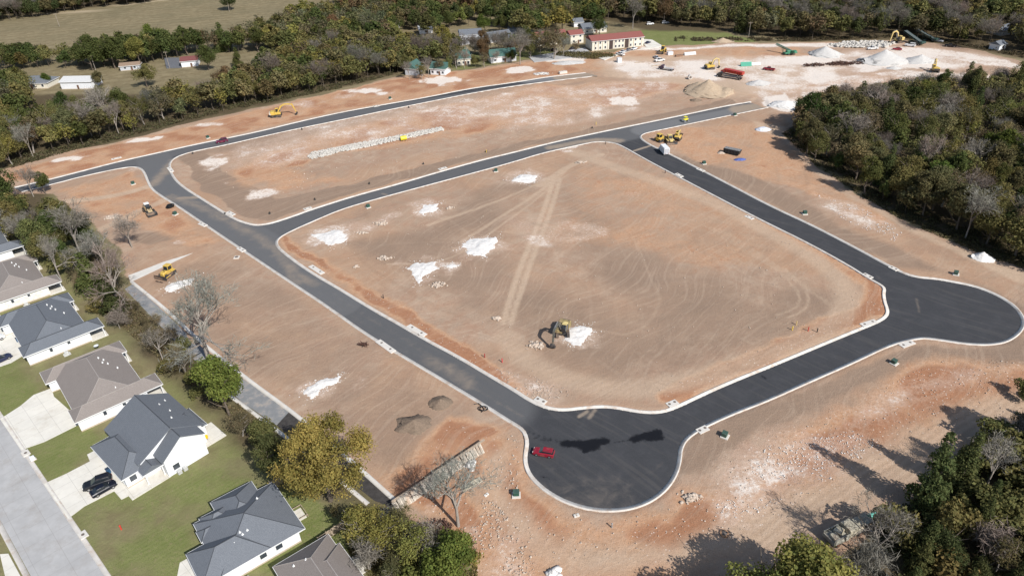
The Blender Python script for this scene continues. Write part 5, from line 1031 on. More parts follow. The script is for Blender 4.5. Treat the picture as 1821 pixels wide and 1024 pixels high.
# ------------------------------------------------------------------ machines
def track(par, y, L, w_, h_, n_='track'):
    pts = [(-L/2+h_*.35, 0), (L/2-h_*.35, 0), (L/2-h_*.08, h_*.22), (L/2, h_*.55), (L/2-h_*.12, h_*.88), (L/2-h_*.4, h_), (-L/2+h_*.4, h_), (-L/2+h_*.12, h_*.88), (-L/2, h_*.55), (-L/2+h_*.08, h_*.22)]
    o = MB().prism_y(pts, y-w_/2, y+w_/2).build(n_, STEEL, par)
    m = MB()
    for i in range(9): m.box((-L/2+L*(i+.5)/9, y, h_+.01), (L/9*.4, w_*1.04, .05))
    m.build('track_shoes', mat('track_shoe_dust', (.17, .13, .1), .9, .3), o)
def excavator(p, rz, swing, label, body=YEL, boomm=None, sc=1.0, arm=(3.0, 4.2, 5.6, .4), cab=None, name='excavator', white_rear=False):
    """arm: boom peak x,z then stick end x,z"""
    boomm = boomm or body; t = thing(name, label, 'excavator', GZ(*p), rz, sc=sc)
    track(t, -1.15, 4.0, .6, .85); track(t, 1.15, 4.0, .6, .85); MB().box((0, 0, .6), (2.4, 1.8, .5)).tube((0, 0, .8), (0, 0, 1.05), .7, n=14).build('undercarriage', STEEL, t)
    c_, s_ = math.cos(swing), math.sin(swing)
    def sw(mb): mb.v = [(x*c_-y*s_, x*s_+y*c_, z) for x, y, z in mb.v]; return mb
    sw(MB().loft([(-2.3, 1.15, 1.1, 1.9, .25), (-1.9, 1.3, 1.05, 2.25, .2), (-.4, 1.3, 1.05, 2.2, .15)]).box((.7, -.75, 1.5), (2.2, .95, .8), ch=.1).box((.6, 0, 1.2), (2.2, 1.0, .3))).build('house_body', body, t)
    sw(MB().loft([(-2.45, 1.2, 1.15, 1.95, .3), (-1.95, 1.32, 1.12, 2.0, .3)])).build('counterweight', mat('counterweight_pale', (.62, .6, .55)) if white_rear else STEEL, t)
    cb = sw(MB().loft([(-.1, .5, 1.3, 2.9, .12), (.9, .5, 1.3, 2.95, .12), (1.55, .48, 1.3, 2.3, .12)])); cb.v = [(x-s_*.75, y+c_*.75, z) for x, y, z in cb.v]; co = cb.build('cab', GLASS, t)
    rf = sw(MB().box((.42, .75, 2.98), (1.15, 1.05, .1), ch=.04)); rf.build('cab_roof', cab or body, co)
    fr = MB()
    for x in (-.12, .92):
        for y in (.24, 1.26): fr.box((x, y, 2.1), (.09, .09, 1.65))
    fr.box((.4, .24, 2.9), (1.13, .1, .1)).box((.4, 1.26, 2.9), (1.13, .1, .1)).box((-.12, .75, 2.88), (.1, 1.1, .1)).box((.92, .75, 2.88), (.1, 1.1, .1))
    sw(fr).build('cab_frame', body, co)
    bx, bz, sx, sz = arm
    def beam(pts, w0): # chain of points with depth
        m = MB(); top, bot = [], []
        for i, (x, z, d) in enumerate(pts):
            a = pts[max(i-1, 0)]; b = pts[min(i+1, len(pts)-1)]; tx, tz = b[0]-a[0], b[1]-a[1]; l = math.hypot(tx, tz); nx_, nz_ = -tz/l, tx/l
            top.append((x+nx_*d/2, z+nz_*d/2)); bot.append((x-nx_*d/2, z-nz_*d/2))
        return m.prism_y(top+bot[::-1], -w0/2, w0/2)
    ex = bx+(bx-.6)*.75; ez = bz-.55
    sw(beam([(.6, 1.5, .35), (bx*.55, bz*.78+.3, .6), (bx, bz, .62), (ex*.62+bx*.38, (bz+ez)/2+.1, .45), (ex, ez, .3)], .42)).build('boom', boomm, t)
    sw(beam([(ex-.35, ez+.55, .25), (ex, ez, .5), (sx, sz+.6, .28)], .32)).build('stick', boomm, t)
    sw(MB().tube((1.2, .22, 1.5), (bx*.8, .22, bz*.85), .09, n=6).tube((1.2, -.22, 1.5), (bx*.8, -.22, bz*.85), .09, n=6).tube((bx*.9, 0, bz+.45), (ex-.35, 0, ez+.6), .09, n=6)).build('hydraulic_ram', RIM, t)
    sw(MB().prism_y([(sx-.1, sz+.75), (sx+.35, sz+.6), (sx+.45, sz+.1), (sx-.1, sz-.35), (sx-.75, sz-.25), (sx-.6, sz-.05), (sx-.15, sz+.05)], -.5, .5)).build('bucket', STEEL, t)
    return t
excavator((1000, 592), heading((1000, 580), (1002, 600)), R(-24), 'excavator with dark boom and pale cab roof digging in the central block', mat('dusty_dark_yellow', (.30, .235, .11), .6, .25, dirt=DUST), mat('boom_dark_olive', (.10, .10, .085), .5, .25, dirt=DUST), 1.12, (3.1, 4.3, 5.6, .3), cab=mat('cab_roof_cream', (.62, .5, .22)))
excavator((492, 207), heading((480, 207), (530, 203)), 0.05, 'yellow excavator with white rear on orange dirt above the outer road', YEL, YEL, 1.15, (4.0, 4.6, 7.6, .5), white_rear=True)
excavator((1262, 123), heading((1262, 123), (1275, 122)), 0.1, 'yellow excavator standing left of the red trailer', YEL, YELW, 1.1, (2.6, 4.6, 4.6, .4))
excavator((1597, 76), heading((1600, 76), (1584, 79)), 0, 'pale yellow excavator on the far gravel bank beside the conveyors', YELW, YELW, 1.25, (3.0, 5.2, 5.6, .5))
excavator((1205, 249), heading((1200, 250), (1213, 238)), .1, 'yellow excavator with raised arm beside the parked loaders at the corner', YEL, YELW, .85, (2.5, 3.6, 4.4, .8))
excavator((1662, 128), heading((1662, 128), (1655, 120)), 0, 'yellow excavator partly hidden behind the right wood', YEL, YELW, 1.1, (2.2, 4.9, 4.0, 1.5))
def dozer(p, rz, label, sc=1, m=YEL):
    t = thing('bulldozer', label, 'bulldozer', GZ(*p), rz, sc=sc)
    track(t, -1.0, 3.4, .55, 1.0); track(t, 1.0, 3.4, .55, 1.0)
    MB().loft([(-1.5, .62, .5, 1.5, .1), (.1, .62, .5, 1.6, .12), (1.5, .55, .5, 1.45, .15), (1.75, .5, .6, 1.25, .1)]).build('hood', m, t)
    c = MB().loft([(-1.1, .6, 1.4, 2.5, .08), (.0, .6, 1.4, 2.55, .08), (.35, .55, 1.4, 1.9, .08)]).build('cab', GLASS, t)
    MB().box((-.6, 0, 2.62), (1.5, 1.5, .12), ch=.05).build('cab_roof', m, c); MB().box((-.57, .65, 2.52), (1.42, .1, .08)).box((-.57, -.65, 2.52), (1.42, .1, .08)).box((-1.25, 0, 2.51), (.1, 1.38, .08)).box((-1.25, .65, 2.0), (.1, .1, 1.2)).box((-1.25, -.65, 2.0), (.1, .1, 1.2)).box((.1, .65, 2.0), (.1, .1, 1.2)).box((.1, -.65, 2.0), (.1, .1, 1.2)).build('cab_frame', m, c)
    MB().box((.5, 1.0, 1.12), (1.2, .5, .12)).box((.5, -1.0, 1.12), (1.2, .5, .12)).box((-.9, 1.0, 1.15), (1.2, .5, .2)).box((-.9, -1.0, 1.15), (1.2, .5, .2)).build('fender', m, t)
    MB().prism_y([(2.35, .1), (2.55, .2), (2.4, .6), (2.5, 1.1), (2.4, 1.15), (2.25, .6)], -1.9, 1.9).build('blade', STEEL, t)
    MB().tube((.4, 1.35, .5), (2.35, 1.35, .45), .1, n=6).tube((.4, -1.35, .5), (2.35, -1.35, .45), .1, n=6).build('push_arm', m, t)
    MB().tube((1.0, .3, 1.5), (1.0, .3, 2.2), .06, n=8).build('exhaust', STEEL, t); return t
dozer((299, 489), heading((312, 480), (287, 497)), 'yellow bulldozer parked below the pale concrete wedge', 1.12)
dozer((1174, 251), heading((1170, 252), (1182, 248)), 'yellow tracked machine furthest left in the corner group', 1.15)
dozer((1191, 254), heading((1186, 248), (1196, 258)), 'yellow tracked machine in the middle of the corner group', 1.1, YELW)
def loader(p, rz, label, m=YEL, sc=1, name='wheel_loader', cabm=None):
    t = thing(name, label, 'loader', GZ(*p), rz, sc=sc)
    MB().loft([(-2.6, .75, .7, 1.7, .15), (-1.2, .8, .7, 1.9, .15), (-.2, .7, .7, 1.7, .1)]).box((.9, 0, .9), (1.9, 1.0, .5), ch=.08).build('chassis', m, t)
    c = MB().loft([(-.9, .6, 1.6, 2.7, .08), (.2, .6, 1.5, 2.75, .08), (.5, .55, 1.4, 2.0, .08)]).build('cab', GLASS, t); MB().box((-.35, 0, 2.82), (1.5, 1.35, .12), ch=.05).build('cab_roof', cabm or m, c)
    wheels(t, [(-1.5, -.95), (-1.5, .95), (1.5, -.95), (1.5, .95)], .68, .48, m)
    MB().prism_y([(.7, 1.5), (.9, 1.6), (2.6, .75), (2.5, .55)], .35, .55).prism_y([(.7, 1.5), (.9, 1.6), (2.6, .75), (2.5, .55)], -.55, -.35).build('lift_arm', m, t)
    MB().prism_y([(2.5, .25), (3.5, .1), (3.5, .18), (2.7, .4), (2.55, 1.1), (2.42, 1.0)], -1.3, 1.3).box((3.0, 1.3, .5), (.9, .06, .7)).box((3.0, -1.3, .5), (.9, .06, .7)).build('bucket', STEEL, t); return t
loader((266, 379), heading((258, 370), (275, 387)), 'dusty tan loader with white cab roof on orange dirt near the road', TANM, 1.15, cabm=mat('cab_roof_white', (.75, .75, .72)))
loader((1178, 94), heading((1184, 90), (1172, 98)), 'yellow grader loader beside the white pipe stack', YEL, 1.25)
loader((1205, 244), heading((1198, 250), (1210, 238)), 'yellow wheel loader at the right end of the corner group', YEL, .9)
# small yellow roller on the road
t = thing('road_roller', 'small yellow roller on the pale end of the middle road', 'roller', cl(1219, 216, -.07), heading((1213, 217), (1224, 213)))
MB().tube((1.1, -.7, .5), (1.1, .7, .5), .5, n=16).build('front_drum', RIM, t); MB().tube((-1.1, -.7, .5), (-1.1, .7, .5), .5, n=16).build('rear_drum', RIM, t)
MB().box((0, 0, .95), (2.6, 1.1, .5), ch=.12).build('body', mat('roller_yellow', (.7, .62, .05)), t); MB().box((-.2, 0, 2.1), (1.3, 1.2, .08), ch=.03).box((-.75, .5, 1.6), (.06, .06, 1)).box((-.75, -.5, 1.6), (.06, .06, 1)).box((.35, .5, 1.6), (.06, .06, 1)).box((.35, -.5, 1.6), (.06, .06, 1)).build('canopy', mat('roller_yellow', (.7, .62, .05)), t)
# flatbed truck, red trailer truck
def truck(p, q, label, bodym, bedm, L=8.5, bed='flat', sc=1, name='truck'):
    t = thing(name, label, 'truck', GZ((p[0]+q[0])/2, (p[1]+q[1])/2), heading(p, q), sc=sc)
    MB().loft([(L/2-2.0, 1.1, .7, 2.5, .12), (L/2-1.0, 1.1, .7, 2.4, .15), (L/2-.6, 1.05, .7, 1.6, .12), (L/2+.5, .85, .7, 1.45, .15)]).build('cab', bodym, t)
    MB().loft([(L/2-1.3, .98, 1.65, 2.3, .1), (L/2-.95, 1.0, 1.6, 2.2, .1), (L/2-.5, .98, 1.55, 1.65, .03)]).build('windscreen', GLASS, t)
    MB().box((-1.0, 0, .85), (L-2, .9, .25)).build('chassis', STEEL, t)
    if bed == 'flat': MB().box((-1.2, 0, 1.08), (L-2.6, 2.2, .14)).box((-1.2+(L-2.6)/2-.1, 0, 1.6), (.1, 2.2, 1.0)).build('flatbed', bedm, t)
    else:
        MB().loft([(-L/2-.3, 1.15, 1.0, 2.3, .02), (L/2-2.4, 1.2, 1.0, 2.5, .02)]).build('dump_body', bedm, t)
        m = MB()
        for i in range(7): m.box((-L/2+.3+i*(L-2.9)/6, 0, 1.7), (.12, 2.5, 1.3))
        m.build('dump_ribs', bedm, t)
    wheels(t, [(L/2-.3, -1), (L/2-.3, 1), (-L/2+.7, -1), (-L/2+.7, 1), (-L/2+1.9, -1), (-L/2+1.9, 1)], .5, .36); lights(t, L/2+.47, -L/2-.1, .7, 1.0)
    return t
truck((1199, 127), (1172, 123), 'dark flatbed truck with pale bed on the dirt yard', paint('truck_purple', (.06, .03, .06), .2), mat('bed_grey', (.42, .4, .4)), 7.5)
t = truck((1318, 142), (1277, 136), 'long black truck parked in front of the red trailer', paint('truck_black', (.02, .02, .022), .2), mat('dark_flatbed', (.05, .05, .055), dirt=DUST), 12, 'flat')
truck((1320, 137), (1284, 130), 'bright red trailer body above the black truck', paint('trailer_red', (.42, .035, .02), .1), paint('trailer_red', (.42, .035, .02), .1), 11, 'dump')
# wrecked truck and scrap by the lower right thicket
RUST = mat('rusty_metal', (.16, .07, .04), .85, .4, 2.5); FADED = mat('faded_cream_metal', (.42, .38, .29), .6, .25, 1.4, dirt=(.2, .12, .08, .8)); DKF = mat('faded_grey_metal', (.36, .35, .30), .5, .3, 1.2, dirt=(.15, .1, .08, .7))
t = thing('wrecked_truck', 'derelict cream and grey truck rusting beside the dark thicket', 'wrecked truck', GZ(1510, 948), heading((1478, 962), (1545, 930)), sc=1.15)
MB().loft([(-4.2, 1.1, .7, 1.3, .1), (-1.5, 1.15, .7, 1.35, .1)]).box((-2.8, 1.0, 1.5), (2.8, .12, .5)).box((-2.8, -1.0, 1.5), (2.8, .12, .5)).build('load_bed', DKF, t)
MB().loft([(-1.3, 1.0, .7, 2.2, .15), (.2, 1.0, .7, 2.25, .2), (.6, .95, .7, 1.5, .15), (1.6, .85, .7, 1.4, .2)]).build('cab', FADED, t)
MB().box((-2.2, .2, 1.6), (1.3, 1.1, .5), .3, .05).box((-3.4, -.3, 1.5), (1.0, 1.2, .4), -.2, .05).build('scrap_load', FADED, t); MB().box((.25, 0, 1.85), (.5, 1.7, .5)).build('windscreen', GLASS, t); MB().box((-.4, 0, .6), (7, .8, .25)).build('chassis', RUST, t); wheels(t, [(-3.3, -.95), (-3.3, .95), (1, -.9), (1, .9)], .48, .3, RUST)
t = thing('scrap_trailer', 'flat cream scrap trailer beside the derelict truck', 'trailer', GZ(1527, 934), heading((1505, 950), (1550, 925)))
MB().box((0, 0, .9), (4.2, 2.0, .3), ch=.05).box((-.8, 0, 1.25), (1.6, 1.7, .5), ch=.1).build('deck', FADED, t); MB().box((2.6, 0, .7), (1.4, .15, .15)).build('drawbar', RUST, t); wheels(t, [(0, -.95), (0, .95), (-1.1, -.95), (-1.1, .95)], .4, .25, RUST)
t = thing('scrap_tank', 'small teal green tank at the end of the wrecked truck', 'tank', GZ(1549, 921), .4)
MB().tube((-.7, 0, .8), (.7, 0, .8), .45, n=14).build('shell', mat('teal_paint', (.12, .42, .34), .5, .2), t); MB().box((-.4, 0, .2), (.1, .7, .5)).box((.4, 0, .2), (.1, .7, .5)).build('stand', RUST, t)
# conveyors and screens
def conveyor(p, q, label, h0, h1, m, wd=1.4):
    a = G(*p); b = G(*q); L = math.hypot(*(b-a)); t = thing('conveyor', label, 'conveyor', (a[0], a[1], ground_z(*a)), math.atan2(b[1]-a[1], b[0]-a[0]))
    f = MB()
    for y in (-wd/2, wd/2):
        f.tube((0, y, h0), (L, y, h1), .14, n=4); f.tube((0, y, h0+.7), (L, y, h1+.7), .1, n=4)
        for i in range(int(L/1.5)): k = i/(L/1.5); k2 = (i+1)/(L/1.5); f.tube((L*k, y, h0+(h1-h0)*k), (L*k2, y, h0+(h1-h0)*k2+.7), .06, n=4)
    f.build('truss', m, t); MB().add([(0, -wd/2, h0+.6), (L, -wd/2, h1+.6), (L, wd/2, h1+.6), (0, wd/2, h0+.6), (0, -wd/2, h0+.68), (L, -wd/2, h1+.68), (L, wd/2, h1+.68), (0, wd/2, h0+.68)], [(3, 2, 1, 0), (4, 5, 6, 7), (0, 1, 5, 4), (1, 2, 6, 5), (2, 3, 7, 6), (3, 0, 4, 7)]).build('belt', mat('belt_rubber', (.10, .12, .12)), t)
    MB().tube((L*.55, -wd/2, 0), (L*.65, -wd/2, h0+(h1-h0)*.65), .12, n=5).tube((L*.55, wd/2, 0), (L*.65, wd/2, h0+(h1-h0)*.65), .12, n=5).box((L*.5, 0, .4), (1.2, wd+.6, .5)).build('support_leg', m, t)
    MB().box((.3, 0, h0+.9), (1.8, wd+.7, .9), ch=.1).build('hopper', m, t); return t
GRNM = mat('machine_dark_green', (.035, .075, .065), .5, .3, dirt=(.3, .28, .25, .5)); GRN2 = mat('machine_green', (.05, .22, .13), .5, .25, dirt=(.4, .35, .3, .5))
conveyor((1640, 82), (1606, 72), 'long dark conveyor rising left, front one of the pair', .8, 4.5, GRNM, 2.2)
conveyor((1664, 76), (1626, 70), 'dark conveyor rising left, rear one of the pair', .8, 4.8, GRNM, 2.2)
conveyor((1412, 100), (1378, 92), 'green conveyor arm of the screening plant on orange dirt', 1.2, 3.5, GRN2, .9)
t = thing('screening_plant', 'low green screening machine beside the green conveyor arm', 'screening machine', GZ(1405, 98), .15)
MB().box((0, 0, 1.1), (7, 2.2, .7), ch=.15).box((-1, 0, 1.9), (3, 2.0, 1.0), ch=.2).box((2.4, 0, 1.7), (1.6, 1.8, .6), ch=.1).build('screen_box', GRN2, t); track(t, -1.1, 4.4, .5, .8); track(t, 1.1, 4.4, .5, .8)

# ------------------------------------------------------------------ heaps, rock and rubble
def rocky(name, a, b_, dark, sc=2.2):
    m, n, b = newmat(name); v = geopos(n); f = noise(n, sc, 6, .75, v); g2 = noise(n, sc*5, 3, .7, v)
    c = mix(n, ramp(n, f, .3, .7), a, b_); c = mix(n, math_(n, 'MULTIPLY', ramp(n, g2, .52, .68), .55), c, dark); n.links.new(c, b.inputs['Base Color'])
    b.inputs['Roughness'].default_value = .95; b.inputs['Specular IOR Level'].default_value = .1; bump(n, b, math_(n, 'ADD', f, g2), .6, .15); return m
M_WHITE = rocky('white_crushed_rock', (.70, .67, .63), (.80, .785, .76), (.55, .46, .38), 1.2); M_GRAVEL = rocky('pale_gravel', (.50, .48, .455), (.60, .585, .56), (.38, .35, .32), 2)
M_TAN = rocky('tan_soil_heap', (.40, .30, .21), (.50, .40, .29), (.28, .2, .14), 1.5); M_TOP = rocky('dark_topsoil_heap', (.20, .15, .11), (.28, .21, .155), (.12, .085, .06), 2.5); M_RIP = rocky('pale_riprap_stone', (.46, .43, .385), (.62, .59, .54), (.28, .24, .2), .8); M_RUB = rocky('rubble_stone', (.46, .36, .28), (.62, .54, .46), (.3, .18, .11), 2)
def heap(p, rx, ry, h, label, m, cat, name, rz=0, seed=1, flat=0.0, extra=()):
    """heap of loose material; extra: further peaks (dx,dy,h,r)"""
    r = np.random.default_rng(seed); x0, y0, z0 = GZ(*p); nr_, na = 22, 44; V = []; 
    for i in range(nr_+1):
        f = i/nr_
        for j in range(na):
            a = 2*math.pi*j/na; e = 1+.16*(vnoise(np.array([a*1.6+seed*7]), np.array([seed*3.3]), seed)[0]-.5)*2+.05*r.normal()*f
            x = math.cos(a)*rx*f*e; y = math.sin(a)*ry*f*e; z = h*max(0, 1-f)**(1.12 if m is not M_TAN else 1.5) if flat == 0 else h*min(1, (1-f)/(1-flat))
            for dx, dy, hh, rr in extra: z = max(z, hh*(1-math.hypot(x-dx, y-dy)/rr))
            z += h*.14*(fbm(np.array([x+seed*9]), np.array([y]), 1.6, seed)[0]-.5)*(1-f) + .12*(fbm(np.array([x]), np.array([y+seed]), .9, seed)[0]-.5)
            if i == nr_: z = -.35
            V.append((x, y, z))
    F_ = [(i*na+j, i*na+(j+1) % na, (i+1)*na+(j+1) % na, (i+1)*na+j) for i in range(nr_) for j in range(na)]
    o = npmesh(name, np.array(V), np.array(F_)[:, ::-1], m, smooth=True); o.location = (x0, y0, z0); o.rotation_euler = (0, 0, rz); return tag(o, label, cat)
heap((1258, 163), 12, 10, 5.6, 'large tan soil mound at the end of the middle road', M_TAN, 'soil mound', 'soil_mound', seed=2, extra=[(8, -3, 2.6, 7), (-3, 4, 3.6, 8)])
heap((1349, 149), 6, 4.5, 1.9, 'small grey gravel heap right of the black truck', M_GRAVEL, 'gravel pile', 'gravel_pile', seed=3)
heap((1466, 97), 9.5, 8, 4.3, 'leftmost of the three tall white gravel cones', M_GRAVEL, 'gravel pile', 'gravel_pile', seed=4)
heap((1571, 109), 13.5, 9, 5.8, 'tallest white gravel cone, middle of the three', M_GRAVEL, 'gravel pile', 'gravel_pile', seed=5, extra=[(-9, 0, 2.2, 8)])
heap((1637, 109), 8.5, 6.5, 3.3, 'rightmost of the three tall white gravel cones', M_GRAVEL, 'gravel pile', 'gravel_pile', seed=6)
heap((1746, 459), 3.2, 2.6, 1.9, 'small clean white gravel pile at the right wood edge', M_WHITE, 'gravel pile', 'gravel_pile', seed=7, extra=[(-2.4, .9, .9, 2)])
heap((1398, 187), 7, 6, 2.0, 'low white gravel spread where the middle road ends', M_WHITE, 'gravel pile', 'gravel_pile', seed=8)
heap((783, 717), 2.6, 2.2, 1.1, 'upper of two round dark topsoil piles near the road', M_TOP, 'soil pile', 'soil_pile', seed=9)
heap((736, 755), 3.9, 3.1, 1.3, 'lower and larger of two round dark topsoil piles', M_TOP, 'soil pile', 'soil_pile', seed=10)
heap((1590, 122), 4, 3, 1.2, 'low white gravel heap in front of the tallest cone', M_GRAVEL, 'gravel pile', 'gravel_pile', seed=11)
heap((1012, 112), 9, 4, 1.0, 'low white gravel spread at the foot of the brush bank', M_GRAVEL, 'gravel pile', 'gravel_pile', seed=12)
heap((1285, 74), 7, 4, 2.0, 'low brown soil bank on the edge of the green lawn', M_TAN, 'soil mound', 'soil_mound', seed=13)
heap((1238, 178), 3, 2.2, .9, 'small brown dirt pile below the large tan mound', M_TOP, 'soil pile', 'soil_pile', seed=14)
FR = []
def spread(tx, ty, L, label, m=M_WHITE, h=.42, seed=1, cat='rock spread'):
    p = np.array(T(tx, ty, L)); FR.append(p); c = p.mean(0); d = .28; xa = np.arange(p[:, 0].min()-2, p[:, 0].max()+2, d); yb = np.arange(p[:, 1].min()-2, p[:, 1].max()+2, d)
    A_, B_ = np.meshgrid(xa, yb); w1 = A_+(fbm(A_, B_, 3, seed)-.5)*2.6; w2 = B_+(fbm(A_, B_, 3, seed+5)-.5)*2.6
    sdv = sdpoly(w1.ravel(), w2.ravel(), p).reshape(A_.shape)+(fbm(A_, B_, .8, seed+9)-.5)*1.5
    z = np.where(sdv < 0, np.minimum(-sdv*.22, 1)*h+.05+(fbm(A_, B_, 1.1, seed+3, 3)-.5)*h*.9*np.minimum(-sdv*1.0, 1), -.15)
    z = np.maximum(z, -.15)
    cell = (np.minimum(np.minimum(sdv[:-1, :-1], sdv[1:, :-1]), np.minimum(sdv[:-1, 1:], sdv[1:, 1:])) < 0); rr_, cc_ = np.nonzero(cell); n_ = len(xa)
    q = np.c_[rr_*n_+cc_, rr_*n_+cc_+1, (rr_+1)*n_+cc_+1, (rr_+1)*n_+cc_]; us, iv = np.unique(q, return_inverse=True); cz = ground_z(*c)
    gz = np.array([ground_z(a_, b_) for a_, b_ in zip(A_.ravel()[us], B_.ravel()[us])])
    o = npmesh('rock_spread', np.c_[A_.ravel()[us]-c[0], B_.ravel()[us]-c[1], z.ravel()[us]+gz-cz], iv.reshape(-1, 4), m); o.location = (c[0], c[1], cz); return tag(o, label, cat)
spread(910, 255, [(5, 255), (40, 225), (110, 212), (190, 225), (165, 265), (120, 285), (60, 275)], 'oval white rock patch nearest the top corner of the central block', seed=1)
spread(455, 255, [(1130, 480), (1180, 440), (1290, 420), (1270, 470), (1180, 500)], 'white rock patch below the middle road, left of the oval one', seed=2)
spread(455, 255, [(385, 640), (480, 635), (560, 595), (640, 650), (620, 700), (530, 722), (480, 690)], 'streaky white rock patch nearest the middle road bend', seed=3)
spread(455, 255, [(1440, 700), (1520, 665), (1700, 655), (1660, 730), (1600, 792), (1500, 780), (1455, 740)], 'largest white rock patch in the central block', seed=4)
spread(455, 255, [(1060, 880), (1120, 835), (1270, 830), (1280, 870), (1200, 925), (1150, 990), (1120, 930)], 'white rock patch with a pointed lower tail', seed=5)
spread(455, 255, [(1320, 860), (1375, 838), (1415, 855), (1370, 875)], 'smallest white rock patch between two larger ones', seed=6)
spread(910, 510, [(385, 295), (450, 275), (540, 278), (578, 320), (520, 370), (430, 418), (390, 370)], 'white rock patch right beside the digging excavator', seed=7)
spread(455, 510, [(330, 735), (430, 665), (585, 618), (570, 665), (480, 710), (385, 782)], 'long white rock pile just above the largest yellow tree', h=.7, seed=8)
spread(0, 255, [(1150, 1015), (1200, 980), (1290, 965), (1365, 938), (1335, 990), (1240, 1030), (1170, 1045)], 'white rock pile below the yellow bulldozer', h=.6, seed=9)
ICO = np.array([(0, 0, 1), (.9, 0, .45), (.28, .85, .45), (-.72, .53, .45), (-.72, -.53, .45), (.28, -.85, .45), (.72, .53, -.4), (-.28, .85, -.4), (-.9, 0, -.4), (-.28, -.85, -.4), (.72, -.53, -.4)])
ICF = np.array([(0, 1, 2), (0, 2, 3), (0, 3, 4), (0, 4, 5), (0, 5, 1), (1, 6, 2), (2, 7, 3), (3, 8, 4), (4, 9, 5), (5, 10, 1), (2, 6, 7), (3, 7, 8), (4, 8, 9), (5, 9, 10), (1, 10, 6)])
def rocks(pts, sizes, r):
    n = len(pts); V = ICO[None]*(1+r.normal(size=(n, 11, 3))*.16); V = V*np.c_[sizes*r.uniform(.7, 1.4, n), sizes*r.uniform(.7, 1.4, n), sizes*r.uniform(.45, .9, n)][:, None, :]
    a = r.random(n)*6.28; ca, sa = np.cos(a)[:, None], np.sin(a)[:, None]; V = np.stack([V[..., 0]*ca-V[..., 1]*sa, V[..., 0]*sa+V[..., 1]*ca, V[..., 2]], -1)+pts[:, None, :]
    return V.reshape(-1, 3), (ICF[None]+np.arange(n)[:, None, None]*11).reshape(-1, 3)
def rubble(p, rx, ry, n, label, size=.22, m=M_RUB, seed=1, name='rubble_pile', cat='rubble pile'):
    r = np.random.default_rng(seed); x0, y0, z0 = GZ(*p); f = np.sqrt(r.random(n))*np.abs(r.normal(size=n)*.6).clip(.15, .95); a = r.random(n)*6.28; x = np.cos(a)*f*rx; y = np.sin(a)*f*ry
    V, Fq = rocks(np.c_[x, y, .1+.35*np.exp(-f*f*2)*r.random(n)], size*(.5+r.random(n)**2*1.6), r)
    s1 = rx*.8; gv = [(math.cos(a_)*s1, math.sin(a_)*ry*.8, -.1) for a_ in np.linspace(0, 6.283, 13)[:-1]]+[(0, 0, .14)]; o_ = len(V); V = np.r_[V, np.array(gv)]; Fq = np.r_[Fq, np.array([(i+o_, (i+1) % 12+o_, 12+o_) for i in range(12)])]
    o = npmesh(name, V, Fq, m); o.location = (x0, y0, z0); return tag(o, label, cat)
for i, q in enumerate([((679, 398), 3.2, 1.8, 90, 'rubble pile above the streaky white rock patch'), ((684, 460), 3.2, 1.8, 90, 'rubble pile left of the white patch with pointed tail'), ((799, 371), 1.8, 1.2, 45, 'rubble pile right of the white patch below the middle road'),
    ((778, 508), 3.0, 1.6, 90, 'rubble pile right below the white patch with pointed tail'), ((634, 475), 1.4, 1.0, 30, 'little rubble heap right of the first storm inlet'), ((885, 567), 2.2, 1.0, 60, 'rubble pile at the foot of the long pale track'), ((951, 614), 3.0, 1.8, 110, 'rubble pile in front of the digging excavator bucket'),
    ((1228, 884), 2.6, 2.0, 90, 'grey rubble heap on orange soil right of the dead end circle'), ((1032, 290), 2.6, 1.4, 60, 'rubble pile right of the oval white rock patch'), ((200, 388), 3.6, 1.8, 110, 'pale rubble spread left of the tan loader'), ((645, 415), 2.2, 1.0, 60, 'thin rubble streak right of the streaky white patch'),
    ((500, 133 + 0), 6, 2, 10, 'x')]):
    if q[4] != 'x': rubble(*q, seed=20+i)
rubble((963, 132), 6, 2.2, 150, 'pale boulder row beside the far end of outer road', .4, M_GRAVEL, 40); rubble((1490, 80), 8, 3, 60, 'boulders scattered on the far white bank', .5, M_RIP, 41); rubble((330, 502), 1.2, .8, 10, 'few loose white stones by the bulldozer pile', .3, M_WHITE, 42)
rubble((985, 1020), 1.4, .8, 26, 'white boulders at the bottom edge below the dead end circle', .4, M_WHITE, 43); rubble((835, 828), 1.8, 1.4, 40, 'white and orange boulders near the top of the retaining wall', .3, M_WHITE, 44)
# riprap strip and rock fields nobody could count
def rockfield(poly, n, size, label, m, seed, rise=.0, name='riprap'):
    r = np.random.default_rng(seed); p = P(poly); c = []
    while len(c) < n:
        q = np.c_[r.uniform(p[:, 0].min(), p[:, 0].max(), 4*n), r.uniform(p[:, 1].min(), p[:, 1].max(), 4*n)]; q = q[sdpoly(q[:, 0], q[:, 1], p) < 0]; q = q if name == 'riprap' else q[fbm(q[:, 0], q[:, 1], 5, seed) > .5]; c += list(q)
    c = np.array(c[:n]); z = np.array([ground_z(*q) for q in c])+.1+rise*r.random(n); V, Fq = rocks(np.c_[c, z], size*(.5+r.random(n)*1.0 if name == 'riprap' else .35+1.7*r.random(n)**4), r); o = npmesh(name, V, Fq, m); tag(o, label, 'rocks', kind='stuff')
rockfield([(546, 280), (555, 272), (640, 254), (720, 240), (785, 226), (790, 232), (760, 239), (680, 256), (600, 272), (556, 284)], 2600, .3, 'pale riprap strip of loose stones in the upper block', M_RIP, 50, .3)
rockfield([(1482, 84), (1500, 76), (1560, 74), (1590, 78), (1575, 86), (1520, 86)], 420, .62, 'field of big pale boulders on the far bank', M_RIP, 51, .7)
rockfield([(880, 655), (960, 672), (1030, 700), (1010, 716), (960, 712), (910, 690)], 420, .09, 'small stones along the kerb bend of the central block', M_RUB, 52, 0, 'stones')
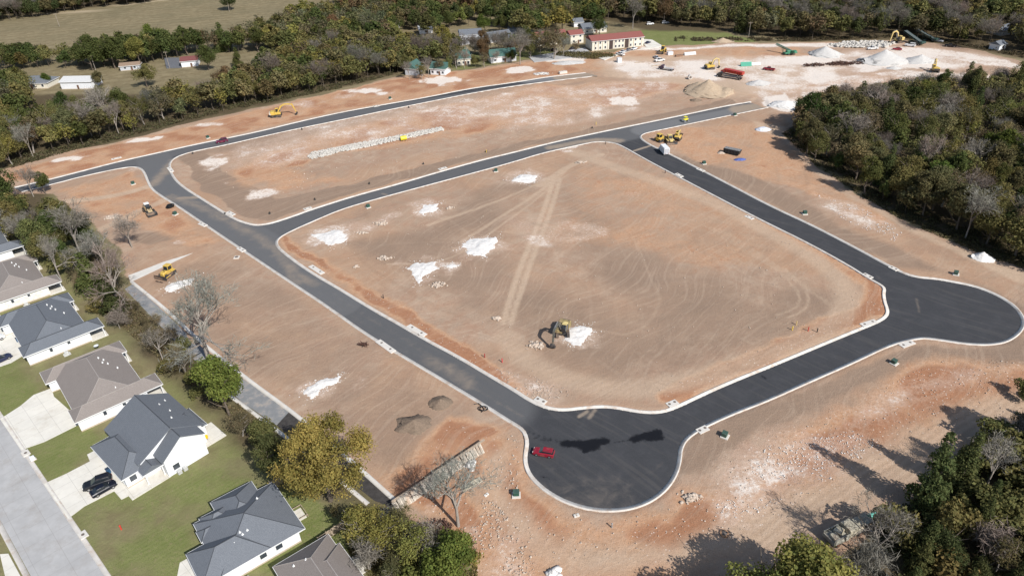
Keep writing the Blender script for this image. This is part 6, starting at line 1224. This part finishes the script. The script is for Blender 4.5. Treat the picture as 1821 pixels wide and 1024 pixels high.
rockfield([(1270, 920), (1290, 835), (1370, 790), (1520, 765), (1560, 790), (1480, 850), (1400, 885), (1330, 920)], 1700, .07, 'small white stones on the pinkish soil right of the circle', M_WHITE, 53, 0, 'stones')
rockfield([(830, 900), (880, 890), (940, 960), (960, 1050), (850, 1080), (820, 980)], 700, .11, 'stones on orange soil below the retaining wall', M_RUB, 54, 0, 'stones')
rockfield([(700, 880), (860, 780), (910, 760), (930, 800), (920, 870), (860, 900), (760, 920)], 400, .10, 'stones around the retaining wall', M_RUB, 55, 0, 'stones')
rockfield([(1445, 345), (1520, 365), (1610, 410), (1590, 430), (1500, 392)], 600, .09, 'small stones on the pinkish strip beside the pale dirt track', M_WHITE, 56, 0, 'stones')
rockfield([(510, 425), (640, 380), (900, 330), (1070, 270), (1560, 500), (1560, 560), (1190, 700), (950, 690), (520, 450)], 1300, .08, 'tiny stones and clods over the central block', M_RUB, 57, 0, 'stones')
rockfield([(500, 260), (900, 170), (1300, 160), (1100, 220), (520, 350), (400, 340), (330, 290)], 1200, .12, 'stones over the upper block', M_RUB, 58, 0, 'stones')
rockfield([(1260, 840), (1450, 740), (1640, 640), (1821, 640), (1821, 730), (1560, 830), (1300, 960), (900, 1010), (930, 900), (1080, 930), (1210, 890)], 1200, .08, 'stones over the orange soil of the near right corner', M_RUB, 59, 0, 'stones')

r_f = np.random.default_rng(91); Q = []
for p in FR:
    c = p.mean(0)
    for _ in range(170): e = p[r_f.integers(len(p))]*(1-(q := r_f.random()*.5))+p[r_f.integers(len(p))]*q; Q.append(c+(e-c)*(1+abs(r_f.normal())*.28)+r_f.normal(size=2)*.3)
Q = np.array(Q); V, Fq = rocks(np.c_[Q, [ground_z(*q)+.05 for q in Q]], .05+.12*r_f.random(len(Q))**3, r_f); tag(npmesh('stones', V, Fq, M_WHITE), 'loose white stones strewn around the white rock patches', 'stones', kind='stuff')

# ------------------------------------------------------------------ storm inlets, transformers, utilities
HOLE = mat('manhole_iron', (.17, .14, .12), .8, .3)
INL = [((726, 579), (756, 597), 'storm inlet with long dark slot on the inner side of the near left road'), ((672, 606), (700, 626), 'storm inlet beside the outer kerb opposite the long slotted one'), ((552, 473), (574, 487), 'storm inlet below the bend where two roads meet'), ((952, 708), (970, 717), 'storm inlet at the tip of the central block kerb'),
 ((1187, 721), (1204, 714), 'storm inlet inside the kerb at the front of the central block'), ((1532, 579), (1558, 571), 'storm inlet inside the kerb near the right circle'), ((1602, 616), (1624, 608), 'storm inlet outside the kerb near the right circle'), ((1582, 474), (1596, 481), 'storm inlet outside the kerb just above the right circle'),
 ((1535, 487), (1550, 495), 'storm inlet inside the kerb just above the right circle'), ((1241, 768), (1258, 760), 'unfinished storm inlet right of the front circle'), ((355, 397), (366, 402), 'storm inlet on the left of the road below the tan loader'), ((198, 284), (216, 280), 'storm inlet north of the outer road at left'),
 ((540, 373), (554, 369), 'storm inlet on the upper kerb of middle road near the bend'), ((780, 302), (794, 298), 'storm inlet on the upper kerb halfway along the middle road'), ((1202, 309), (1213, 315), 'storm inlet left of the right hand road near the van'), ((1240, 300), (1252, 305), 'storm inlet right of the right hand road near the van'),
 ((1326, 384), (1339, 390), 'storm inlet left of the right hand road halfway down'), ((300, 298), (306, 306), 'storm inlet inside the kerb at the left junction'), ((405, 377), (416, 383), 'storm inlet inside the kerb between left junction and bend'), ((664, 190), (674, 188), 'storm inlet north of the outer road halfway'), ((424, 441), (434, 447), 'storm inlet left of the road above the round lid')]
for p, q, lb in INL:
    a_, b_ = G(*p), G(*q); L_ = math.hypot(*(b_-a_)); mid = (a_+b_)/2; t = thing('storm_inlet', lb, 'storm inlet', (mid[0], mid[1], 0), math.atan2(b_[1]-a_[1], b_[0]-a_[0]), 'storm inlets along the kerbs')
    MB().box((0, 0, .02), (max(L_, 2.4), 1.5, .26), ch=.03).build('slab', CONC_W, t)
    for x in (-.25, .25):
        MB().tube((x*max(L_, 2.4)*1.1, .1, .1), (x*max(L_, 2.4)*1.1, .1, .165), .3, n=14).build('manhole_cover', HOLE, t)
GREENB = mat('transformer_green', (.05, .095, .075), .5, .1, dirt=(.3, .25, .2, .3))
TRF = [(1590, 646, 'green transformer on white pad below the right circle'), (1289, 776, 'green transformer on white pad right of the front circle'), (918, 881, 'green transformer on white pad left of the front circle'), (1700, 488, 'green transformer above the right circle'), (1431, 381, 'green transformer beside the dark strip of the right hand road'),
 (1252, 292, 'green transformer nearest to the white van'), (882, 305, 'green transformer below the middle road'), (655, 369, 'green transformer near the bend of the middle road'), (237, 328, 'green transformer inside the left road corner'), (312, 382, 'green transformer beside the tan loader'), (694, 177, 'green transformer north of the outer road'), (1307, 206, 'green transformer below the far end of the middle road'), (370, 246, 'green transformer north of the outer road by the maroon car')]
t0 = None
for x, y, lb in TRF:
    g_ = GZ(x, y)
    if t0 is None:
        t0 = thing('transformer', lb, 'transformer', g_, R(35), 'green utility transformers around the site', sc=.82)
        MB().box((0, 0, .12), (1.9, 1.8, .3), ch=.04).build('pad', CONC_W, t0); MB().box((0, .15, .75), (1.35, 1.15, .98), ch=.08).build('cabinet', GREENB, t0); MB().box((0, .12, 1.27), (1.42, 1.25, .08), ch=.03).build('lid', GREENB, t0); MB().box((0, -.44, .72), (1.1, .03, .8)).build('door', mat('transformer_door', (.03, .09, .065)), t0)
    else: dup(t0, g_, R(35)+rt.normal()*.4, sc=.82, label=lb)
t = thing('manhole_riser', 'round dark lid on a square white slab left of the near left road', 'manhole', GZ(421, 458)); MB().box((0, 0, .1), (1.5, 1.5, .3), ch=.03).build('slab', CONC_W, t); MB().tube((0, 0, .2), (0, 0, .32), .5, n=18).build('lid', HOLE, t)
t = thing('manhole_riser', 'round orange brown manhole ring below the pinkish stony soil', 'manhole', GZ(1288, 949)); MB().tube((0, 0, -.1), (0, 0, .3), .75, n=18).build('ring', mat('clay_ring', (.45, .26, .15)), t); MB().tube((0, 0, .28), (0, 0, .33), .45, n=18).build('lid', HOLE, t)
HY = [(1409, 586, (.75, .55, .08), 'yellow marker post inside the front kerb of the central block'), (1437, 588, (.5, .06, .05), 'red marker post right of the yellow one inside the front kerb'), (1453, 590, (.03, .03, .03), 'black stub post right of the red marker post'), (862, 635, (.35, .06, .05), 'dark red post inside the near left kerb'), (893, 643, (.55, .05, .06), 'bright red post right of the dark red one'),
 (682, 531, (.05, .04, .04), 'black stub post inside the near left kerb under the rubble heap'), (1183, 308, (.06, .03, .03), 'black stub post left of the right hand road'), (1077, 257, (.06, .06, .05), 'dark stub post at the top corner of central block'), (216, 941, (.6, .06, .04), 'small red marker on the lawn by the street'), (1088, 937, (.3, .3, .3), 'grey valve stub below the front circle'), (1060, 222, (.7, .5, .1), 'yellow stake above the middle road'), (865, 271, (.7, .5, .12), 'yellow stake by the upper kerb of the middle road'), (1416, 577, (.6, .45, .2), 'thin tan stake behind the yellow marker post')]
for x, y, c_, lb in HY:
    t = thing('marker_post', lb, 'marker post', GZ(x, y)); m_ = mat('post_%d_%d' % (x, y), c_, .6, .1); MB().tube((0, 0, -.1), (0, 0, 1.0), .13, .11, n=8).build('post', m_, t); MB().tube((0, 0, 1.0), (0, 0, 1.12), .17, .05, n=8).build('cap', m_, t)
for i, (x, y) in enumerate([(480, 381), (560, 355), (657, 328), (753, 292), (865, 270), (1053, 229), (727, 192), (537, 231), (343, 274), (400, 380)]):
    t = thing('utility_stub', 'low dark utility stub standing on the dark strip beside a road', 'utility stub', GZ(x, y), rt.random()*3, 'dark utility stubs on the dark strips'); MB().box((0, 0, .35), (.5, .4, .8), ch=.06).build('box', mat('stub_dark', (.05, .045, .04)), t); MB().box((0, 0, .05), (.8, .7, .12)).build('base', HOLE, t)
# retaining wall: battered face of upright boards and blocks
wa, wb = G(703, 908), G(858, 802); L_ = math.hypot(*(wb-wa)); t = thing('retaining_wall', 'weathered timber and block retaining wall sloping beside orange soil', 'retaining wall', (wa[0], wa[1], ground_z(*wa)), math.atan2(wb[1]-wa[1], wb[0]-wa[0]))
TB = [mat('wall_board_%d' % i, c_, .9, .25, 3, dirt=(.42, .25, .15, .5)) for i, c_ in enumerate([(.42, .37, .31), (.34, .30, .25), (.50, .45, .38)])]
mbs = [MB(), MB(), MB()]; x = 0; r5 = random.Random(4)
while x < L_:
    w_ = r5.uniform(.22, .5); d_ = r5.uniform(-.06, .06); tp = 1.45+r5.uniform(-.12, .12); k_ = r5.randrange(3); x2 = min(x+w_, L_+.2)-.02
    lean = r5.uniform(-.12, .12)
    mbs[k_].add([(x, -.9+d_, -.3), (x2, -.9+d_, -.3), (x2+lean, .55+d_, tp), (x+lean, .55+d_, tp), (x, -.62, -.3), (x2, -.62, -.3), (x2+lean, .85, tp), (x+lean, .85, tp)], [(0, 1, 2, 3), (7, 6, 5, 4), (0, 4, 5, 1), (3, 2, 6, 7), (1, 5, 6, 2), (0, 3, 7, 4)]); x += w_
for m_, b_ in zip(TB, mbs): b_.build('board_face', m_, t)
cap = MB(); x = 0
while x < L_-.5: w_ = r5.uniform(1.6, 3); cap.box((x+w_/2, .95+r5.uniform(-.05, .05), 1.42+r5.uniform(-.05, .05)), (w_-.05, .4, .22), r5.uniform(-.02, .02)); x += w_
cap.build('top_beam', WOOD, t); MB().box((L_/2, 1.0, .5), (L_, .25, 1.6)).build('backing', mat('backing_earth', (.2, .11, .07)), t)
def fence(p, q, h, label, n=None):
    a_, b_ = G(*p), G(*q); L_ = math.hypot(*(b_-a_)); t = thing('wooden_fence', label, 'fence', (a_[0], a_[1], 0), math.atan2(b_[1]-a_[1], b_[0]-a_[0])); m = MB(); x = 0
    while x < L_: m.box((x+.07, 0, h/2+random.uniform(-.02, .02)), (.135, .03, h)); x += .15
    m.build('pickets', WOOD, t); MB().box((L_/2, .05, h*.8), (L_, .05, .1)).box((L_/2, .05, h*.25), (L_, .05, .1)).build('rails', WOOD, t)
    k = int(L_/2.4)+1
    for i in range(k+1): MB().box((L_*i/k, .1, h/2), (.1, .1, h+.1)).build('post', WOOD, t)
fence((482, 868), (520, 849), 1.8, 'wooden fence in the shade of the largest yellow tree'); fence((568, 968), (612, 938), 1.8, 'wooden fence between the two lowest houses')
for x, y, h, lb in [(106, 48, 9, 'utility pole on the far field at left'), (408, 21, 9, 'utility pole beside the lone dark field tree'), (171, 127, 9, 'utility pole left of the brown roofed shed'), (302, 122, 9.5, 'utility pole in front of the grey parking pad'), (498, 88, 9, 'utility pole in the clearing above the belt'), (831, 118, 10, 'utility pole between the green roofed buildings'), (985, 106, 11, 'utility pole before the smaller red roof'), (1331, 68, 9, 'utility pole at the right end of the green lawn')]:
    t = thing('utility_pole', lb, 'utility pole', GZ(x, y), rt.random()*.5); MB().tube((0, 0, -.3), (0, 0, h), .16, .1, n=7).build('pole', mat('pole_grey_wood', (.32, .28, .24), .9, .2, 3), t); MB().box((0, 0, h-.7), (2.2, .12, .14)).build('crossarm', WOOD, t)
    for k in (-.9, 0, .9): MB().tube((k, 0, h-.62), (k, 0, h-.42), .05, n=6).build('insulator', LAMPW, t)
# loose site things
def coil(name, p, label, cat, rad, n, rt_, m, seed=1, spreadz=.08, sq=1):
    r = random.Random(seed); x0, y0, z0 = GZ(*p); mb = MB(); pr = None
    for i in range(n*16+1):
        a = i/16*2*math.pi; k = rad*(1+.18*math.sin(i*.23+seed)); q = (math.cos(a)*k+.25*math.sin(i*.05+seed), math.sin(a)*k*sq+.2*math.cos(i*.07), .12+spreadz*(i/16)+.03*math.sin(i))
        if pr: mb.tube(pr, q, rt_, n=6, cap=False)
        pr = q
    o = mb.build(name, m, None); o.location = (x0, y0, z0); tag(o, label, cat)
BLK = mat('black_plastic', (.015, .015, .016), .5, .1)
coil('pipe_coil', (303, 369), 'heap of coiled black pipe on orange dirt beside the road', 'pipe coil', 1.0, 7, .14, BLK, 3, .1)
coil('hose_coil', (860, 727), 'loose black hose loops lying beside the near left kerb', 'hose', .85, 2, .09, BLK, 5, .02, .8)
mb = MB(); pts = T(455, 510, [(1530, 825), (1560, 818), (1585, 840), (1600, 860), (1580, 880)])
c0 = pts[0]
for a_, b_ in zip(pts, pts[1:]): mb.tube((a_[0]-c0[0], a_[1]-c0[1], .15), (b_[0]-c0[0], b_[1]-c0[1], .15), .09, n=6)
o = mb.build('hose', BLK); o.location = (c0[0], c0[1], ground_z(*c0)); tag(o, 'short bent black hose end leading to the hose loops', 'hose')
t = thing('fuel_tank', 'bright yellow tank beside the pale riprap strip', 'tank', GZ(718, 250), .35); MB().tube((-1.2, 0, 1.0), (1.2, 0, 1.0), .85, n=16).box((0, 0, 1.75), (.7, .5, .3), ch=.05).build('shell', mat('tank_yellow', (.72, .6, .04), .4, .1), t); MB().box((-.7, 0, .2), (.2, 1.2, .5)).box((.7, 0, .2), (.2, 1.2, .5)).build('saddle', STEEL, t)
t = thing('dumpster', 'dark steel dumpster with grey load near the right hand road', 'dumpster', GZ(1302, 273), heading((1288, 268), (1316, 274)))
MB().prism_y([(-3, .2), (2.6, .2), (3.1, 1.9), (-3.1, 1.9)], -1.15, 1.15).build('bin', mat('dumpster_black', (.025, .028, .032), .5, .2), t); MB().box((0, 0, 1.95), (5.9, 2.1, .14), ch=.05).build('load', mat('dumpster_load', (.2, .2, .2), .9, .4, 2), t)
for i in range(5): MB().box((-2.4+i*1.2, -1.2, 1.1), (.14, .1, 1.5)).build('rib', mat('dumpster_black', (.025, .028, .032)), t)
def tarp(p, rx, ry, h, m, label, cat='tarp', name='tarp', seed=1):
    o = heap(p, rx, ry, h, label, m, cat, name, seed=seed, flat=.35); return o
tarp((1316, 284), 2.3, 1.4, .5, mat('blue_tarp', (.09, .13, .35), .5, .3, 2), 'crumpled blue tarp beside the dark dumpster', seed=3); tarp((1284, 271), 2.0, 1.2, .5, M_RUB, 'grey scrap heap left of the dark dumpster', 'scrap heap', 'scrap_heap', seed=4)
tarp((1356, 231), 3.4, 2.2, .9, mat('white_tarp', (.62, .65, .72), .5, .15, 1.2), 'white plastic covered heap at the corner of the right wood', seed=5)
for (x, y, a_, n_, m_, lb, L_) in [(1226, 98, .2, 9, mat('white_pipe', (.72, .72, .7), .4, .05), 'stack of white pipes on the dirt yard', 6.5), (1342, 116, .02, 6, mat('white_pipe', (.72, .72, .7)), 'white pipe bundle right of the green pipes', 5.5), (1326, 117, .02, 7, mat('green_pipe', (.1, .42, .3), .4, .05), 'stack of green pipes on the gravel yard', 5.5)]:
    t = thing('pipe_stack', lb, 'pipe stack', GZ(x, y), a_)
    k = 0; row = 0; cnt = max(3, n_//2)
    while k < n_:
        for i in range(max(1, cnt-row)):
            if k >= n_: break
            MB().tube((-L_/2, (i-(cnt-row)/2)*.55, .3+row*.48), (L_/2, (i-(cnt-row)/2)*.55, .3+row*.48), .27, n=8).build('pipe', m_, t); k += 1
        row += 1
def crate(p, d, m, label, rz=0, name='crate', cat='crate', n=3):
    t = thing(name, label, cat, GZ(*p), rz); MB().box((0, 0, d[2]/2), d, ch=.04).build('block', m, t); b = MB()
    for i in range(n): b.box((-d[0]/2+d[0]*(i+.5)/n, 0, d[2]+.02), (.15, d[1]*1.02, .06))
    b.build('batten', WOOD, t)
crate((1191, 98), (3, 2, 1.6), SIDING, 'white wrapped crate at left end of the white pipe stack', .3); crate((1207, 101), (4, 1.6, .8), mat('brown_crate', (.25, .15, .1)), 'brown crates between the wrapped crate and white pipes', .2); crate((1001, 131), (4.2, 1.6, 1.1), CONC_W, 'white concrete box lying beside the far end of the outer road', .35, 'concrete_box', 'concrete box')
crate((1101, 111), (2.2, 2.2, 2.3), SIDING, 'white site box on dirt below the row of cars', .2, 'site_box', 'site box'); crate((1137, 112), (5, .6, .3), WOOD, 'long timber lying on the dirt yard below the grader', .05, 'timber', 'timber'); crate((1168, 117), (6, .5, .3), WOOD, 'long timber just left of the flatbed truck', .25, 'timber', 'timber')
crate((838, 862), (4.2, 1.2, .25), mat('pale_lumber', (.62, .56, .42), .8, .15, 4), 'loose pale lumber on orange soil right of the retaining wall', heading((826, 872), (862, 853)), 'lumber', 'lumber', 5); crate((283, 501), (2.6, .3, .15), BLK, 'short black strip lying in front of the bulldozer', heading((278, 499), (294, 503)), 'rubber_strip', 'strip', 1)
crate((1025, 917), (1.0, .6, .3), CONC_W, 'small white concrete scrap below the front circle', .3, 'concrete_scrap', 'scrap', 1)
crate((865+0, 880+0), (.9, .5, .2), M_WHITE, 'small white scrap near the left transformer', .8, 'concrete_scrap', 'scrap', 1)
t = thing('water_tank', 'upright pale tank left of the large tan mound', 'tank', GZ(1227, 141)); MB().tube((0, -.8, 1.1), (0, .8, 1.1), 1.05, n=18).build('drum', mat('tank_pale', (.6, .56, .52), .6, .15), t); MB().tube((0, -.85, 1.1), (0, -.82, 1.1), .55, n=14).build('hub', HOLE, t); MB().box((0, 0, .1), (1.4, 1.4, .25)).build('skid', WOOD, t)
# brush pile
def brush(p, rx, ry, n, label, seed=1):
    r = np.random.default_rng(seed); x0, y0, z0 = GZ(*p); sg = []
    for i in range(n):
        a = r.random()*6.28; f = math.sqrt(r.random()); x, y = math.cos(a)*rx*f, math.sin(a)*ry*f; d = r.normal(size=3)*[1, 1, .35]; d /= np.linalg.norm(d); l = r.uniform(.6, 2.4); z = .3+1.6*(1-f)*r.random()
        c = np.array([x, y, z]); rr = r.uniform(.05, .2); sg.append((c-d*l/2, c+d*l/2, rr, rr*.5))
    V, Fq = seg_mesh(sg, 5); o = npmesh('brush_pile', V, Fq, mat('dead_wood', (.11, .06, .045), .95, .4, 2)); o.location = (x0, y0, z0); tag(o, label, 'brush pile')
brush((1494, 115), 7, 2.8, 260, 'largest dark brush pile on the gravel yard', 1); brush((1450, 118), 4.5, 1.8, 120, 'middle dark brush pile on the gravel yard', 2); brush((1434, 119), 1.6, 1.0, 30, 'smallest dark brush pile at left of the row', 3); brush((1518, 114), 6, 1.2, 60, 'thin brush trail right of the largest brush pile', 4)
brush((745, 596+0), .1, .1, 1, 'single dark stick near the long slotted storm inlet', 5); brush((646, 616), 1.0, .6, 12, 'little brush heap left of the outer storm inlet', 6); brush((776, 940), 3.0, 1.2, 60, 'fallen branches at the foot of the retaining wall', 7)
# brush bank before the apartments
rockfield_r = np.random.default_rng(5)
pb = P([(1030, 95), (1060, 96), (1090, 98), (1095, 102), (1060, 106), (1020, 104), (985, 100), (990, 95)]); Q = []
while len(Q) < 5000:
    q = np.c_[rockfield_r.uniform(pb[:, 0].min(), pb[:, 0].max(), 5000), rockfield_r.uniform(pb[:, 1].min(), pb[:, 1].max(), 5000)]; Q += list(q[sdpoly(q[:, 0], q[:, 1], pb) < 0])
Q = np.array(Q[:5000]); nn = rockfield_r.normal(size=(5000, 3)); nn[:, 2] = abs(nn[:, 2])+.3; nn /= np.linalg.norm(nn, axis=1)[:, None]
V, Fq = quads_from(np.c_[Q, rockfield_r.random(5000)*1.4], nn, .3, .6, rockfield_r); tc = np.array([.15, .13, .06])*(1+rockfield_r.normal(size=(5000, 1))*.3).clip(.4, 1.8)
o = npmesh('ground_cover', V, Fq, LEAF, None, {'tint': tc}); o.color = (1, 1, 1, 1); tag(o, 'brown brush growing on the bank before the long apartment building', 'brush', kind='stuff')
# rough grass along wood edges, hedge and lawn
def cover(poly, n, size, col, label, seed, h=.6, name='ground_cover'):
    r = np.random.default_rng(seed); p = P(poly); Q = []
    while len(Q) < n:
        q = np.c_[r.uniform(p[:, 0].min(), p[:, 0].max(), n), r.uniform(p[:, 1].min(), p[:, 1].max(), n)]; q = q[sdpoly(q[:, 0], q[:, 1], p) < 0]; q = q[fbm(q[:, 0], q[:, 1], 3, seed) > .42]; Q += list(q)
    Q = np.array(Q[:n]); nn = r.normal(size=(n, 3)); nn[:, 2] = abs(nn[:, 2])+.3; nn /= np.linalg.norm(nn, axis=1)[:, None]
    hz = (fbm(Q[:, 0], Q[:, 1], 2.5, seed+1)**2)*2*h*r.random(n); V, Fq = quads_from(np.c_[Q, hz], nn, size, .6, r); tc = np.array(col)*(1+r.normal(size=(n, 1))*.3).clip(.4, 1.8)*(1+r.normal(size=(n, 3))*.06)
    o = npmesh(name, V, Fq, LEAF, None, {'tint': tc}); o.color = (1, 1, 1, 1); tag(o, label, 'undergrowth', kind='stuff')
cover([(1390, 238), (1450, 295), (1530, 348), (1610, 395), (1690, 430), (1760, 460), (1850, 490), (1850, 440), (1700, 400), (1560, 340), (1470, 280), (1420, 225)], 16000, .22, (.10, .09, .045), 'low brush along the edge of the right wood', 3, 1.3)
cover([(120, 400), (220, 522), (318, 622), (420, 715), (480, 768), (560, 845), (470, 790), (380, 720), (260, 620), (170, 540), (100, 450)], 26000, .16, (.19, .155, .085), 'dry undergrowth of the hedgerow behind the houses', 4, .9)
cover([(600, 900), (690, 905), (720, 930), (800, 950), (850, 1010), (850, 1080), (700, 1080), (620, 980)], 14000, .16, (.18, .15, .06), 'dry undergrowth below the retaining wall', 5, .9)
cover([(1835, 735), (1740, 798), (1640, 870), (1570, 925), (1545, 985), (1470, 1040), (1480, 1100), (1900, 1150), (2050, 1000), (2000, 750)], 26000, .2, (.10, .10, .05), 'low brush at the edge of the lower right thicket', 6, 1.4)
cover([(20, 300), (130, 268), (200, 252), (330, 216), (455, 188), (600, 159), (700, 133), (700, 128), (600, 150), (455, 178), (330, 205), (130, 255), (20, 285)], 14000, .3, (.12, .11, .06), 'low brush along the foot of the tree belt', 7, 1.6)
cover([(1200, 74), (1430, 74), (1600, 68), (1700, 79), (1821, 104), (1821, 98), (1700, 74), (1600, 64), (1430, 68), (1200, 68)], 9000, .35, (.11, .09, .055), 'low brush along the wood beyond the white piles', 8, 1.6)
cover([(1440, 172), (1500, 160), (1600, 146), (1821, 138), (1821, 146), (1600, 156), (1450, 190)], 9000, .3, (.15, .125, .08), 'dry brush on the far edge of the right wood', 9, 1.4)
# garden and street side small things
t = thing('utility_box', 'white utility box on the lawn by the street kerb', 'utility box', GZ(59, 817), .8); MB().box((0, 0, .4), (.8, .7, .8), ch=.05).build('cabinet', SIDING, t); MB().box((0, 0, .03), (1.1, 1.0, .1)).build('base', CONC, t)
for x, y, lb in [(46, 806, 'street kerb inlet slab between the two driveways'), (148, 951, 'street kerb inlet slab below the black cars')]:
    t = thing('kerb_inlet', lb, 'kerb inlet', GZ(x, y), R(-43)); MB().box((0, 0, .08), (1.8, 1.3, .2), ch=.03).build('slab', CONC_W, t); MB().tube((0, 0, .15), (0, 0, .21), .28, n=12).build('manhole_cover', HOLE, t)
t = thing('rubbish_bin', 'blue wheeled bin beside the black cars', 'rubbish bin', GZ(194, 840), .8); MB().loft([(-.35, .3, .05, 1.0, .03), (.35, .34, .05, 1.1, .05)]).build('bin', mat('bin_blue', (.03, .09, .18), .5), t); MB().box((0, 0, 1.12), (.8, .72, .07), ch=.02).build('lid', mat('bin_lid', (.03, .05, .09)), t)
t = thing('rubbish_bin', 'blue bin at the garage of the slate blue house', 'rubbish bin', GZ(33, 607), .8); MB().loft([(-.35, .3, .05, 1.0, .03), (.35, .34, .05, 1.1, .05)]).build('bin', mat('bin_blue', (.03, .09, .18)), t); MB().box((0, 0, 1.12), (.8, .72, .07), ch=.02).build('lid', mat('bin_lid', (.03, .05, .09)), t)
t = thing('garden_bench', 'bright yellow bench on the patio of the gabled house', 'bench', GZ(364, 782), .4); MB().box((0, 0, .45), (1.5, .5, .08)).build('seat', mat('yellow_plastic', (.8, .5, .02)), t); MB().box((0, .25, .75), (1.5, .06, .5)).build('backrest', mat('yellow_plastic', (.8, .5, .02)), t); MB().box((-.6, 0, .2), (.08, .45, .45)).build('leg', STEEL, t); MB().box((.6, 0, .2), (.08, .45, .45)).build('leg', STEEL, t)
t = thing('satellite_dish', 'round white dish in the gap above the brown hip roof', 'satellite dish', GZ(174, 622)); MB().tube((0, 0, 1.2), (0, 0, 1.28), .2, .55, n=16).build('dish', SIDING, t); MB().tube((0, 0, 0), (0, 0, 1.2), .04, n=6).build('mast', STEEL, t)
